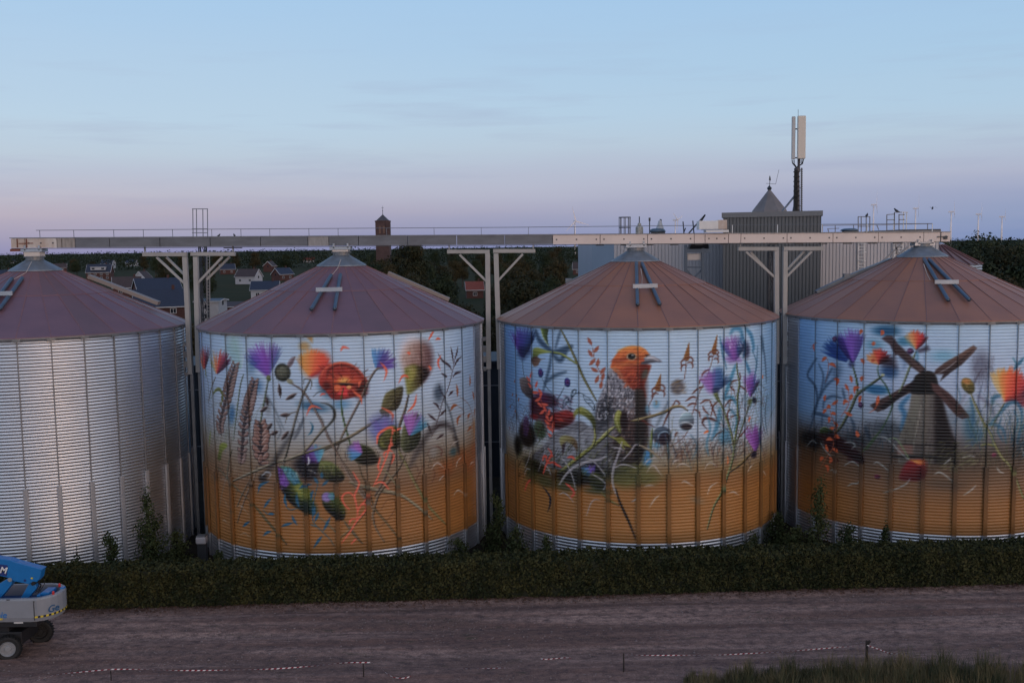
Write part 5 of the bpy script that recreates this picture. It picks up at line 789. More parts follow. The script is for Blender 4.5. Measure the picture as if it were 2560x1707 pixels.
# ---------------------------------------------------------------- the conveyor bridge over the silos
root = empty('conveyor_bridge', BEAM_A, 'long conveyor beam over the silo tops, grey left half and cream right half', 'conveyor')
bd = (BEAM_B-BEAM_A); BL = bd.length; bd.normalize(); HB = .64; DB = .62
def bx_at(x):                                     # beam distance for a photo column
    lo, hi = -5, BL+5
    for _ in range(40):
        mid = (lo+hi)/2; p = BEAM_A+bd*mid; q = p-Vector((0, 0, CAM_Z)); u = q.x; v = q.z*CT+q.y*ST; d = q.y*CT-q.z*ST
        X = 1280+CR*(FPX*u/d)+SR*(-FPX*v/d)
        if X < x: lo = mid
        else: hi = mid
    return lo
UP = Vector((0, 0, 1)); NRM = Vector((-bd.y, bd.x, 0))
WORN = mat('worn patched steel', (.40, .36, .33), .6, .1, .5, 1.6, stretch=(3, 3, .6)); RUSTW = mat('rust streaked white steel', (.62, .60, .58), .55, 0, 0, 1.6, (.46, .36, .30), stretch=(1, 1, .6))
GR2 = mat('light grey patched steel', (.33, .32, .32), .6, .1, .3, 2.2, stretch=(2, 2, .5)); CREAM2 = mat('cream side panel', (.70, .60, .56), .5, 0, .12, .5)
seams = [33, 68, 148, 160, 193, 279, 404, 529, 654, 772, 824, 898, 1020, 1142, 1262, 1381, 1499, 1617, 1733, 1760, 1818, 1849, 1964, 2078, 2191, 2304, 2346, 2370]
for k, (a, b) in enumerate(zip(seams, seams[1:])):
    a_, b_ = bx_at(a), bx_at(b); m_ = RUSTW if k < 2 else (WORN if k in (2, 3) else (GR2 if k == 9 else (BEAMG if b <= 1381 else CREAM2)))
    off = .02*((k*7) % 3)/3; mb = MB(); mb.bar(bd*(a_+.02)+UP*HB/2-NRM*off, bd*(b_-.02)+UP*HB/2-NRM*off, DB, HB-.04, up=(0, 0, 1))
    if b > 1381 or k < 2:
        for q in ((a_+.25), (b_-.25), (a_+b_)/2):
            mb.m = 1
            if b_-a_ > 1.2: mb.box(bd*q+UP*(HB*.5)-NRM*(DB/2+off), (.09, .03, .09))
    mb.build('side_panel', [m_, DARKM], root)
mb = MB(); mb.bar(UP*(HB+.015)-bd*.05, bd*BL+UP*(HB+.015), DB+.12, .05); mb.build('top_cover', GALVD, root)
mb = MB(); mb.bar(UP*-.02, bd*BL+UP*-.02, DB-.1, .04)
for x in list(range(1490, 2340, 62))+[560, 585]: q = bx_at(x); mb.bar(bd*q+UP*-.06, bd*(q+.5)+UP*-.06, .3, .07)
mb.build('underside_strip', DARKM, root)
mb = MB(); q = bx_at(33); mb.bar(bd*-.1+UP*-.12, bd*bx_at(95)+UP*-.10, .5, .16); mb.bar(bd*bx_at(62)+UP*-.26, bd*bx_at(97)+UP*-.26, .5, .16); mb.build('end_bracket', RUST, root)
mb = MB(); mb.bar(bd*.5+UP*.3-NRM*.33, bd*1.4+UP*.32-NRM*.33, .05, .05); mb.bar(bd*.42+UP*.05-NRM*.34, bd*.42+UP*.6-NRM*.34, .05, .05); mb.bar(bd*1.0+UP*.05-NRM*.34, bd*1.0+UP*.6-NRM*.34, .05, .05); mb.build('end_hinge', RUST, root)
mb = MB(); q = bx_at(2346)
mb.bar(bd*(q-.25)+UP*.33-NRM*.36, bd*(q+.45)+UP*.35-NRM*.36, .07, .07); mb.box(bd*(q+.3)+UP*.25-NRM*.36, (.25, .08, .16)); mb.tube([bd*(q+.15)+UP*.2-NRM*.38, bd*(q+.35)+UP*.4-NRM*.38], .03, 6); mb.bar(bd*q+UP*.0-NRM*.34, bd*q+UP*.62-NRM*.34, .03, .05); mb.build('tail_pulley_gear', DARKM, root)
# handrail along the walkway side
pts = [(90, 576), (1280, 568.5), (1930, 562), (2331, 559)]
rz = [at(x, y, 66.3+2.4*x/2560)-BEAM_A for x, y in pts]; MB().tube(rz, .022, 6).build('handrail', RAIL, root)
for x in (99, 184, 284, 358, 431, 529, 602, 674, 772, 845, 966, 1085, 1203, 1321, 1436, 1831, 1944, 2055, 2168, 2331):
    yt = float(np.interp(x, [p[0] for p in pts], [p[1] for p in pts])); Y = 66.3+2.4*x/2560; T = at(x, yt, Y)-BEAM_A; b_ = beam_pt(T.x+BEAM_A.x)-BEAM_A
    MB().bar(T, (T.x, T.y, b_.z+HB-.2), .03 if x < 1800 else .045).build('rail_post', RAIL if x < 1800 else WHITE, root)
b = BEAM_A; Ym = 67.0
mo = empty('motor_housing', at(1779, 579, Ym), 'white boxy motor housing on top of the cream conveyor', 'motor box'); o = mo.location
def bxp(mb, x0, y0, x1, y1, Y, dep, base):
    a, c = at(x0, y1, Y), at(x1, y0, Y); a2, c2v = at(x0, y0, Y), at(x1, y1, Y)
    mb.box(((a+c)/2-base), ((c.x-a.x), dep, abs(c.z-a.z)))
mb = MB(); bxp(mb, 1744.5, 552, 1793, 574, Ym, .9, o); mb.build('large_cover', WHITE, mo, bevel=.02)
mb = MB(); bxp(mb, 1792.5, 550, 1815, 573.5, Ym-.1, .7, o); mb.build('small_cover', RUSTW, mo, bevel=.02)
mb = MB(); bxp(mb, 1762, 575, 1818.5, 581.5, Ym, .9, o); mb.build('base_plate', WHITE, mo)
mb = MB(); bxp(mb, 1755, 573.6, 1817, 575.2, Ym, .8, o); mb.build('gasket', DARKM, mo)

# ---------------------------------------------------------------- T-shaped support columns between the silos
def column(x0, x1, ytop, x0b, x1b, ybot, arm, yarm, braces, Y, label, light=True):
    P0, P1 = at(x0, ytop, Y), at(x1, ytop, Y); B0, B1 = at(x0b, ybot, Y), at(x1b, ybot, Y); base = Vector(((B0.x+B1.x)/2, Y, 0)); root = empty('support_column', base, label, 'column', 'conveyor support columns between the silos')
    w = P1.x-P0.x; cxm = (P0.x+P1.x)/2; zt = P0.z
    mb = MB(); mb.bar(Vector((cxm, Y, zt))-base, Vector(((B0.x+B1.x)/2, Y, B0.z))-base, w, .34, up=(0, 1, 0)); mb.build('post', POST, root, bevel=.015)
    mb = MB(); mb.bar(Vector(((B0.x+B1.x)/2, Y+.25, 0))-base, Vector(((B0.x+B1.x)/2, Y+.25, B0.z+1.5))-base, .2, .2, up=(0, 1, 0)); mb.build('lower_post', GALVD, root)
    A, C_ = at(arm[0], yarm, Y), at(arm[1], yarm, Y); mb = MB(); mb.bar(A-base, C_-base, .36, px(9.5, Y)); mb.build('arm', POST, root, bevel=.01)
    far = arm[0] if abs(arm[0]-x0) > abs(arm[1]-x0) else arm[1]; sg = 1 if far < x0 else -1
    F = at(far+sg*5, yarm, Y); mb = MB(); mb.bar(F-base+UP*.15, F-base+UP*.62, .06, .2); mb.build('hanger', POST, root)
    for k, (a, c) in enumerate(braces):
        Yb = Y-.04+.33*k; mb = MB(); mb.bar(at(*a, Yb)-base, at(*c, Yb)-base, .14, .14); mb.build('brace', POST, root)
    # bracket plate with square holes that ties the post to the silo wall
    sd = -1 if far < x0 else 1; za, zb = at(x0b, ybot-75, Y).z, at(x0b, ybot, Y).z; xx = (B0.x+B1.x)/2+sd*(w/2+.10)
    mb = MB(); n = 3; h = (za-zb)
    mb.box((xx+sd*.13-base.x, 0, (za+zb)/2), (.07, .24, h))
    for k in range(n+1): mb.box((xx-base.x, .002, zb+h*k/n), (.20, .236, h*.20 if 0 < k < n else h*.12))
    mb.build('tie_bracket', GALVD, root)
    return root
column(457, 468, 642, 471, 483, 935, (358, 468), 636, [(c1(1440, 600), c1(1720, 862)), (c1(1530, 600), c1(1690, 755))], 66.0, 'grey T-shaped column beside the bare silo, first from the left')
column(484, 495, 642, 491, 502, 930, (478, 588), 635, [(c1(2045, 597), c1(1790, 865)), (c1(2110, 597), c1(1900, 805))], 66.0, 'grey T-shaped column at the left edge of the wheat and poppy silo')
column(1213, 1225, 634, 1217, 1227, 922, (1118, 1224), 629, [(c2_(1870, 575), c2_(2135, 838))], 66.6, 'grey T-shaped column at the right edge of the wheat and poppy silo')
column(1234, 1246, 634, 1243, 1255, 922, (1233, 1338), 627.5, [(c3(100, 570), c2_(2205, 835))], 66.6, 'grey T-shaped column at the left edge of the bird silo')
column(1935, 1946, 627, 1936, 1947, 909, (1845, 1946), 622, [(c3(2150, 550), c4(90, 808)), (c3(2190, 552), c4(40, 770))], 67.4, 'grey T-shaped column at the right edge of the bird silo')
column(1957, 1968, 627, 1955, 1966, 909, (1958, 2058), 621.5, [(c4(400, 547), c4(148, 800)), (c4(330, 547), c4(175, 715))], 67.4, 'grey T-shaped column at the left edge of the windmill silo')

# ladder towers behind the gaps
def lattice(name, x0, x1, ytop, ybot, Y, label, cat, cage=None, m_=DARKM, n=9, rungs=True):
    A, B = at(x0, ytop, Y), at(x1, ytop, Y); w = B.x-A.x; cxm = (A.x+B.x)/2; base = Vector((cxm, Y, 0)); root = empty(name, base, label, cat); zt, zb = A.z, at(x0, ybot, Y).z
    mb = MB(); h = w/2
    for sx in (-h, h):
        for sy in (-h, h): mb.bar((sx, sy, 0), (sx, sy, zt), .07)
    mb.build('leg_frame', m_, root)
    mb = MB(); dz = (zt-zb)/n
    for k in range(n):
        z0 = zb+k*dz; s = 1 if k % 2 else -1
        for sy in (-h, h): mb.bar((-h*s, sy, z0), (h*s, sy, z0+dz), .04); mb.bar((-h, sy, z0), (h, sy, z0), .04)
        for sx in (-h, h): mb.bar((sx, -h*s, z0), (sx, h*s, z0+dz), .04)
    mb.build('lattice_bracing', m_, root); return root, base
r_, bs = lattice('ladder_tower', 498, 513, 598, 905, 69.5, 'dark lattice ladder tower behind the gap right of the bare silo', 'tower')
mb = MB()
for x in (482, 491, 507, 518.5): mb.bar(at(x, 522, 69.5+(1 if x in (482, 507) else 0))-bs, at(x+.8, 600, 69.5+(1 if x in (482, 507) else 0))-bs, .045)
for y in (522.5, 572.5, 582): mb.bar(at(481, y, 69.5)-bs, at(519, y, 69.5)-bs, .05); mb.bar(at(481, y, 69.5)-bs, at(481, y, 70.5)-bs, .05); mb.bar(at(519, y, 69.5)-bs, at(519, y, 70.5)-bs, .05); mb.bar(at(481, y, 70.5)-bs, at(519, y, 70.5)-bs, .05)
mb.build('top_cage', RAIL, r_)
mb = MB()
for x in (517, 524): mb.bar(at(x, 640, 69)-bs, at(x+1, 800, 69)-bs, .04)
for k in range(20): y = 642+k*8; mb.bar(at(517, y, 69)-bs, at(524, y, 69)-bs, .025)
mb.build('side_ladder', POST, r_)
lattice('lattice_mast', 1922, 1933, 612, 905, 71, 'thin dark lattice mast behind the columns between bird and windmill silos', 'mast')
# ---------------------------------------------------------------- buildings right behind the silos
CLADL = mat('pale ribbed cladding', (.35, .365, .41), .42, .25, .12, .25, stretch=(1, 1, .3)); CLADD = mat('dark grey ribbed cladding', (.115, .120, .125), .55, .05, .15, .3, stretch=(1, 1, .3)); CLADB = mat('blue grey flat cladding', (.26, .33, .42), .45, .3, .08, .3)
SLATE = mat('slate grey metal roof', (.22, .195, .195), .6, .1, .3, .8)
def ribwall(mb, A, B, z0, z1, pitch, out, d=.06):     # ribbed sheet from A to B (x,y), folded like real cladding
    A, B = Vector((A[0], A[1], 0)), Vector((B[0], B[1], 0)); L_ = (B-A).length; u = (B-A)/L_; o = Vector(out).normalized(); n = max(1, int(L_/pitch)); pts = []
    for k in range(n):
        s = k*L_/n; w = L_/n
        pts += [A+u*s, A+u*(s+w*.72), A+u*(s+w*.78)-o*d, A+u*(s+w*.94)-o*d]
    pts.append(B); m = len(pts)
    mb.add([(p.x, p.y, z0) for p in pts]+[(p.x, p.y, z1) for p in pts], [(i, i+1, i+1+m, i+m) for i in range(m-1)])
def blockx(x0, x1, ytop, Y): a, b = at(x0, ytop, Y), at(x1, ytop, Y); return a.x, b.x, (a.z+b.z)/2
# long pale building
x0, x1, zt = blockx(1535, 2349, 581, 90); bw = empty('clad_warehouse', (x0, 90, 0), 'long pale ribbed metal building behind the bird and windmill silos', 'building'); o = Vector((x0, 90, 0)); W_ = x1-x0
zl = at(1535, 592, 90).z
mb = MB(); ribwall(mb, (0, 0), (W_, 0), 0, zl+.1, .30, (0, -1, 0)); mb.build('ribbed_wall', CLADL, bw)
xl = at(1480, 600, 96).x-x0
mb = MB(); mb.add([(xl, 6, 0), (0, 0, 0), (0, 0, zl+.1), (xl, 6, zl+.1)], [(0, 1, 2, 3)]); mb.add([(xl, 6, 0), (xl, 26, 0), (xl, 26, zl+.1), (xl, 6, zl+.1)], [(3, 2, 1, 0)]); mb.build('side_wall', CLADB, bw); mb = MB(); mb.add([(W_, 0, 0), (W_, 26, 0), (W_, 26, zl), (W_, 0, zl)], [(0, 1, 2, 3)]); mb.build('side_wall', CLADB, bw)
mb = MB(); mb.add([(xl-.1, 6, zl+.12), (-.1, -.1, zl+.12), (W_+.1, -.1, zl+.12), (W_+.1, 26, zl+.12), (xl-.1, 26, zl+.12), (xl-.1, 6, zl-.1), (-.1, -.1, zl-.1), (W_+.1, -.1, zl-.1), (W_+.1, 26, zl-.1), (xl-.1, 26, zl-.1)], [(0, 1, 2, 3, 4), (0, 5, 6, 1), (1, 6, 7, 2), (2, 7, 8, 3), (3, 8, 9, 4), (4, 9, 5, 0)]); mb.build('roof', GALVD, bw)
mb = MB(); a, c = at(2258, 574, 91)-o, at(2352, 580, 91)-o; mb.box((a+c)/2+Vector((0, 2, 0)), (c.x-a.x, 4, abs(a.z-c.z))); a, c = at(2200, 576.5, 91)-o, at(2262, 581, 91)-o; mb.box((a+c)/2+Vector((0, 2, 0)), (c.x-a.x, 4, abs(a.z-c.z))); mb.build('roof_edge', DARKM, bw)
def ladder(x0, x1, y0, y1, Y, parent, o, m_, step=5.2, hoops=False):
    mb = MB()
    for x in (x0, x1): mb.bar(at(x, y0, Y)-o, at(x, y1, Y)-o, .07)
    y = y0+2
    while y < y1: mb.bar(at(x0, y, Y)-o, at(x1, y, Y)-o, .05); y += step
    if hoops:
        y = y0+3
        while y < y1:
            for k in range(6):
                a, b = math.pi*k/6, math.pi*(k+1)/6; c = (at(x0, y, Y)+at(x1, y, Y))/2-o; w = px(x1-x0, Y)*.75
                mb.bar(c+Vector((w*math.cos(a), -.7*math.sin(a), 0)), c+Vector((w*math.cos(b), -.7*math.sin(b), 0)), .04)
            y += step*2.5
    return mb.build('ladder', m_, parent)
ladder(2146, 2160, 606, 674, 89.8, bw, o, WHITE, 8.5, True); ladder(2235, 2257, 604, 650, 89.8, bw, o, WHITE, 8, True)
mb = MB()
for a, c in ((c4(1050, 640), c4(1240, 462)), (c4(1128, 640), c4(1290, 500)), (c4(1190, 580), c4(1170, 480))): mb.bar(at(*a, 80)-o, at(*c, 80)-o, .11)
mb.build('stay_brace', GALVD, bw)
# dark tower block
x0, x1, zt = blockx(1808, 2043, 533, 85); tw = empty('elevator_tower', (x0, 85, 0), 'dark grey ribbed elevator tower with a flat top between the silos', 'tower'); w = x1-x0; o = Vector((x0, 85, 0))
mb = MB(); ribwall(mb, (0, 0), (w, 0), 0, zt-.3, .27, (0, -1, 0), .07); ribwall(mb, (w, 0), (w, 9), 0, zt-.3, .27, (1, 0, 0), .07); ribwall(mb, (0, 9), (0, 0), 0, zt-.3, .27, (-1, 0, 0), .07); ribwall(mb, (w, 9), (0, 9), 0, zt-.3, .27, (0, 1, 0), .07); rw = mb.build('ribbed_wall', CLADD, tw); rw.rotation_euler.z = rad(-14.5)
mb = MB(); mb.box((w/2, 4.5, zt-.12), (w+.24, 9.24, .42)); pp = mb.build('parapet', mat('grey parapet', (.15, .155, .165), .5, .1), tw); pp.rotation_euler.z = rad(-14.5)
mb = MB(); A, B = at(1835, 532, 91)-o, at(1878, 532, 91)-o; AP = at(1923.5, 472, 91)-o; R_ = px(46.5, 91); zb = zt+.05
mb.lathe([(R_, zb), (R_*.93, zb+.35), (.14, AP.z-.15), (.1, AP.z)], c=(AP.x, AP.y, 0), n=8, a0=.25); mb.build('pointed_roof', SLATE, tw)
mb = MB(); p = AP; mb.lathe([(.16, -.1), (.22, .05), (.1, .2), (.02, .3)], c=p, n=8); mb.bar(p, p+Vector((.05, 0, 1.1)), .045); q = p+Vector((.05, 0, .45)); mb.bar(q-Vector((.35, 0, -.02)), q+Vector((.5, 0, -.05)), .03); mb.bar(q+Vector((.5, 0, -.05)), q+Vector((.78, 0, 1.2)), .025); mb.prism([(p.x-.05, p.z+.75), (p.x+.12, p.z+.7), (p.x+.1, p.z+.95), (p.x, p.z+1.15)], p.y-.02, p.y+.02); mb.build('weather_vane', DARKM, tw)
# antenna mast
Y = 87.5; base = at(1992, 532, Y); ms = empty('antenna_mast', base, 'tall antenna mast with two pale panels on top of the grey tower', 'antenna')
def bo(x, y, Yq=Y): return at(x, y, Yq)-base
mb = MB(); mb.tube([bo(1990, 533), bo(1991, 515), bo(1992, 420)], [.34, .26, .22], 10); mb.tube([bo(1996, 440), bo(1997, 533)], .10, 8); mb.tube([bo(1996.5, 300), bo(1997, 430)], .11, 8); mb.build('pole', mat('dark mast steel', (.06, .055, .065), .5, .4), ms)
mb = MB(); rr = random.Random(3)
for k in range(5): x = 1987+k*1.6; mb.tube([bo(x, 425, Y-.25)]+[bo(x+rr.uniform(-.7, .7), y, Y-.3) for y in range(440, 530, 22)], .04, 5)
for y in range(430, 530, 12): mb.box(bo(1991.5, y, Y-.25), (.5, .2, .09))
for a, b, c in (((1980, 400), (1981, 408), (1989, 418)), ((1985, 400), (1985, 410), (1991, 418)), ((2000, 398), (2000, 408), (1994, 416)), ((2005, 398), (2004, 410), (1995, 418)), ((2009, 398), (2006, 410), (1996, 416))): mb.tube([bo(*a), bo(*b), bo(*c), bo(1991, 426)], .045, 5)
mb.build('feeder_cable', BLACK, ms)
for x0_, x1_, y0, y1, dep in ((1979.3, 1987.8, 291.5, 399, .16), (1994, 2013, 290, 397.5, .3)):
    a, c = bo(x0_, y0, Y-.3), bo(x1_, y1, Y-.3); mb = MB(); mb.box((a+c)/2, (c.x-a.x, dep, a.z-c.z)); mb.build('antenna_panel', mat('cream plastic', (.60, .54, .47), .45) if dep > .2 else mat('grey plastic', (.40, .41, .42), .45), ms, bevel=.07)
mb = MB(); mb.bar(bo(1988, 323), bo(1997, 323), .1); mb.bar(bo(1988, 395), bo(1997, 395), .1); mb.build('panel_bracket', DARKM, ms)
mb = MB(); mb.tube([bo(1995.5, 292), bo(1995.5, 274)], .018, 5); mb.build('lightning_rod', DARKM, ms)
mb = MB(); mb.bar(bo(2003, 420), bo(2002.5, 533), .06); mb.bar(bo(2005.3, 420), bo(2004.8, 533), .05)
for k in range(20): mb.bar(bo(2001, 424+k*5.4), bo(2007, 424+k*5.4), .04)
for y in (426, 470, 515): mb.bar(bo(1997, y), bo(2003, y), .05)
mb.build('ladder', DARKM, ms)
mb = MB(); mb.bar(bo(1986, 491), bo(1953, 532, Y-2), .12); mb.build('stay_brace', GALVD, ms)
# rooftop gear on the pale building
Y = 92
def gear(name, px0, py0, label, cat, Yq=Y): b_ = at(px0, py0, Yq); return empty(name, b_, label, cat), b_
g, b_ = gear('ladder_cage', 1562, 586, 'round safety cage of a ladder left of the small beacon', 'cage'); mb = MB(); r_ = px(14, Y)
for k in range(8):
    a = k*math.pi/4; p = Vector((r_*math.cos(a), r_*math.sin(a), 0)); mb.bar(p, p+Vector((0, 0, px(42, Y))), .06)
mb.build('upright', RAIL, g)
for z_ in (px(17, Y), px(42, Y)):
    mb = MB(); mb.tube([Vector((r_*math.cos(k*math.pi/8), r_*math.sin(k*math.pi/8), z_)) for k in range(17)], .05, 6, cap=False); mb.build('hoop', RAIL, g)
g, b_ = gear('roof_beacon', 1598.5, 584, 'small drum shaped beacon with an aerial standing on the pale roof', 'beacon'); s_ = px(1, Y)
MB().lathe([(9.5*s_, 0), (9.5*s_, 15*s_), (8*s_, 17*s_), (5*s_, 19*s_), (4.5*s_, 24*s_), (1.5*s_, 27*s_), (0, 28*s_)], n=10).build('drum', mat('pale drum', (.45, .45, .42), .5, .1, .5, 6), g); MB().tube([(0, 0, 26*s_), (0, 0, 42*s_)], .05, 6).build('aerial', DARKM, g)
g, b_ = gear('lamp_pole', 1624, 584, 'thin dark pole standing between beacon and dome vent', 'pole'); MB().tube([(0, 0, 0), (0, 0, 34*s_)], .05, 6).build('pole', DARKM, g); mb = MB(); mb.box((0, 0, 35*s_), (.16, .16, .3)); mb.build('head', DARKM, g)
def dome(x, y, wpx, hpx, label):
    g, b_ = gear('roof_dome', x, y, label, 'dome vent'); s_ = px(1, Y); MB().lathe([(wpx*.40*s_, 0), (wpx*.40*s_, hpx*.25*s_), (wpx*.5*s_, hpx*.3*s_), (wpx*.45*s_, hpx*.7*s_), (wpx*.3*s_, hpx*.95*s_), (0, hpx*s_)], n=16).build('dome_cap', BLUEP, g, smooth=True)
    mb = MB()
    for k in range(9): mb.box(((k-4)*wpx*.09*s_, -wpx*.40*s_, hpx*.1*s_), (.1, .1, hpx*.3*s_))
    mb.build('vent_slot', DARKM, g); return g, b_
dome(1643.5, 584, 42, 13, 'wide blue grey dome vent on the pale roof behind the bird silo'); dome(2123, 580, 44, 9, 'low dark dome vent on the roof right of the grey tower')
g, b_ = gear('white_hopper', 1650, 572, 'pale leaning funnel with a hooked pipe above the dome vent', 'funnel'); MB().lathe([(11*s_, 0), (7*s_, 8*s_), (3.5*s_, 20*s_)], n=10).build('funnel', mat('pale dull metal', (.42, .43, .46), .5, .2), g); MB().tube([(3*s_, 0, 18*s_), (3*s_, 0, 22*s_), (-.5*s_, 0, 22.5*s_)], .06, 6).build('hook', DARKM, g)
g, b_ = gear('pole_frame', 1722, 586, 'crossed dark leaning poles left of the white motor box', 'poles'); bq = b_
for a, c in (((1710, 585), (1707.5, 554)), ((1735, 585), (1732, 552)), ((1722, 583), (1763, 537)), ((1746, 565), (1763, 537)), ((1709, 582), (1714, 570))): MB().bar(at(*a, Y)-bq, at(*c, Y)-bq, .09 if c[0] < 1760 else .12).build('pole', DARKM, g)
def frame(name, bars, label, cat, m_=RAIL, w=.07):
    x_, y_ = bars[0][0]; b_ = at(x_, y_, Y); g = empty(name, b_, label, cat)
    for nm, sel in (('upright', lambda a, c: abs(a[0]-c[0]) < 3), ('rail', lambda a, c: abs(a[0]-c[0]) >= 3)):
        for a, c in bars:
            if sel(a, c): MB().bar(at(*a, Y)-b_, at(*c, Y)-b_, w).build(nm, m_, g)
    return g
frame('roof_frame', [((2145.5, 580), (2145.5, 542)), ((2153, 580), (2153, 542)), ((2165.5, 580), (2165.5, 542)), ((2174.5, 580), (2174.5, 542)), ((2145, 542), (2165, 542)), ((2165, 542), (2175, 542)), ((2145, 566), (2176, 566))], 'dark square rail frame with a bird on top, left of the ladder frame', 'frame')
frame('roof_frame', [((2217, 577), (2217, 537)), ((2236, 577), (2236, 531)), ((2247.5, 577), (2247.5, 536)), ((2217, 537), (2236, 535.5)), ((2217, 550), (2236, 549.5)), ((2236, 531), (2254, 531)), ((2247, 537), (2262, 537)), ((2247, 549.5), (2262, 549.5))], 'dark rail frame with a bird on top, left of the pale ladder frame', 'frame')
frame('pale_frame', [((2258, 578), (2259, 531)), ((2265, 578), (2267, 531)), ((2234, 578), (2236, 532)), ((2253, 531), (2270, 531))], 'pale narrow ladder frame at the right end of the roof', 'frame', WHITE)
frame('roof_railing', [((2056, 580), (2056, 561)), ((2088, 580), (2088, 564)), ((2134, 578), (2134, 562)), ((2319, 577), (2319, 559)), ((2056, 564), (2190, 562)), ((2190, 563), (2252, 561)), ((2197, 575), (2192, 562)), ((2252, 561), (2329, 559.5)), ((2069, 572), (2098, 571)), ((2069, 572), (2072, 580))], 'long dark railing along the roof right of the grey tower', 'railing', RAIL, .06)
# chute frame hanging below the conveyor
Y = 78; b_ = at(1738, 700, Y); g = empty('chute_frame', b_, 'blue grey steel frame with a pale box under the cream conveyor', 'frame')
mb = MB()
for x in (1714, 1757): mb.bar(at(x, 612, Y)-b_, at(x, 702, Y)-b_, .24)
mb.build('upright', mat('blue grey steel', (.10, .13, .17), .5, .3), g); SB = MATS['blue grey steel']
mb = MB(); mb.bar(at(1713, 627, Y)-b_, at(1777, 627, Y)-b_, .27); mb.build('cross_beam', SB, g); mb = MB(); mb.bar(at(1714, 668, Y)-b_, at(1757, 668, Y)-b_, .12); mb.build('cross_beam', SB, g)
mb = MB(); mb.bar(at(1714, 672, Y+.1)-b_, at(1737, 700, Y+.1)-b_, .14); mb.bar(at(1757, 672, Y+.1)-b_, at(1737, 692, Y+.1)-b_, .14); mb.build('brace', SB, g)
mb = MB(); a, c = at(1716, 634, Y+.5)-b_, at(1755, 650, Y+.5)-b_; mb.box((a+c)/2, (c.x-a.x, .8, a.z-c.z)); mb.build('pale_box', CREAM, g, bevel=.03)
mb = MB(); a, c = at(1728, 609, Y-1)-b_, at(1772, 622, Y)-b_; mb.add([a, a+Vector((1.3, 0, 0)), c, c-Vector((1.5, 0, 0)), a+Vector((0, 1, 0)), a+Vector((1.3, 1, 0)), c+Vector((0, 1, 0)), c+Vector((-1.5, 1, 0))], [(0, 1, 2, 3), (7, 6, 5, 4), (0, 4, 5, 1), (1, 5, 6, 2), (2, 6, 7, 3), (3, 7, 4, 0)]); mb.build('chute', DARKM, g)
# small silo at the right
Y = 112; b_ = at(2343, 661, Y); g = empty('small_silo', (b_.x, Y, 0), 'small round silo with a ribbed reddish cone roof behind the windmill silo', 'silo'); r_ = px(104, Y); ze = b_.z; za = at(2343, 612, Y).z
P_ = .3; zs_ = np.linspace(max(0, ze-8), ze, 110); MB().lathe([(r_-.1, 0)]+[(r_-.08+.04*math.cos(2*math.pi*q/P_), q) for q in zs_], n=40).build('wall', GALV, g, smooth=True)
mb = MB(); sl2 = (za-ze)/(r_-.6); mb.lathe([(r_+.05, ze), (.6, za)], n=24, a0=.1); mb.build('roof', mat('reddish grey roof', (.24, .16, .16), .5, .3, .2, 1), g)
mb = MB()
for k in range(24):
    a = .1+2*math.pi*k/24; d = Vector((math.cos(a), math.sin(a), 0)); mb.bar(d*(r_+.05)+Vector((0, 0, ze+.06)), d*.6+Vector((0, 0, za+.06)), .11, .12)
mb.build('roof_rib', mat('red rib steel', (.15, .065, .06), .6, .2), g); MB().lathe([(.75, za-.05), (.75, za+.08), (.3, za+.3), (.12, za+.4), (.12, za+.9), (0, za+.95)], n=12).build('roof_cap', GALV, g)
# dark shed seen through the gaps
sh = empty('dark_shed', (0, 82, 0), 'long dark shed seen through the gaps between the painted silos', 'shed'); zt = at(1240, 906, 82).z
DK = mat('dark blue sheet', (.018, .024, .035), .6, .2, .2, .5)
mb = MB(); ribwall(mb, (-30, 0), (32, 0), 0, zt, .9, (0, -1, 0), .05); mb.add([(-30, 0, 0), (-30, 7, 0), (-30, 7, zt), (-30, 0, zt)], [(0, 1, 2, 3)]); mb.build('wall', DK, sh); mb = MB(); mb.box((1, 3.4, zt+.05), (62.6, 7.4, .22)); mb.build('roof', DK, sh)
mb = MB()
for y in (963, 1104): z_ = at(1240, y, 82).z; mb.box((1, -.04, z_), (62, .06, .08))
mb.build('wall_rail', RAIL, sh)

# ---------------------------------------------------------------- church and wind turbines
BRICKD = mat('dark church brick', (.085, .05, .05), .85, 0, .35, .6); Y = 420; b_ = at(958.5, 600, Y); w = px(34, Y); ch = empty('church_tower', (b_.x, Y, 0), 'square brick church tower with a short pointed roof far behind', 'church'); zt = at(958, 554, Y).z
mb = MB(); mb.box((0, 0, zt/2), (w, w, zt)); mb.box((w*.42, -w*.42, zt-2.6), (w*.3, w*.3, 5.6)); mb.build('tower', BRICKD, ch, bevel=.05)
mb = MB(); mb.box((0, 0, zt+.1), (w*1.05, w*1.05, .5)); mb.box((0, 0, zt-6), (w*1.03, w*1.03, .3)); mb.build('cornice', BRICKD, ch)
for sx in (-.18, .12): mb = MB(); mb.box((w*sx, -w/2-.02, zt-3.4), (w*.14, .1, 3)); mb.build('louvre', mat('brown louvre', (.15, .09, .07), .8), ch)
mb = MB(); q = w*.62; ap = at(957, 537, Y).z; mb.lathe([(q, zt+.35), (.25, ap), (0, ap+.1)], n=4, a0=math.pi/4); mb.build('roof', mat('dark church slate', (.06, .06, .075), .6), ch)
mb = MB(); mb.tube([(0, 0, ap-.3), (0, 0, ap+3.6)], [.14, .05], 6); mb.bar((-.5, 0, ap+2.8), (.5, 0, ap+2.8), .12); mb.lathe([(0, 1.4), (.25, 1.6), (0, 1.85)], c=(0, 0, ap), n=8); mb.build('spire', DARKM, ch)
TUR = mat('turbine white', (.85, .78, .80), .5)
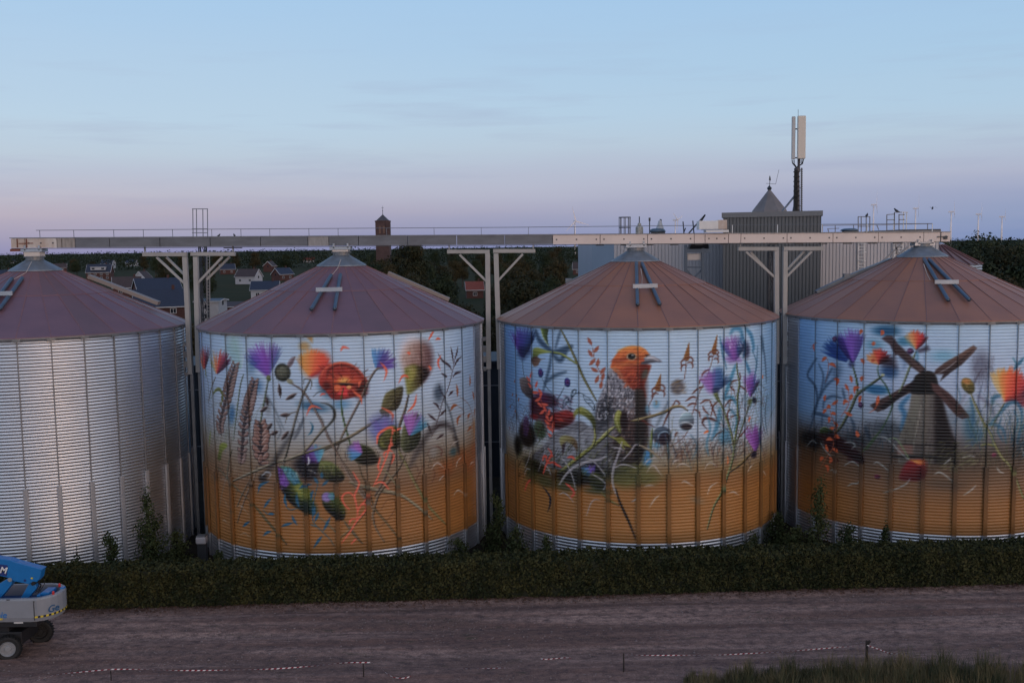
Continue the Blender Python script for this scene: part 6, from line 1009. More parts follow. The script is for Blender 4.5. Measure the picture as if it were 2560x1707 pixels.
def turbine(x, yh, sc, rot, yaw, label, Y=1800):
    hub = at(x, yh, Y); g = empty('wind_turbine', (hub.x, Y, 0), label, 'wind turbine', 'wind turbines on the right horizon' if x > 2000 else 'wind turbines behind the conveyor'); H = hub.z
    MB().tube([(0, 0, -4), (0, 0, H)], [1.9, 1.15], 10).build('tower', TUR, g, smooth=True)
    R_ = Matrix.Rotation(yaw, 3, 'Z'); n_ = MB(); n_.box((0, 0, H+.6), (2.6, 9, 2.6), rz=yaw); n_.build('nacelle', TUR, g, bevel=.3)
    for k in range(3):
        a = rad(rot+120*k); L_ = 27*sc; u = R_ @ Vector((math.sin(a), 0, math.cos(a))); v = R_ @ Vector((math.cos(a), 0, -math.sin(a))); c = R_ @ Vector((0, -5.2, 0))+Vector((0, 0, H+.6)); f = R_ @ Vector((0, 1, 0)); vs = []
        for t, ww, th in ((0, .9, .9), (.12, 2.0, .6), (.5, 1.3, .35), (1, .35, .1)):
            for i, j in ((-.4, -.5), (.6, -.5), (.6, .5), (-.4, .5)): vs.append(c+u*(t*L_)+v*(i*ww)+f*(j*th))
        mb = MB(); mb.add(vs, [(0, 1, 2, 3), (12, 15, 14, 13)]+[(4*s+i, 4*s+(i+1) % 4, 4*s+4+(i+1) % 4, 4*s+4+i) for s in range(3) for i in range(4)]); mb.build('blade', TUR, g)
for args in ((1437, 554, .95, -14, .25, 'leftmost wind turbine, above the first cream conveyor panels'), (1688, 551, .75, -55, .9, 'wind turbine between dome vent and motor box'), (2184, 513, 1.0, 12, 1.15, 'wind turbine rising behind the roof frame with a bird'), (2289, 522, 1.1, 3, 1.2, 'wind turbine right of the pale ladder frame'), (2378, 530.5, .8, 0, 1.1, 'wind turbine above the right end of the conveyor'), (2446, 536.5, .8, 5, 1.1, 'second wind turbine from the right edge of the photo'), (2505, 543, .6, -5, 1.1, 'rightmost wind turbine, above the tall dark trees')): turbine(*args)

# ---------------------------------------------------------------- birds
def bird_mesh(fly=False):
    mb = MB(); mb.tube([(-.30, 0, -.04), (-.20, 0, 0), (-.08, 0, .04), (.04, 0, .09), (.12, 0, .16), (.16, 0, .23), (.20, 0, .25), (.26, 0, .24)], [.03, .035, .085, .10, .075, .055, .045, .008], 10)
    if fly:
        for s in (-1, 1): mb.add([(.08, 0, .12), (-.10, 0, .10), (-.06, s*.28, .22), (.10, s*.26, .24), (-.02, s*.55, .12), (.04, s*.53, .13)], [(0, 1, 2, 3), (3, 2, 4, 5), (3, 2, 1, 0), (5, 4, 2, 3)])
    else:
        for s in (-.02, .02): mb.bar((0, s*1.5, 0), (0, s*1.5, -.10), .015)
        for s in (-1, 1): mb.tube([(.08, s*.075, .12), (-.05, s*.09, .06), (-.24, s*.03, -.01)], [.03, .05, .01], 6)
    return mb
BM = mat('dark feathers', (.03, .03, .035), .7)
def bird(x, y, Y, rz, sc, label, fly=False):
    o = bird_mesh(fly).build('bird', BM, None, smooth=True); o.location = at(x, y, Y); o.rotation_euler.z = rz; o.scale = (sc,)*3; tag(o, label, 'bird', 'birds around the roofs')
bird(2167, 540.5, 92, .9, .95, 'dark bird perched on the left rail frame'); bird(2241, 529, 92, 2.2, 1.05, 'dark bird perched on the right rail frame beside the pale ladder frame'); bird(2331, 523, 90, 1.0, .8, 'small dark bird flying above the windmill silo', True)
bird(547, 590.5, 65.9, 0.9, .55, 'small dark bird on the grey conveyor, left one of a pair'); bird(586, 590, 65.9, 2.2, .55, 'small dark bird on the grey conveyor, right one of a pair')

# ---------------------------------------------------------------- houses of the village
BR = mat('red brown brick', (.085, .035, .03), .85, 0, .3, 3); TILEB = mat('blue black roof tiles', (.028, .034, .06), .5, .1, .3, 2); TILEN = mat('brown roof tiles', (.06, .04, .04), .7, 0, .3, 2); TILER = mat('orange red roof tiles', (.22, .05, .03), .7, 0, .3, 2); PLW = mat('white render', (.42, .42, .46), .7, 0, .1, 1); TRIM = mat('white house trim', (.50, .50, .53), .6); GLASSD = mat('dark window glass', (.02, .025, .035), .12)
HR = []
def hor(x): return 612.6-.0150*(x-1280)
def house(x, ye, L_, D_, he, hr, rz, wall, roof, label, wins=3, dormer=False, chim=True, trim=True):
    Y = (CAM_Z-he)*FPX/(ye-hor(x)); P_ = at(x, ye, Y); g = empty('house', (P_.x, Y, 0), label, 'house', 'village houses behind the silos', rz); hl, hd = L_/2, D_/2
    HR.append((x-px(1, 1) and x-(L_*.7)*FPX/Y, x+(L_*.7)*FPX/Y, Y))
    mb = MB(); v = [(-hl, -hd, 0), (hl, -hd, 0), (hl, hd, 0), (-hl, hd, 0), (-hl, -hd, he), (hl, -hd, he), (hl, hd, he), (-hl, hd, he), (-hl, 0, hr-.1), (hl, 0, hr-.1)]
    mb.add(v, [(0, 1, 5, 4), (2, 3, 7, 6), (1, 2, 6, 9, 5), (3, 0, 4, 8, 7)]); mb.build('wall', wall, g)
    mb = MB(); k = (hr-he)/hd; ov = .45; zo = he-ov*k
    for s in (-1, 1): mb.add([(-hl-.4, s*(hd+ov), zo), (hl+.4, s*(hd+ov), zo), (hl+.4, 0, hr), (-hl-.4, 0, hr), (-hl-.4, s*(hd+ov), zo+.22), (hl+.4, s*(hd+ov), zo+.22), (hl+.4, 0, hr+.22), (-hl-.4, 0, hr+.22)], [(0, 1, 2, 3), (7, 6, 5, 4), (0, 4, 5, 1), (1, 5, 6, 2), (3, 2, 6, 7), (0, 3, 7, 4)])
    rf = mb.build('roof', roof, g)
    if chim: mb = MB(); mb.box((hl*.55, .2, hr+.4), (.7, .7, 1.6)); mb.build('chimney', BR, rf)
    if trim:
        for s in (-1, 1):
            mb = MB(); mb.bar((s*(hl+.42), -hd-ov, zo), (s*(hl+.42), 0, hr), .12, .32); mb.bar((s*(hl+.42), hd+ov, zo), (s*(hl+.42), 0, hr), .12, .32); mb.build('bargeboard', TRIM, g)
        mb = MB(); mb.box((0, -hd-ov-.05, zo+.05), (L_+.8, .14, .22)); mb.build('gutter_board', TRIM, g)
    for k_ in range(wins):
        xx = -hl+L_*(k_+.5)/wins
        for zz_ in ((he*.32, he*.75) if he > 4.5 else (he*.5,)):
            mb = MB(); mb.box((xx, -hd-.03, zz_), (1.5, .10, 1.35)); f = mb.build('window', TRIM, g); mb = MB(); mb.box((xx-.34, -hd-.06, zz_), (.58, .08, 1.1)); mb.box((xx+.34, -hd-.06, zz_), (.58, .08, 1.1)); mb.build('pane', GLASSD, f)
    for s in (-1, 1): mb = MB(); mb.box((s*(hl+.02), 0, he*.9), (.1, 1.2, 1.2)); mb.build('gable_window', GLASSD, g)
    if dormer:
        zd = he+(hr-he)*.45; mb = MB(); mb.box((0, -hd*.55, zd), (L_*.62, hd*.9, 1.9)); d = mb.build('dormer', PLW, g)
        for q in (-.2, .2): mb = MB(); mb.box((q*L_, -hd*1.0-.05, zd), (1.8, .12, 1.1)); mb.build('pane', GLASSD, d)
        mb = MB(); mb.box((0, -hd*.55, zd+1.0), (L_*.66, hd*1.1, .18)); mb.build('dormer_roof', TRIM, d)
    return g
house(4, 690, 15, 9, 5.0, 8.5, .15, PLW, TILEB, 'house with dark blue roof and white boards at the left edge behind the bare silo')
house(250, 679, 15, 9, 5.6, 10.4, .12, BR, TILEB, 'brick house with a white dormer right of the bare silo top', 4, True)
house(270, 658, 13, 9, 5.6, 9.5, -.1, PLW, TILEB, 'blue roofed house just behind the white dormer house')
house(318, 716, 11, 8, 4.0, 8.0, .35, BR, TILEN, 'brown tiled house in front of the dormer house', 2)
house(357, 694, 7, 7, 4.0, 7.5, 1.35, PLW, TILEN, 'small tan gable house among the trees', 1)
house(392, 722, 15, 10, 5.0, 8.8, .55, BR, TILEB, 'blue roofed brick house with a white edged gable facing left', 3)
house(400, 762, 12, 9, 5.2, 9.0, .35, BR, TILEB, 'large blue roofed house close behind the slope of the bare silo roof', 2)
house(528, 751, 6, 8, 5.6, 6.0, .0, PLW, TILEB, 'white flat topped house between the columns and the wheat silo', 1, chim=False)
house(572, 764, 14, 8, 3.2, 4.2, .05, BR, TILEN, 'low brick house with a white roof edge left of the wheat silo roof', 3, chim=False)
house(773, 650, 14, 9, 3.2, 7.0, .05, PLW, TILER, 'house with a bright orange red roof under the grey conveyor', 3)
house(675, 664, 8, 8, 5.0, 8.6, 1.35, BR, TILEN, 'house with a steep white edged gable left of the red roof', 1)
house(664, 722, 10, 8, 3.6, 6.5, .1, PLW, TILEB, 'low pale house above the left slope of the wheat silo roof', 2)
house(1455, 671, 11, 8, 3.6, 7.5, -.1, BR, TILEN, 'dark gabled house left of the pale metal building', 2)
house(1186, 722, 6, 7, 3.2, 5.8, .1, BR, TILER, 'small reddish house near the second pair of columns', 1)

for a in ((36, 652, 12, 8, 4, 8, .2, PLW, TILEB, 'far small house left of the bare silo cap', 2), (150, 668, 12, 8, 4, 7.6, .3, BR, TILEN, 'far brick house just right of the bare silo cap', 2), (330, 656, 13, 8, 4.5, 8, -.2, PLW, TILEB, 'far pale house right of the white dormer house', 3), (568, 672, 11, 8, 4, 7.8, .4, BR, TILEB, 'far brick house right of the first pair of columns', 2), (622, 690, 12, 8, 4.2, 8, -.3, PLW, TILEN, 'pale house with brown roof above the left wheat silo slope', 2), (706, 684, 10, 8, 4, 7.4, .9, BR, TILEB, 'dark roofed house left of the wheat silo cap', 2), ): house(*a)
# ---------------------------------------------------------------- trees
def leafmat(name, c1_, c2__, obj_var=.35):
    m = bpy.data.materials.new(name); m.use_nodes = True; t = m.node_tree; b = t.nodes['Principled BSDF']; L = t.links.new
    oi = t.nodes.new('ShaderNodeObjectInfo'); g = t.nodes.new('ShaderNodeNewGeometry'); n = t.nodes.new('ShaderNodeTexNoise'); n.inputs['Scale'].default_value = .55; n.inputs['Detail'].default_value = 3
    tcn = t.nodes.new('ShaderNodeTexCoord'); L(tcn.outputs['Object'], n.inputs[0])
    a = t.nodes.new('ShaderNodeMath'); a.operation = 'ADD'; L(n.outputs['Fac'], a.inputs[0])
    s = t.nodes.new('ShaderNodeMath'); s.operation = 'MULTIPLY_ADD'; s.inputs[1].default_value = obj_var; s.inputs[2].default_value = -obj_var/2; L(oi.outputs['Random'], s.inputs[0]); L(s.outputs[0], a.inputs[1])
    r = t.nodes.new('ShaderNodeMath'); r.operation = 'MULTIPLY_ADD'; r.inputs[1].default_value = .35; r.inputs[2].default_value = -.17; L(g.outputs['Random Per Island'], r.inputs[0]); a2 = t.nodes.new('ShaderNodeMath'); a2.operation = 'ADD'; L(a.outputs[0], a2.inputs[0]); L(r.outputs[0], a2.inputs[1])
    mr = t.nodes.new('ShaderNodeMapRange'); mr.inputs[1].default_value = .3; mr.inputs[2].default_value = .72; L(a2.outputs[0], mr.inputs[0])
    x = t.nodes.new('ShaderNodeMix'); x.data_type = 'RGBA'; x.inputs[6].default_value = (*c1_, 1); x.inputs[7].default_value = (*c2__, 1); L(mr.outputs[0], x.inputs[0]); L(x.outputs[2], b.inputs['Base Color']); b.inputs['Roughness'].default_value = .75; b.inputs['Specular IOR Level'].default_value = .2
    return m
LEAF = [leafmat('dark green leaves', (.016, .026, .014), (.036, .046, .020)), leafmat('brownish green leaves', (.024, .028, .013), (.058, .044, .019))]
BARK = mat('tree bark', (.05, .04, .032), .9, 0, .4, 3)
def leaf_cloud(lobes, n, size, seed, fill=.35):
    r = np.random.default_rng(seed); w = np.array([l[3]*l[4]+l[3]*l[3] for l in lobes]); w = w/w.sum(); V = []; F = []
    for k in range(n):
        cx_, cy_, cz_, a, c = lobes[r.choice(len(lobes), p=w)]; d = r.normal(0, 1, 3); d /= np.linalg.norm(d); q = 1-fill*abs(r.normal(0, .5))
        bump = 1+.16*math.sin(5*d[0]+seed)+.12*math.sin(7*d[1]+3*d[2]); p = np.array([cx_, cy_, cz_])+d*np.array([a, a, c])*q*bump
        u = r.normal(0, 1, 3); u -= u@d*d*.55; u /= np.linalg.norm(u); v = np.cross(d+r.normal(0, .45, 3), u); v /= np.linalg.norm(v); s = size*r.uniform(.5, 1.3); o = len(V)
        V += [p-u*s*.6-v*s*.25, p+v*s*.1-u*s*.05-v*s*.5, p+u*s*.7, p+v*s*.5]; F.append((o, o+1, o+2, o+3))
    return V, F
def make_tree(kind, seed):
    r = random.Random(seed); H = 13.0; root = empty('tree', (0, 0, 0), cat='tree'); lobes = []
    n = 9 if kind == 0 else 7
    for k in range(n):
        a = r.uniform(0, 6.28); h = r.uniform(.35, .86); rr_ = (1-abs(h-.55)*1.3)*r.uniform(1.2, 3.0); s = r.uniform(1.7, 2.7)*(1.15-.5*h); lobes.append((math.cos(a)*rr_, math.sin(a)*rr_, h*H, s, s*.85))
    lobes.append((0, 0, H*.83, 1.7, 1.9)); lobes.append((0, 0, H*.55, 3.0, 3.2))
    if kind == 2: lobes = [(r.uniform(-.3, .3), r.uniform(-.3, .3), H*h, (1-h)*3.2+.5, 1.5) for h in (.15, .28, .42, .56, .7, .83, .93)]
    V, F = leaf_cloud(lobes, 6500, .30, seed); mb = MB(); mb.add(V, F); mb.build('crown', LEAF[seed % 2 if kind != 2 else 0], root)
    mb = MB(); mb.tube([(0, 0, 0), (.1, 0, H*.3), (0, .1, H*.75)], [.34, .24, .06], 8)
    for k in range(5): a = r.uniform(0, 6.28); mb.tube([(0, 0, H*(.25+.08*k)), (math.cos(a)*1.6, math.sin(a)*1.6, H*(.42+.08*k))], [.14, .04], 5)
    mb.build('trunk', BARK, root); return root
protos = [make_tree(0, 11), make_tree(0, 12), make_tree(1, 13), make_tree(1, 14), make_tree(0, 15), make_tree(2, 16)]; used = [False]*6
rt = random.Random(42)
KIND = ['round crowned dark tree', 'brownish broad tree', 'dark uneven tree', 'bushy brown green tree', 'full brownish tree', 'narrow pointed conifer']
def where(x, Y, h):
    top = hor(x)+(CAM_Z-h)*FPX/Y
    d = 'near' if Y < 180 else ('midway back' if Y < 330 else 'far off')
    spots = [(-9e9, 60, 'at the far left edge'), (60, 225, 'behind the bare silo'), (225, 345, 'around the dormer house'), (345, 455, 'left of the first columns'), (455, 560, 'right of the first columns'), (560, 700, 'left of the grey conveyor patch'), (700, 810, 'beside the red roofed house'), (810, 905, 'behind the wheat silo tip'), (905, 1010, 'below the church tower'), (1010, 1120, 'right of the church tower'), (1120, 1225, 'under the left arm of the second columns'), (1225, 1345, 'under the right arm of the second columns'), (1345, 1480, 'left of the pale metal building'), (2300, 2440, 'behind the small reddish silo'), (2440, 9e9, 'at the right edge of the photo')]
    for a, b, s in spots:
        if a <= x < b: return s, d
    return 'behind the silos', d
placed = []
def put(x, Y, h, k=None, wsc=1.0):
    for a, b, yh in HR:
        hw = 3.4*h/13*FPX/Y
        if x+hw > a and x-hw < b and Y < yh+2 and hor(x)+(CAM_Z-h)*FPX/Y < hor(x)+(CAM_Z-3.2)*FPX/yh: return
    k = rt.choice([0, 1, 2, 3, 4, 0, 1, 5]) if k is None else k
    X = at(x, 700, Y).x
    if Y < 120 and X > 20: return
    placed.append((x, Y, h, k, X, wsc))
for (Y0, Y1, n, h0, h1) in ((100, 150, 44, 9, 14), (150, 230, 64, 10, 15), (230, 360, 74, 10, 15.5), (360, 560, 62, 11, 16), (600, 900, 46, 11, 17)):
    for q in range(n):
        x = -60+(q+rt.uniform(0, 1))/n*1620; put(x, rt.uniform(Y0, Y1), rt.uniform(h0, h1))
for q in range(16): put(2330+q*19+rt.uniform(-9, 9), rt.uniform(150, 200), rt.uniform(17.6, 20.2), rt.choice([0, 1, 3]), .9)
for q in range(9): put(2350+q*34+rt.uniform(-9, 9), rt.uniform(122, 140), rt.uniform(12, 15), rt.choice([2, 4]))
put(945, 330, 15.5, 4); put(972, 300, 15.0, 0); put(772, 300, 20.6, 0); put(1035, 320, 21.2, 4); put(1010, 340, 20.3, 2)
bucket = {}; LABS = set(); ORD = 'first second third fourth fifth sixth seventh eighth ninth tenth eleventh twelfth thirteenth fourteenth fifteenth sixteenth seventeenth eighteenth'.split()
for x, Y, h, k, X, wsc in placed: s, d = where(x, Y, h); bucket.setdefault((k, s, d), []).append((x, Y, h, X, wsc))
for (k, s, d), L_ in bucket.items():
    L_.sort()
    for idx, (x, Y, h, X, wsc) in enumerate(L_):
        pos = '' if len(L_) == 1 else (', leftmost' if idx == 0 else (', rightmost' if idx == len(L_)-1 else f', {ORD[idx]} from the left'))
        lab = f'{KIND[k]} {d} {s}{pos}'.replace('at the right edge of the photo', 'at the right edge').replace('of the pale metal building', 'of the pale building').replace('in front of', 'before')
        lab = ' '.join(lab.split()[:16])
        lab = lab if lab not in LABS else ' '.join(lab.replace('tree', 'crown').split()[:15])
        LABS.add(lab); sc = h/13.0; loc = (X, Y, -.1); rz0 = rt.uniform(0, 6.28)
        if not used[k]: t_ = protos[k]; used[k] = True; t_.location = loc; t_.rotation_euler.z = rz0; t_.scale = (sc*wsc, sc*wsc, sc); t_['label'] = lab
        else: t_ = copy_tree(protos[k], loc, rz0, (sc*rt.uniform(.9, 1.15)*wsc, sc*wsc, sc), lab)
        t_['group'] = 'trees of the village behind the silos' if x < 2000 else 'tall dark trees at the right edge'
for k in range(6):
    if not used[k]: protos[k].location = (-60, 200, 0); protos[k]['label'] = KIND[k]+' standing alone behind the bare silo'
# far wood
lob = []
for q in range(230):
    Y = rt.choice([rt.uniform(980, 1080), rt.uniform(1300, 1450)]); x = -300+(q+rt.uniform(0, 1))/230*3200; X = at(x, 700, Y).x; s = rt.uniform(12, 20); lob.append((X, Y, rt.uniform(7, 9), s, rt.uniform(8.5, 10.3)))
V, F = leaf_cloud(lob, 90000, 1.4, 5, .2); mb = MB(); mb.add(V, F); wo = mb.build('far_wood', LEAF[0]); tag(wo, 'dark far woodland along the horizon', 'woodland', kind='stuff')
# ---------------------------------------------------------------- ground
def groundmat():
    m = bpy.data.materials.new('dry worn ground'); m.use_nodes = True; t = m.node_tree; b = t.nodes['Principled BSDF']; L = t.links.new
    tcn = t.nodes.new('ShaderNodeTexCoord')
    def noise(sc, stretch, det=5, rough=.6, rot=.035):
        mp_ = t.nodes.new('ShaderNodeMapping'); mp_.inputs['Scale'].default_value = stretch; mp_.inputs['Rotation'].default_value = (0, 0, -rot); L(tcn.outputs['Object'], mp_.inputs[0])
        n = t.nodes.new('ShaderNodeTexNoise'); n.inputs['Scale'].default_value = sc; n.inputs['Detail'].default_value = det; n.inputs['Roughness'].default_value = rough; L(mp_.outputs[0], n.inputs[0]); return n.outputs['Fac']
    def mr(f, a, b_):
        r = t.nodes.new('ShaderNodeMapRange'); r.inputs[1].default_value = a; r.inputs[2].default_value = b_; L(f, r.inputs[0]); return r.outputs[0]
    def mix(f, c1_, c2__):
        x = t.nodes.new('ShaderNodeMix'); x.data_type = 'RGBA'; L(f, x.inputs[0])
        for i, c in ((6, c1_), (7, c2__)):
            if isinstance(c, tuple): x.inputs[i].default_value = (*c, 1)
            else: L(c, x.inputs[i])
        return x.outputs[2]
    tracks = mr(noise(.9, (.045, 1.0, 1), 5, .55), .40, .62); c = mix(tracks, (.225, .132, .110), (.47, .31, .262))
    c = mix(mr(noise(.35, (.25, 1, 1)), .45, .68), c, (.21, .132, .112)); c = mix(mr(noise(1.6, (.35, 1, 1), 6, .7), .60, .72), c, (.065, .068, .042)); c = mix(mr(noise(3.5, (.6, 1, 1), 8, .75), .42, .66), c, (.115, .078, .076))
    fine = noise(14, (1, 1, 1), 6, .8); f2 = mix(mr(fine, .35, .7), (.55, .55, .55), (1.3, 1.3, 1.3)); mu = t.nodes.new('ShaderNodeVectorMath'); mu.operation = 'MULTIPLY'; L(c, mu.inputs[0]); L(f2, mu.inputs[1]); L(mu.outputs[0], b.inputs['Base Color'])
    b.inputs['Roughness'].default_value = .9; b.inputs['Specular IOR Level'].default_value = .2
    bp = t.nodes.new('ShaderNodeBump'); bp.inputs['Strength'].default_value = .7; bp.inputs['Distance'].default_value = .06; L(fine, bp.inputs['Height']); L(bp.outputs[0], b.inputs['Normal'])
    return m
DIRT = groundmat()
GRN = mat('dark field grass', (.026, .032, .016), 1.0, 0, 0, .05, (.042, .04, .02), spec=.05); SOIL = mat('dark soil', (.03, .026, .022), 1.0, 0, .4, .8, spec=.05)
me = MB(); me.add([(-4000, -300, 0), (4000, -300, 0), (4000, 8000, 0), (-4000, 8000, 0)], [(0, 1, 2, 3)]); tag(me.build('ground', GRN), kind='structure')
me = MB(); me.add([(-90, 50, .004), (90, 50, .004), (90, 100, .004), (-90, 100, .004)], [(0, 1, 2, 3)]); tag(me.build('yard', SOIL), kind='structure')
# the dirt track: gently rutted
nx, ny = 300, 210; xs = np.linspace(-70, 70, nx); ys = np.linspace(34, 55, ny); X, Yg = np.meshgrid(xs, ys); Yr = Yg-.035*X
Zg = .03+.03*np.sin(Yr*1.9)*np.cos(X*.05)+.008*np.sin(Yr*4.1+np.sin(X*.2))+.012*RNG.normal(0, 1, X.shape)-.028*sum(np.exp(-((Yr-c_-.12*np.sin(X*.11))/.30)**2) for c_ in (47.2, 48.9, 50.3, 51.9))
V = np.stack([X, Yg, Zg+.06], -1).reshape(-1, 3); F = [(r*nx+c, r*nx+c+1, (r+1)*nx+c+1, (r+1)*nx+c) for r in range(ny-1) for c in range(nx-1)]
mb = MB(); mb.add(V.tolist(), F); tag(mb.build('dirt_track', DIRT, smooth=True), kind='structure')

# ---------------------------------------------------------------- hedge
A, B = ground_at(160, 1528), ground_at(2550, 1463); sl_ = (B.y-A.y)/(B.x-A.x); HX0, HX1 = A.x-16, B.x+14; HT, HD = 2.1, 1.7
def hy(x): return A.y+(x-A.x)*sl_
HEDGE = leafmat('hedge leaves', (.016, .024, .010), (.058, .056, .020), 0)
HEDGE.node_tree.nodes['Noise Texture'].inputs['Scale'].default_value = .9
r = np.random.default_rng(21); n = 78000; V = []; F = []
xs = r.uniform(HX0, HX1, n); side_ = r.uniform(0, 1, n); wob_ = lambda x, z: .05*np.sin(x*1.3+z)+.04*np.sin(x*3.7+2*z)+.05*np.sin(x*9+z*4)
yy = np.where(side_ < .55, -r.uniform(0, .12, n), np.where(side_ < .93, r.uniform(0, HD, n), HD+r.uniform(0, .1, n))); zz_ = np.where(side_ < .55, HT*r.uniform(0, 1, n)**.85, np.where(side_ < .93, HT+r.uniform(-.08, .10, n), HT*r.uniform(0, 1, n)))
ys = hy(xs)+yy+wob_(xs, zz_)*.9; zz_ = zz_+np.where(zz_ > 1.9, wob_(xs*.8, xs)*.7, 0)
U = r.normal(0, 1, (n, 3)); U /= np.linalg.norm(U, axis=1)[:, None]; W2 = np.cross(U, r.normal(0, 1, (n, 3))); W2 /= np.linalg.norm(W2, axis=1)[:, None]; sz = r.uniform(.05, .12, n)[:, None]
P0 = np.stack([xs, ys, zz_], -1); Q = np.stack([P0-U*sz, P0-W2*sz*.6, P0+U*sz, P0+W2*sz*.6], 1).reshape(-1, 3)
hg = empty('hedge', (A.x, A.y, 0), 'long clipped dark green hedge in front of the silos', 'hedge')
mb = MB(); mb.add((Q-np.array([A.x, A.y, 0])).tolist(), [(4*i, 4*i+1, 4*i+2, 4*i+3) for i in range(n)]); mb.build('foliage', HEDGE, hg)
mb = MB(); k = 120; vs = []
for i in range(k+1):
    x = HX0+(HX1-HX0)*i/k; y0 = hy(x)+wob_(x, 1)*.9
    vs += [(x-A.x, y0+.1-A.y, 0), (x-A.x, y0+.06-A.y, HT-.08), (x-A.x, y0+HD-.1-A.y, HT-.08), (x-A.x, y0+HD-.1-A.y, 0)]
mb.add(vs, [(4*i+j, 4*i+4+j, 4*i+5+j, 4*i+1+j) for i in range(k) for j in range(3)]); mb.build('twig_core', mat('dark hedge core', (.016, .020, .010), .95), hg)

# ---------------------------------------------------------------- shrubs between hedge and silos
SHL = leafmat('shrub leaves', (.020, .032, .012), (.045, .055, .02), .4)
def shrub(x, ytop, wpx, Y, seed, label, sparse=False):
    b_ = at(x, ytop, Y); g = empty('shrub', (b_.x, Y, 0), label, 'shrub', 'shrubs between hedge and silos'); H = b_.z; w = px(wpx, Y)/2; rr_ = random.Random(seed); lobes = []
    for k in range(6 if not sparse else 3):
        h = (k+.7)/6 if not sparse else .2+.2*k; lobes.append((rr_.uniform(-.25, .25)*w, rr_.uniform(-.25, .25)*w, H*h, w*(1.12-.72*h)*rr_.uniform(.8, 1.15), H*.19))
    if not sparse: lobes.append((0, 0, H*.90, w*.28, H*.13))
    V, F = leaf_cloud(lobes, int(900+1500*w*H/4) if not sparse else 300, .12, seed, .9)
    mb = MB(); mb.add(V, F); mb.build('foliage', SHL, g)
    mb = MB(); mb.tube([(0, 0, 0), (.04, 0, H*.5), (0, 0, H*.97)], [.05, .03, .008], 6)
    for k in range(9): a = rr_.uniform(0, 6.28); z_ = H*rr_.uniform(.15, .9); mb.tube([(0, 0, z_), (math.cos(a)*w*.8*(1.1-z_/H), math.sin(a)*w*.8*(1.1-z_/H), z_+H*.10)], [.015, .004], 4)
    mb.build('stem', BARK, g)
for k, a in enumerate([(362, 1238, 78, 57.0, 'tall dark bush in front of the right side of the bare silo'), (385, 1300, 110, 57.4, 'wide low bush right of the tall bush by the bare silo'), (275, 1340, 70, 55.8, 'low bush left of the tall bush by the bare silo'), (190, 1352, 36, 55.5, 'thin sparse sapling in front of the bare silo', True), (440, 1330, 80, 60.0, 'dark bush in the gap right of the bare silo'), (548, 1382, 60, 56.6, 'small bush at the left foot of the wheat silo'), (1042, 1362, 46, 56.0, 'sparse sapling at the right foot of the wheat silo', True), (1150, 1352, 90, 58.0, 'low bush at the right foot of the wheat silo'), (1240, 1243, 74, 61.0, 'tall dark bush in the gap between wheat and bird silos'), (1292, 1320, 90, 58.0, 'bush at the left foot of the bird silo'), (1365, 1345, 60, 57.4, 'small bush just right of the left foot of the bird silo'), (1885, 1340, 90, 58.5, 'low bush at the right foot of the bird silo'), (1945, 1285, 90, 62.0, 'dark bush in the gap between bird and windmill silos'), (2046, 1212, 84, 58.5, 'tall pointed bush in front of the left side of the windmill silo'), (1985, 1320, 90, 58.8, 'bush left of the tall pointed bush by the windmill silo'), (2120, 1320, 100, 58.4, 'low bush right of the tall pointed bush by the windmill silo'), (2212, 1318, 46, 57.6, 'thin small bush at the foot of the windmill silo')]): shrub(*a[:4], 100+k, a[4], *(a[5:]))
# white tank in the gap
b_ = at(505, 1357, 60.5); g = empty('white_tank', (b_.x, 60.5, 0), 'small white tank in the gap between bare silo and wheat silo', 'tank'); w = px(26, 60.5); h = max(b_.z, .1)
mb = MB(); mb.box((0, 0, h+.22), (w, .6, .44)); mb.build('tank', mat('dull white plastic', (.34, .34, .38), .5), g, bevel=.08); mb = MB(); mb.box((0, 0, h+.47), (w*.9, .5, .06)); mb.build('lid', GALVD, g, bevel=.02); mb = MB(); mb.box((0, .05, h/2), (w*.85, .4, h)); mb.build('stand', DARKM, g)

# ---------------------------------------------------------------- barrier tape and its posts
POSTW = mat('dark wooden post', (.035, .026, .024), .9, 0, .4, 8)
def post(x, yb, yt, wpx, label, top=False):
    g_ = ground_at(x, yb); T = at(x, yt, g_.y); mb = MB(); w = px(wpx, g_.y); o = None
    mb.tube([(0, 0, -.1), (.01, 0, T.z*.5), (0, 0, T.z-.03), (0, 0, T.z)], [w/2, w/2*.95, w/2*.9, w/2*.5], 8)
    if top: mb.tube([(.02, -.02, T.z-.15), (.12, -.03, T.z-.02), (.10, -.02, T.z+.02)], [.06, .07, .03], 6)
    o = mb.build('fence_post', POSTW, None, smooth=True); o.location = (g_.x, g_.y, 0); tag(o, label, 'post', 'posts of the barrier tape'); return Vector((g_.x, g_.y, T.z))
post(278, 1706, 1675, 3.2, 'thin leaning post under the left stretch of barrier tape'); post(909, 1697, 1655, 3.6, 'thin post where the barrier tape starts to sag'); post(1559, 1684, 1632, 4.2, 'dark post at the left end of the straight tape on the right'); post(2166, 1660, 1600, 8, 'thick dark post with tape tied on top near the tall grass', True)
RED = mat('red tape', (.26, .015, .035), .5); WHT = mat('white tape', (.82, .80, .84), .5)
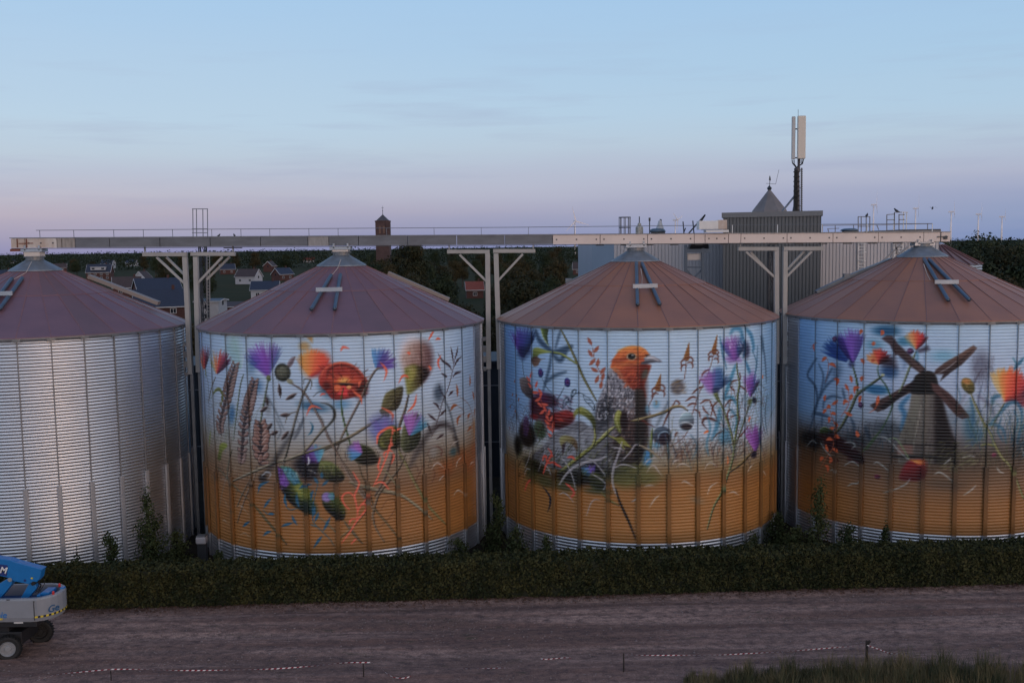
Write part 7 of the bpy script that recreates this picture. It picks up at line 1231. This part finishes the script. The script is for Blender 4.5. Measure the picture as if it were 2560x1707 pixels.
def tape(pts, label, wpx=3.0, stripe=7.0):
    P_ = []
    for x, y, hh in pts:                              # photo point and height above the ground
        el = None; lo, hi = 30.0, 60.0
        for _ in range(40):
            mid = (lo+hi)/2
            if at(x, y, mid).z > hh: lo = mid
            else: hi = mid
        P_.append(at(x, y, lo))
    q = catmull([tuple(p) for p in P_], 10); q = [Vector(p) for p in q]; mb = MB(); acc = 0; L_ = px(stripe, 45); W_ = px(wpx, 45); seg = []
    tot = 0; cum = [0]
    for a, b in zip(q, q[1:]): tot += (b-a).length; cum.append(tot)
    n_ = int(tot/L_)
    def pt(s):
        s = min(max(s, 0), tot-1e-4); i = max(j for j in range(len(cum)) if cum[j] <= s); i = min(i, len(q)-2); return q[i]+(q[i+1]-q[i])*((s-cum[i])/(cum[i+1]-cum[i]+1e-9))
    for k in range(n_):
        a, b = pt(k*L_), pt((k+1)*L_); tw = .62+.38*math.sin(k*.21+pts[0][0]); up = Vector((0, -.8*(1-tw)-.2, .25+.75*tw)).normalized()*W_/2; sk = (b-a).normalized()*W_*.5; mb.m = k % 2; t_ = Vector((0, .002, 0))
        mb.add([a-up-sk, b-up-sk, b+up+sk, a+up+sk, a-up-sk+t_, b-up-sk+t_, b+up+sk+t_, a+up+sk+t_], [(0, 1, 2, 3), (7, 6, 5, 4), (0, 3, 7, 4), (1, 5, 6, 2), (3, 2, 6, 7), (0, 4, 5, 1)])
    o = mb.build('barrier_tape', [WHT, RED]); tag(o, label, 'barrier tape', 'red and white barrier tape')
tape([(92, 1700, .3), (140, 1686, .5), (200, 1679, .7), (278, 1672, .85)], 'red and white tape rising to the leftmost thin post', 2.2, 8); tape([(278, 1672, .85), (350, 1672, .8), (450, 1675, .72), (560, 1674, .72), (680, 1671, .75), (780, 1664, .85), (860, 1656, .95), (925, 1655, 1.0)], 'long nearly level red and white tape left of the middle', 3.2, 7)
tape([(928, 1654, 1.0), (945, 1663, .8), (968, 1683, .4), (985, 1692, .25), (1010, 1694, .15), (1035, 1687, .1)], 'sagging red and white tape right of the thin middle post', 3.2, 7.5); tape([(1052, 1680, .05), (1080, 1680, .05), (1110, 1678, .05), (1140, 1671, .1), (1200, 1671, .1), (1260, 1669, .1), (1325, 1670, .05)], 'loose red and white tape lying on the ground, lower middle', 2.2, 7); tape([(1352, 1646, .1), (1365, 1647, .15), (1390, 1645, .12), (1420, 1643, .15), (1432, 1647, .05)], 'short crumpled piece of tape on the ground', 2.6, 7); tape([(1563, 1636, .98), (1620, 1637, .95), (1700, 1637, .9), (1800, 1636, .85), (1880, 1632, .9), (1960, 1628, .95), (2060, 1620, 1.05), (2160, 1612, 1.2)], 'long straight red and white tape between the two right posts', 2.6, 6.5); tape([(2168, 1612, 1.2), (2200, 1623, .9), (2225, 1632, .6), (2260, 1634, .5), (2280, 1640, .3), (2293, 1644, .2)], 'tape dropping from the thick post into the tall grass', 2.8, 7)

# ---------------------------------------------------------------- tall grass at the lower right, tufts on the track
GRM = leafmat('tall grass blades', (.030, .044, .020), (.24, .18, .095), 0)
r = np.random.default_rng(9); V = []; F = []
def blades(n, xf, yf, h0, h1, w0=.014):
    for k in range(n):
        x = xf(); y, cl = yf(x); g_ = ground_at(x, y); h = r.uniform(h0, h1)*cl; a = r.uniform(0, 6.28); ln = r.uniform(.05, .55)*h; w = w0*r.uniform(.6, 1.5); d = np.array([math.cos(a), math.sin(a)]); s = np.array([-d[1], d[0]])*w; o = len(V)
        for t in (0, .4, .75, 1.0):
            c = np.array([g_.x, g_.y])+d*ln*t*t; zq = h*(t-.12*t*t*(ln/h)*2); ww = (1-t*.9)
            V.append((*(c-s*ww), zq)); V.append((*(c+s*ww), zq))
        for q in range(3): F.append((o+2*q, o+2*q+1, o+2*q+3, o+2*q+2))
def gx(): return 2640-960*r.uniform(0, 1)**.62*0.97
def gy(x):
    edge = np.interp(x, [1660, 1780, 1900, 2040, 2200, 2300, 2420, 2560, 2700], [1712, 1704, 1698, 1694, 1688, 1682, 1686, 1692, 1690])+6*math.sin(x*.05)+5*math.sin(x*.13)
    return edge-8+r.uniform(0, 1)**.8*85, (.72+.4*abs(math.sin(x*.031+.5))*abs(math.sin(x*.11)))*np.interp(x, [1700, 1900, 2200], [.35, .75, 1.0])
blades(24000, gx, gy, .5, 1.45)
tg = MB(); tg.add([tuple(v) for v in V], F); tag(tg.build('tall_grass', GRM), 'tall mixed green and straw grass in the lower right corner', 'grass', kind='stuff')
V = []; F = []
GT = leafmat('short green tufts', (.018, .030, .014), (.05, .05, .024), 0)
def spot(cx_, cy_, wx, wy, n, h0=.04, h1=.16):
    blades(n, lambda: r.normal(cx_, wx), lambda x: (r.normal(cy_, wy), 1.0), h0, h1, .012)
for a in ((1110, 1556, 24, 3.5, 900), (980, 1559, 26, 3.5, 600), (1150, 1557, 30, 4, 400), (1000, 1533, 26, 2.5, 350), (1540, 1601, 60, 5, 900), (1480, 1541, 18, 3, 240), (1500, 1584, 14, 2, 160), (450, 1580, 60, 8, 500), (190, 1684, 30, 6, 400), (2260, 1556, 40, 4, 260), (1950, 1550, 60, 6, 260), (1620, 1676, 50, 6, 400), (700, 1690, 90, 8, 500), (2480, 1560, 40, 18, 500), (1000, 1680, 120, 14, 700), (300, 1600, 200, 40, 900), (1300, 1620, 500, 40, 2200), (850, 1600, 400, 40, 1800), (2100, 1600, 300, 30, 1500)): spot(*a)
tg = MB(); tg.add([tuple(v) for v in V], F); tag(tg.build('grass_tufts', GT), 'low green tufts scattered over the dry dirt track', 'grass', kind='stuff')
# small stones scattered over the track
rs = np.random.default_rng(77); mb = MB(); SF = [(0, 1, 4), (1, 2, 4), (2, 3, 4), (3, 0, 4), (1, 0, 5), (2, 1, 5), (3, 2, 5), (0, 3, 5)]
for k in range(4500):
    x, y = rs.uniform(-26, 28), rs.uniform(41, 53); s = rs.uniform(.012, .045)*(1.5 if rs.uniform() < .06 else 1); a = rs.uniform(0, 6.28); u = np.array([math.cos(a), math.sin(a), 0])*s*rs.uniform(.8, 1.5); v = np.array([-math.sin(a), math.cos(a), 0])*s; p = np.array([x, y, .10])
    mb.add([tuple(q) for q in (p-u, p-v, p+u, p+v, p+[0, 0, s*.8], p-[0, 0, s*.5])], SF)
tag(mb.build('gravel', mat('pale small stones', (.28, .22, .21), .9, 0, .5, 9)), 'small pale stones scattered over the dirt track', 'gravel', kind='stuff')
# dead leaves along the foot of the hedge
V = []; F = []; rr = np.random.default_rng(31)
for k in range(5200):
    x = rr.uniform(HX0, HX1); y = hy(x)-abs(rr.normal(0, .5))-.02; s = rr.uniform(.03, .09); u = rr.normal(0, 1, 3); u[2] *= .3; u /= np.linalg.norm(u); v = np.cross(u, [0, 0, 1]); o = len(V); p = np.array([x, y, .10+rr.uniform(0, .06)])
    V += [p-u*s, p-v*s*.6, p+u*s, p+v*s*.6]; F.append((o, o+1, o+2, o+3))
tg = MB(); tg.add([tuple(v) for v in V], F); tag(tg.build('fallen_leaves', leafmat('dead leaves', (.06, .03, .02), (.14, .075, .055), 0)), 'brown dead leaves along the foot of the hedge', 'leaves', kind='stuff')

# ---------------------------------------------------------------- blue and grey aerial work platform at the left edge
LB = mat('bright blue paint', (.012, .165, .46), .35, 0, .12, 3); LG = mat('light grey body paint', (.25, .265, .30), .42, 0, .12, 1.5); LN = mat('navy plate', (.02, .035, .16), .4); YEL = mat('yellow sticker', (.62, .48, .03), .5); LR_ = mat('red lamp', (.5, .03, .03), .3); RIM = mat('grey wheel rim', (.30, .31, .33), .5, .2, .2, 4)
YL = ground_at(22, 1648).y+1.02; O = at(0, 1560, YL); O.z = 0; lf = empty('aerial_lift', O, 'blue and grey boom lift parked at the left edge by the hedge', 'boom lift')
def lc(x, y, Y=None):
    Y = YL if Y is None else Y
    return at(x/3.852, 1300+y/3.852, Y)-O
# body: an open grey tub with a rounded tail
xe = lc(618, 740).x; hw = 1.15; z0, z1 = lc(330, 978, YL-hw+.06).z, lc(330, 760, YL-hw+.1).z; xs0 = -3.6
def plan(w, e, n=12): return [(xs0, -w)]+[(e-w*.95+math.sin(t)*w*.95, -math.cos(t)*w) for t in np.linspace(0, math.pi, n)]+[(xs0, w)]
po = plan(hw, xe); pi_ = plan(hw-.2, xe-.22); pb = plan(hw-.06, xe-.10); m_ = len(po)
vs = [(x, y, z0+.06*(x < 0)) for x, y in pb]+[(x, y, z0+.22+.02*(x < 0)) for x, y in po]+[(x, y, z1-.08+(.05 if x > xe-1.2 else 0)) for x, y in po]+[(x*.995, y*.97, z1+(.05 if x > xe-1.2 else 0)) for x, y in po]+[(x, y, z1+(.05 if x > xe-1.2 else 0)) for x, y in pi_]+[(x, y, z1-.5) for x, y in pi_]
mb = MB(); fs = [(L_*m_+i, L_*m_+(i+1) % m_, (L_+1)*m_+(i+1) % m_, (L_+1)*m_+i) for L_ in range(5) for i in range(m_)]; fs.append(tuple(range(m_))[::-1]); mb.add(vs, fs); mb.build('body_cover', LG, lf, bevel=.02)
mb = MB(); mb.add([(x, y, z1-.495) for x, y in pi_], [tuple(range(m_))]); mb.build('tub_floor', mat('dark blue deck', (.012, .05, .16), .5), lf)
sx = lc(330, 900, YL-hw).x
mb = MB(); mb.box((sx, -hw-.003, (z0+z1)/2+.02), (.02, .02, z1-z0-.15)); mb.bar((sx, -hw-.003, z1-.1), (sx+.25, -hw+.35, z1+.03), .02); mb.build('cover_joint', BLACK, lf)
mb = MB(); q = lc(85, 780, YL-hw+.08); mb.lathe([(.13, 0), (.13, .03), (0, .03)], c=(q.x, -hw+.12, z1+.005), n=16); mb.build('fuel_cap', BLACK, lf)
# hazard strip round the lower edge
mb = MB(); ph_ = plan(hw+.006, xe+.006, 24); seq = [p for p in ph_ if p[0] > sx-.02 and p[1] < .95]; seq = [(sx+.02, -hw-.006)]+seq; cum = 0
pts_ = catmull([(p[0], p[1], 0) for p in seq], 6); ln = [0]
for a, b in zip(pts_, pts_[1:]): ln.append(ln[-1]+float(np.linalg.norm(b-a)))
def along(s):
    return Vector((float(np.interp(s, ln, pts_[:, 0])), float(np.interp(s, ln, pts_[:, 1])), 0))
s_ = 0; k = 0
while s_ < ln[-1]-.12:
    a, b = along(s_), along(s_+.12); mb.m = k % 2; zz0, zz1 = z0+.20, z0+.29
    mb.add([(a.x, a.y, zz0), (b.x, b.y, zz0), (b.x, b.y, zz1), (a.x, a.y, zz1)], [(0, 1, 2, 3)]); s_ += .12; k += 1
mb.build('hazard_strip', [YEL, BLACK], lf)
# chassis
mb = MB(); mb.box(((-3.6+sx)/2, 0, z0-.12), (sx+3.6, 2*hw-.35, .34)); mb.box((-1.5, 0, z0-.42), (4.6, 1.5, .4)); mb.box((lc(180, 1050).x-.2, 0, .95), (1.5, 1.7, .6)); mb.tube([(lc(60, 1120).x, -1.0, .62), (lc(60, 1120).x, 1.0, .62)], .16, 10); mb.build('chassis', mat('black chassis paint', (.015, .015, .018), .45), lf, bevel=.03)
mb = MB(); mb.lathe([(.85, z0-.1), (.85, z0+.1)], c=(-1.2, 0, 0), n=24, cap=True); mb.build('slew_ring', BLACK, lf)
mb = MB(); mb.box((lc(50, 1050).x, -hw+.16, z0-.14), (.34, .02, .10)); mb.build('yellow_sticker', YEL, lf); mb = MB(); mb.box((lc(280, 1000).x, -hw+.16, z0-.06), (.42, .02, .07)); mb.build('white_sticker', WHITE, lf)
mb = MB(); mb.bar((-3, -.85, .86), (lc(30, 1130).x+.1, -.85, .86), .07); mb.build('steering_rod', LB, lf)
def wheel(x, y, rzw, label=None):
    c = Vector((x, y, .57)); R_ = Matrix.Rotation(rzw, 3, 'Z'); mb = MB(); prof = [(.36, -.19), (.50, -.21), (.555, -.17), (.57, -.08), (.57, .08), (.555, .17), (.50, .21), (.36, .19)]; vs = []; n_ = 36
    for r_, t in prof:
        for j in range(n_): a = 2*math.pi*j/n_; vs.append(c+R_ @ Vector((r_*math.cos(a), t, r_*math.sin(a))))
    mb.add(vs, [(i*n_+j, i*n_+(j+1) % n_, (i+1)*n_+(j+1) % n_, (i+1)*n_+j) for i in range(7) for j in range(n_)])
    for j in range(26):
        a = 2*math.pi*j/26
        for s in (-1, 1): mb.bar(c+R_ @ Vector((.58*math.cos(a), s*.20, .58*math.sin(a))), c+R_ @ Vector((.585*math.cos(a+.13), s*.01, .585*math.sin(a+.13))), .05, .045, up=(0, 1, 0))
    w_ = mb.build('wheel', BLACK, lf); mb = MB(); vs = []; pr = [(.37, -.17), (.35, -.20), (.30, -.12), (.16, -.12), (.13, -.16), (.0, -.16)]
    for r_, t in pr:
        for j in range(24): a = 2*math.pi*j/24; vs.append(c+R_ @ Vector((r_*math.cos(a), t, r_*math.sin(a))))
    mb.add(vs, [(i*24+j, i*24+(j+1) % 24, (i+1)*24+(j+1) % 24, (i+1)*24+j) for i in range(5) for j in range(24)])
    for j in range(9): a = 2*math.pi*j/9; p = c+R_ @ Vector((.22*math.cos(a), -.135, .22*math.sin(a))); mb.box(p, (.035, .035, .035))
    mb.build('rim', RIM if y < 0 else BLACK, w_)
wx = lc(82, 1215, YL-1.02).x; wheel(wx, -1.02, .22); wheel(wx+.55, 1.05, .22); wheel(wx-2.5, -1.02, 0); wheel(wx-2.5, 1.05, 0)
# boom: two stacked blue arms folding down to the turret
def side_poly(mb, P_, y0, y1): mb.prism([(lc(*p).x, lc(*p).z) for p in P_], y0, y1)
mb = MB(); side_poly(mb, [(-420, 255), (-2, 352), (120, 368), (180, 392), (432, 458), (420, 470), (405, 545), (375, 580), (345, 575), (300, 600), (160, 572), (90, 535), (-2, 515), (-420, 430)], -.24, .24); bm_ = mb.build('upper_boom', LB, lf, bevel=.025)
mb = MB(); A_, B_ = lc(1, 404), lc(100, 418); C_, D_ = lc(90, 522), lc(-4, 506); mb.add([(v.x, -.255, v.z) for v in (D_, C_, B_, A_)]+[(v.x, -.244, v.z) for v in (D_, C_, B_, A_)], [(0, 1, 2, 3), (7, 6, 5, 4), (0, 4, 5, 1), (1, 5, 6, 2), (2, 6, 7, 3), (3, 7, 4, 0)])
A2 = lc(-420, 300); D2 = lc(-420, 400); mb.add([(v.x, -.255, v.z) for v in (D2, D_, A_, A2)]+[(v.x, -.244, v.z) for v in (D2, D_, A_, A2)], [(0, 1, 2, 3), (7, 6, 5, 4), (0, 4, 5, 1), (1, 5, 6, 2), (2, 6, 7, 3), (3, 7, 4, 0)]); mb.build('name_plate', LN, bm_)
def text(body, size, loc, rx, rz_, m_, parent, shear=0.0, off=0.0, name='lettering', align='LEFT', ex=.004, ry=0.0):
    c = bpy.data.curves.new(name, 'FONT'); c.body = body; c.size = size; c.shear = shear; c.offset = off; c.extrude = ex; c.align_x = align; c.resolution_u = 3
    t_ = bpy.data.objects.new(name, c); COL.objects.link(t_); bpy.context.view_layer.update(); me = bpy.data.meshes.new_from_object(t_); bpy.data.objects.remove(t_)
    o = bpy.data.objects.new(name, me); COL.objects.link(o); me.materials.append(m_); o.parent = parent; o.location = loc; o.rotation_euler = (rx, ry, rz_); return o
q = lc(86, 494); text('M', .42, (q.x, -.262, q.z), rad(90), 0, WHITE, bm_, .25, .012, align='RIGHT', ry=rad(8))
mb = MB(); side_poly(mb, [(100, 545), (135, 560), (135, 600), (20, 740), (-60, 790), (-420, 900), (-420, 820), (-60, 640)], -.2, .2); mb.build('lower_boom', LB, lf, bevel=.02)
mb = MB(); side_poly(mb, [(300, 590), (350, 605), (370, 640), (270, 760), (200, 760)], -.17, .17); mb.build('link_arm', LB, lf, bevel=.02)
mb = MB(); p = lc(345, 590); mb.tube([(p.x, -.3, p.z), (p.x, .3, p.z)], .09, 12); rk = random.Random(5)
for k in range(7): a, b = lc(340+k*10, 575), lc(300+k*14, 690+rk.uniform(-20, 20)); mb.tube([a+Vector((0, rk.uniform(-.25, .25), 0)), (a+b)/2+Vector((.14, rk.uniform(-.2, .2), .05)), b], .018, 5)
mb.build('hose_bundle', BLACK, lf)
mb = MB(); p = lc(120, 555); mb.tube([(p.x, -.27, p.z), (p.x, .27, p.z)], .10, 14); mb.build('pivot_pin', RIM, lf); mb = MB(); p = lc(265, 562); mb.tube([(p.x, -.25, p.z), (p.x, -.26, p.z)], .06, 12); mb.build('boss', LN, bm_); mb = MB(); p = lc(331, 540); mb.box((p.x, -.25, p.z), (.10, .02, .07)); mb.build('yellow_sticker', YEL, bm_)
mb = MB(); p = lc(460, 690); mb.box((p.x, .1, z1-.22), (.42, .8, .55)); mb.box((p.x-.25, -.3, z1-.15), (.16, .3, .3)); p = lc(572, 640); mb.box((p.x, .35, z1), (.20, .25, .2)); mb.build('blue_motor_box', LB, lf, bevel=.03)
for x, y in ((572, 612), (512, 685)):
    Yq = YL+.55 if x > 550 else YL-.55; p = lc(x, y, Yq); mb = MB(); mb.lathe([(.055, -.09), (.06, .04), (.04, .08), (0, .085)], c=(p.x, Yq-YL, z1+.13), n=12); mb.build('lamp', LR_, lf)
q = lc(66, 938, YL-hw); text('Genie', .42, (q.x, -hw-.006, q.z), rad(90), 0, LB, lf, .2, .006, align='RIGHT')
a_ = rad(38); ex_, ey_ = xe-hw*.95+math.sin(a_)*hw*.95, -math.cos(a_)*hw
q0 = Vector((ex_, ey_, 0)); text('Ge', .46, (q0.x+.03, q0.y-.02, z0+.36), rad(90), rad(52), mat('deep blue lettering', (.02, .09, .2), .4), lf, .2, .008)
q = lc(5, 985, YL-hw); mb = MB(); mb.box((q.x, -hw-.004, z0+.18), (.2, .012, .08)); mb.build('warning_sticker', YEL, lf)
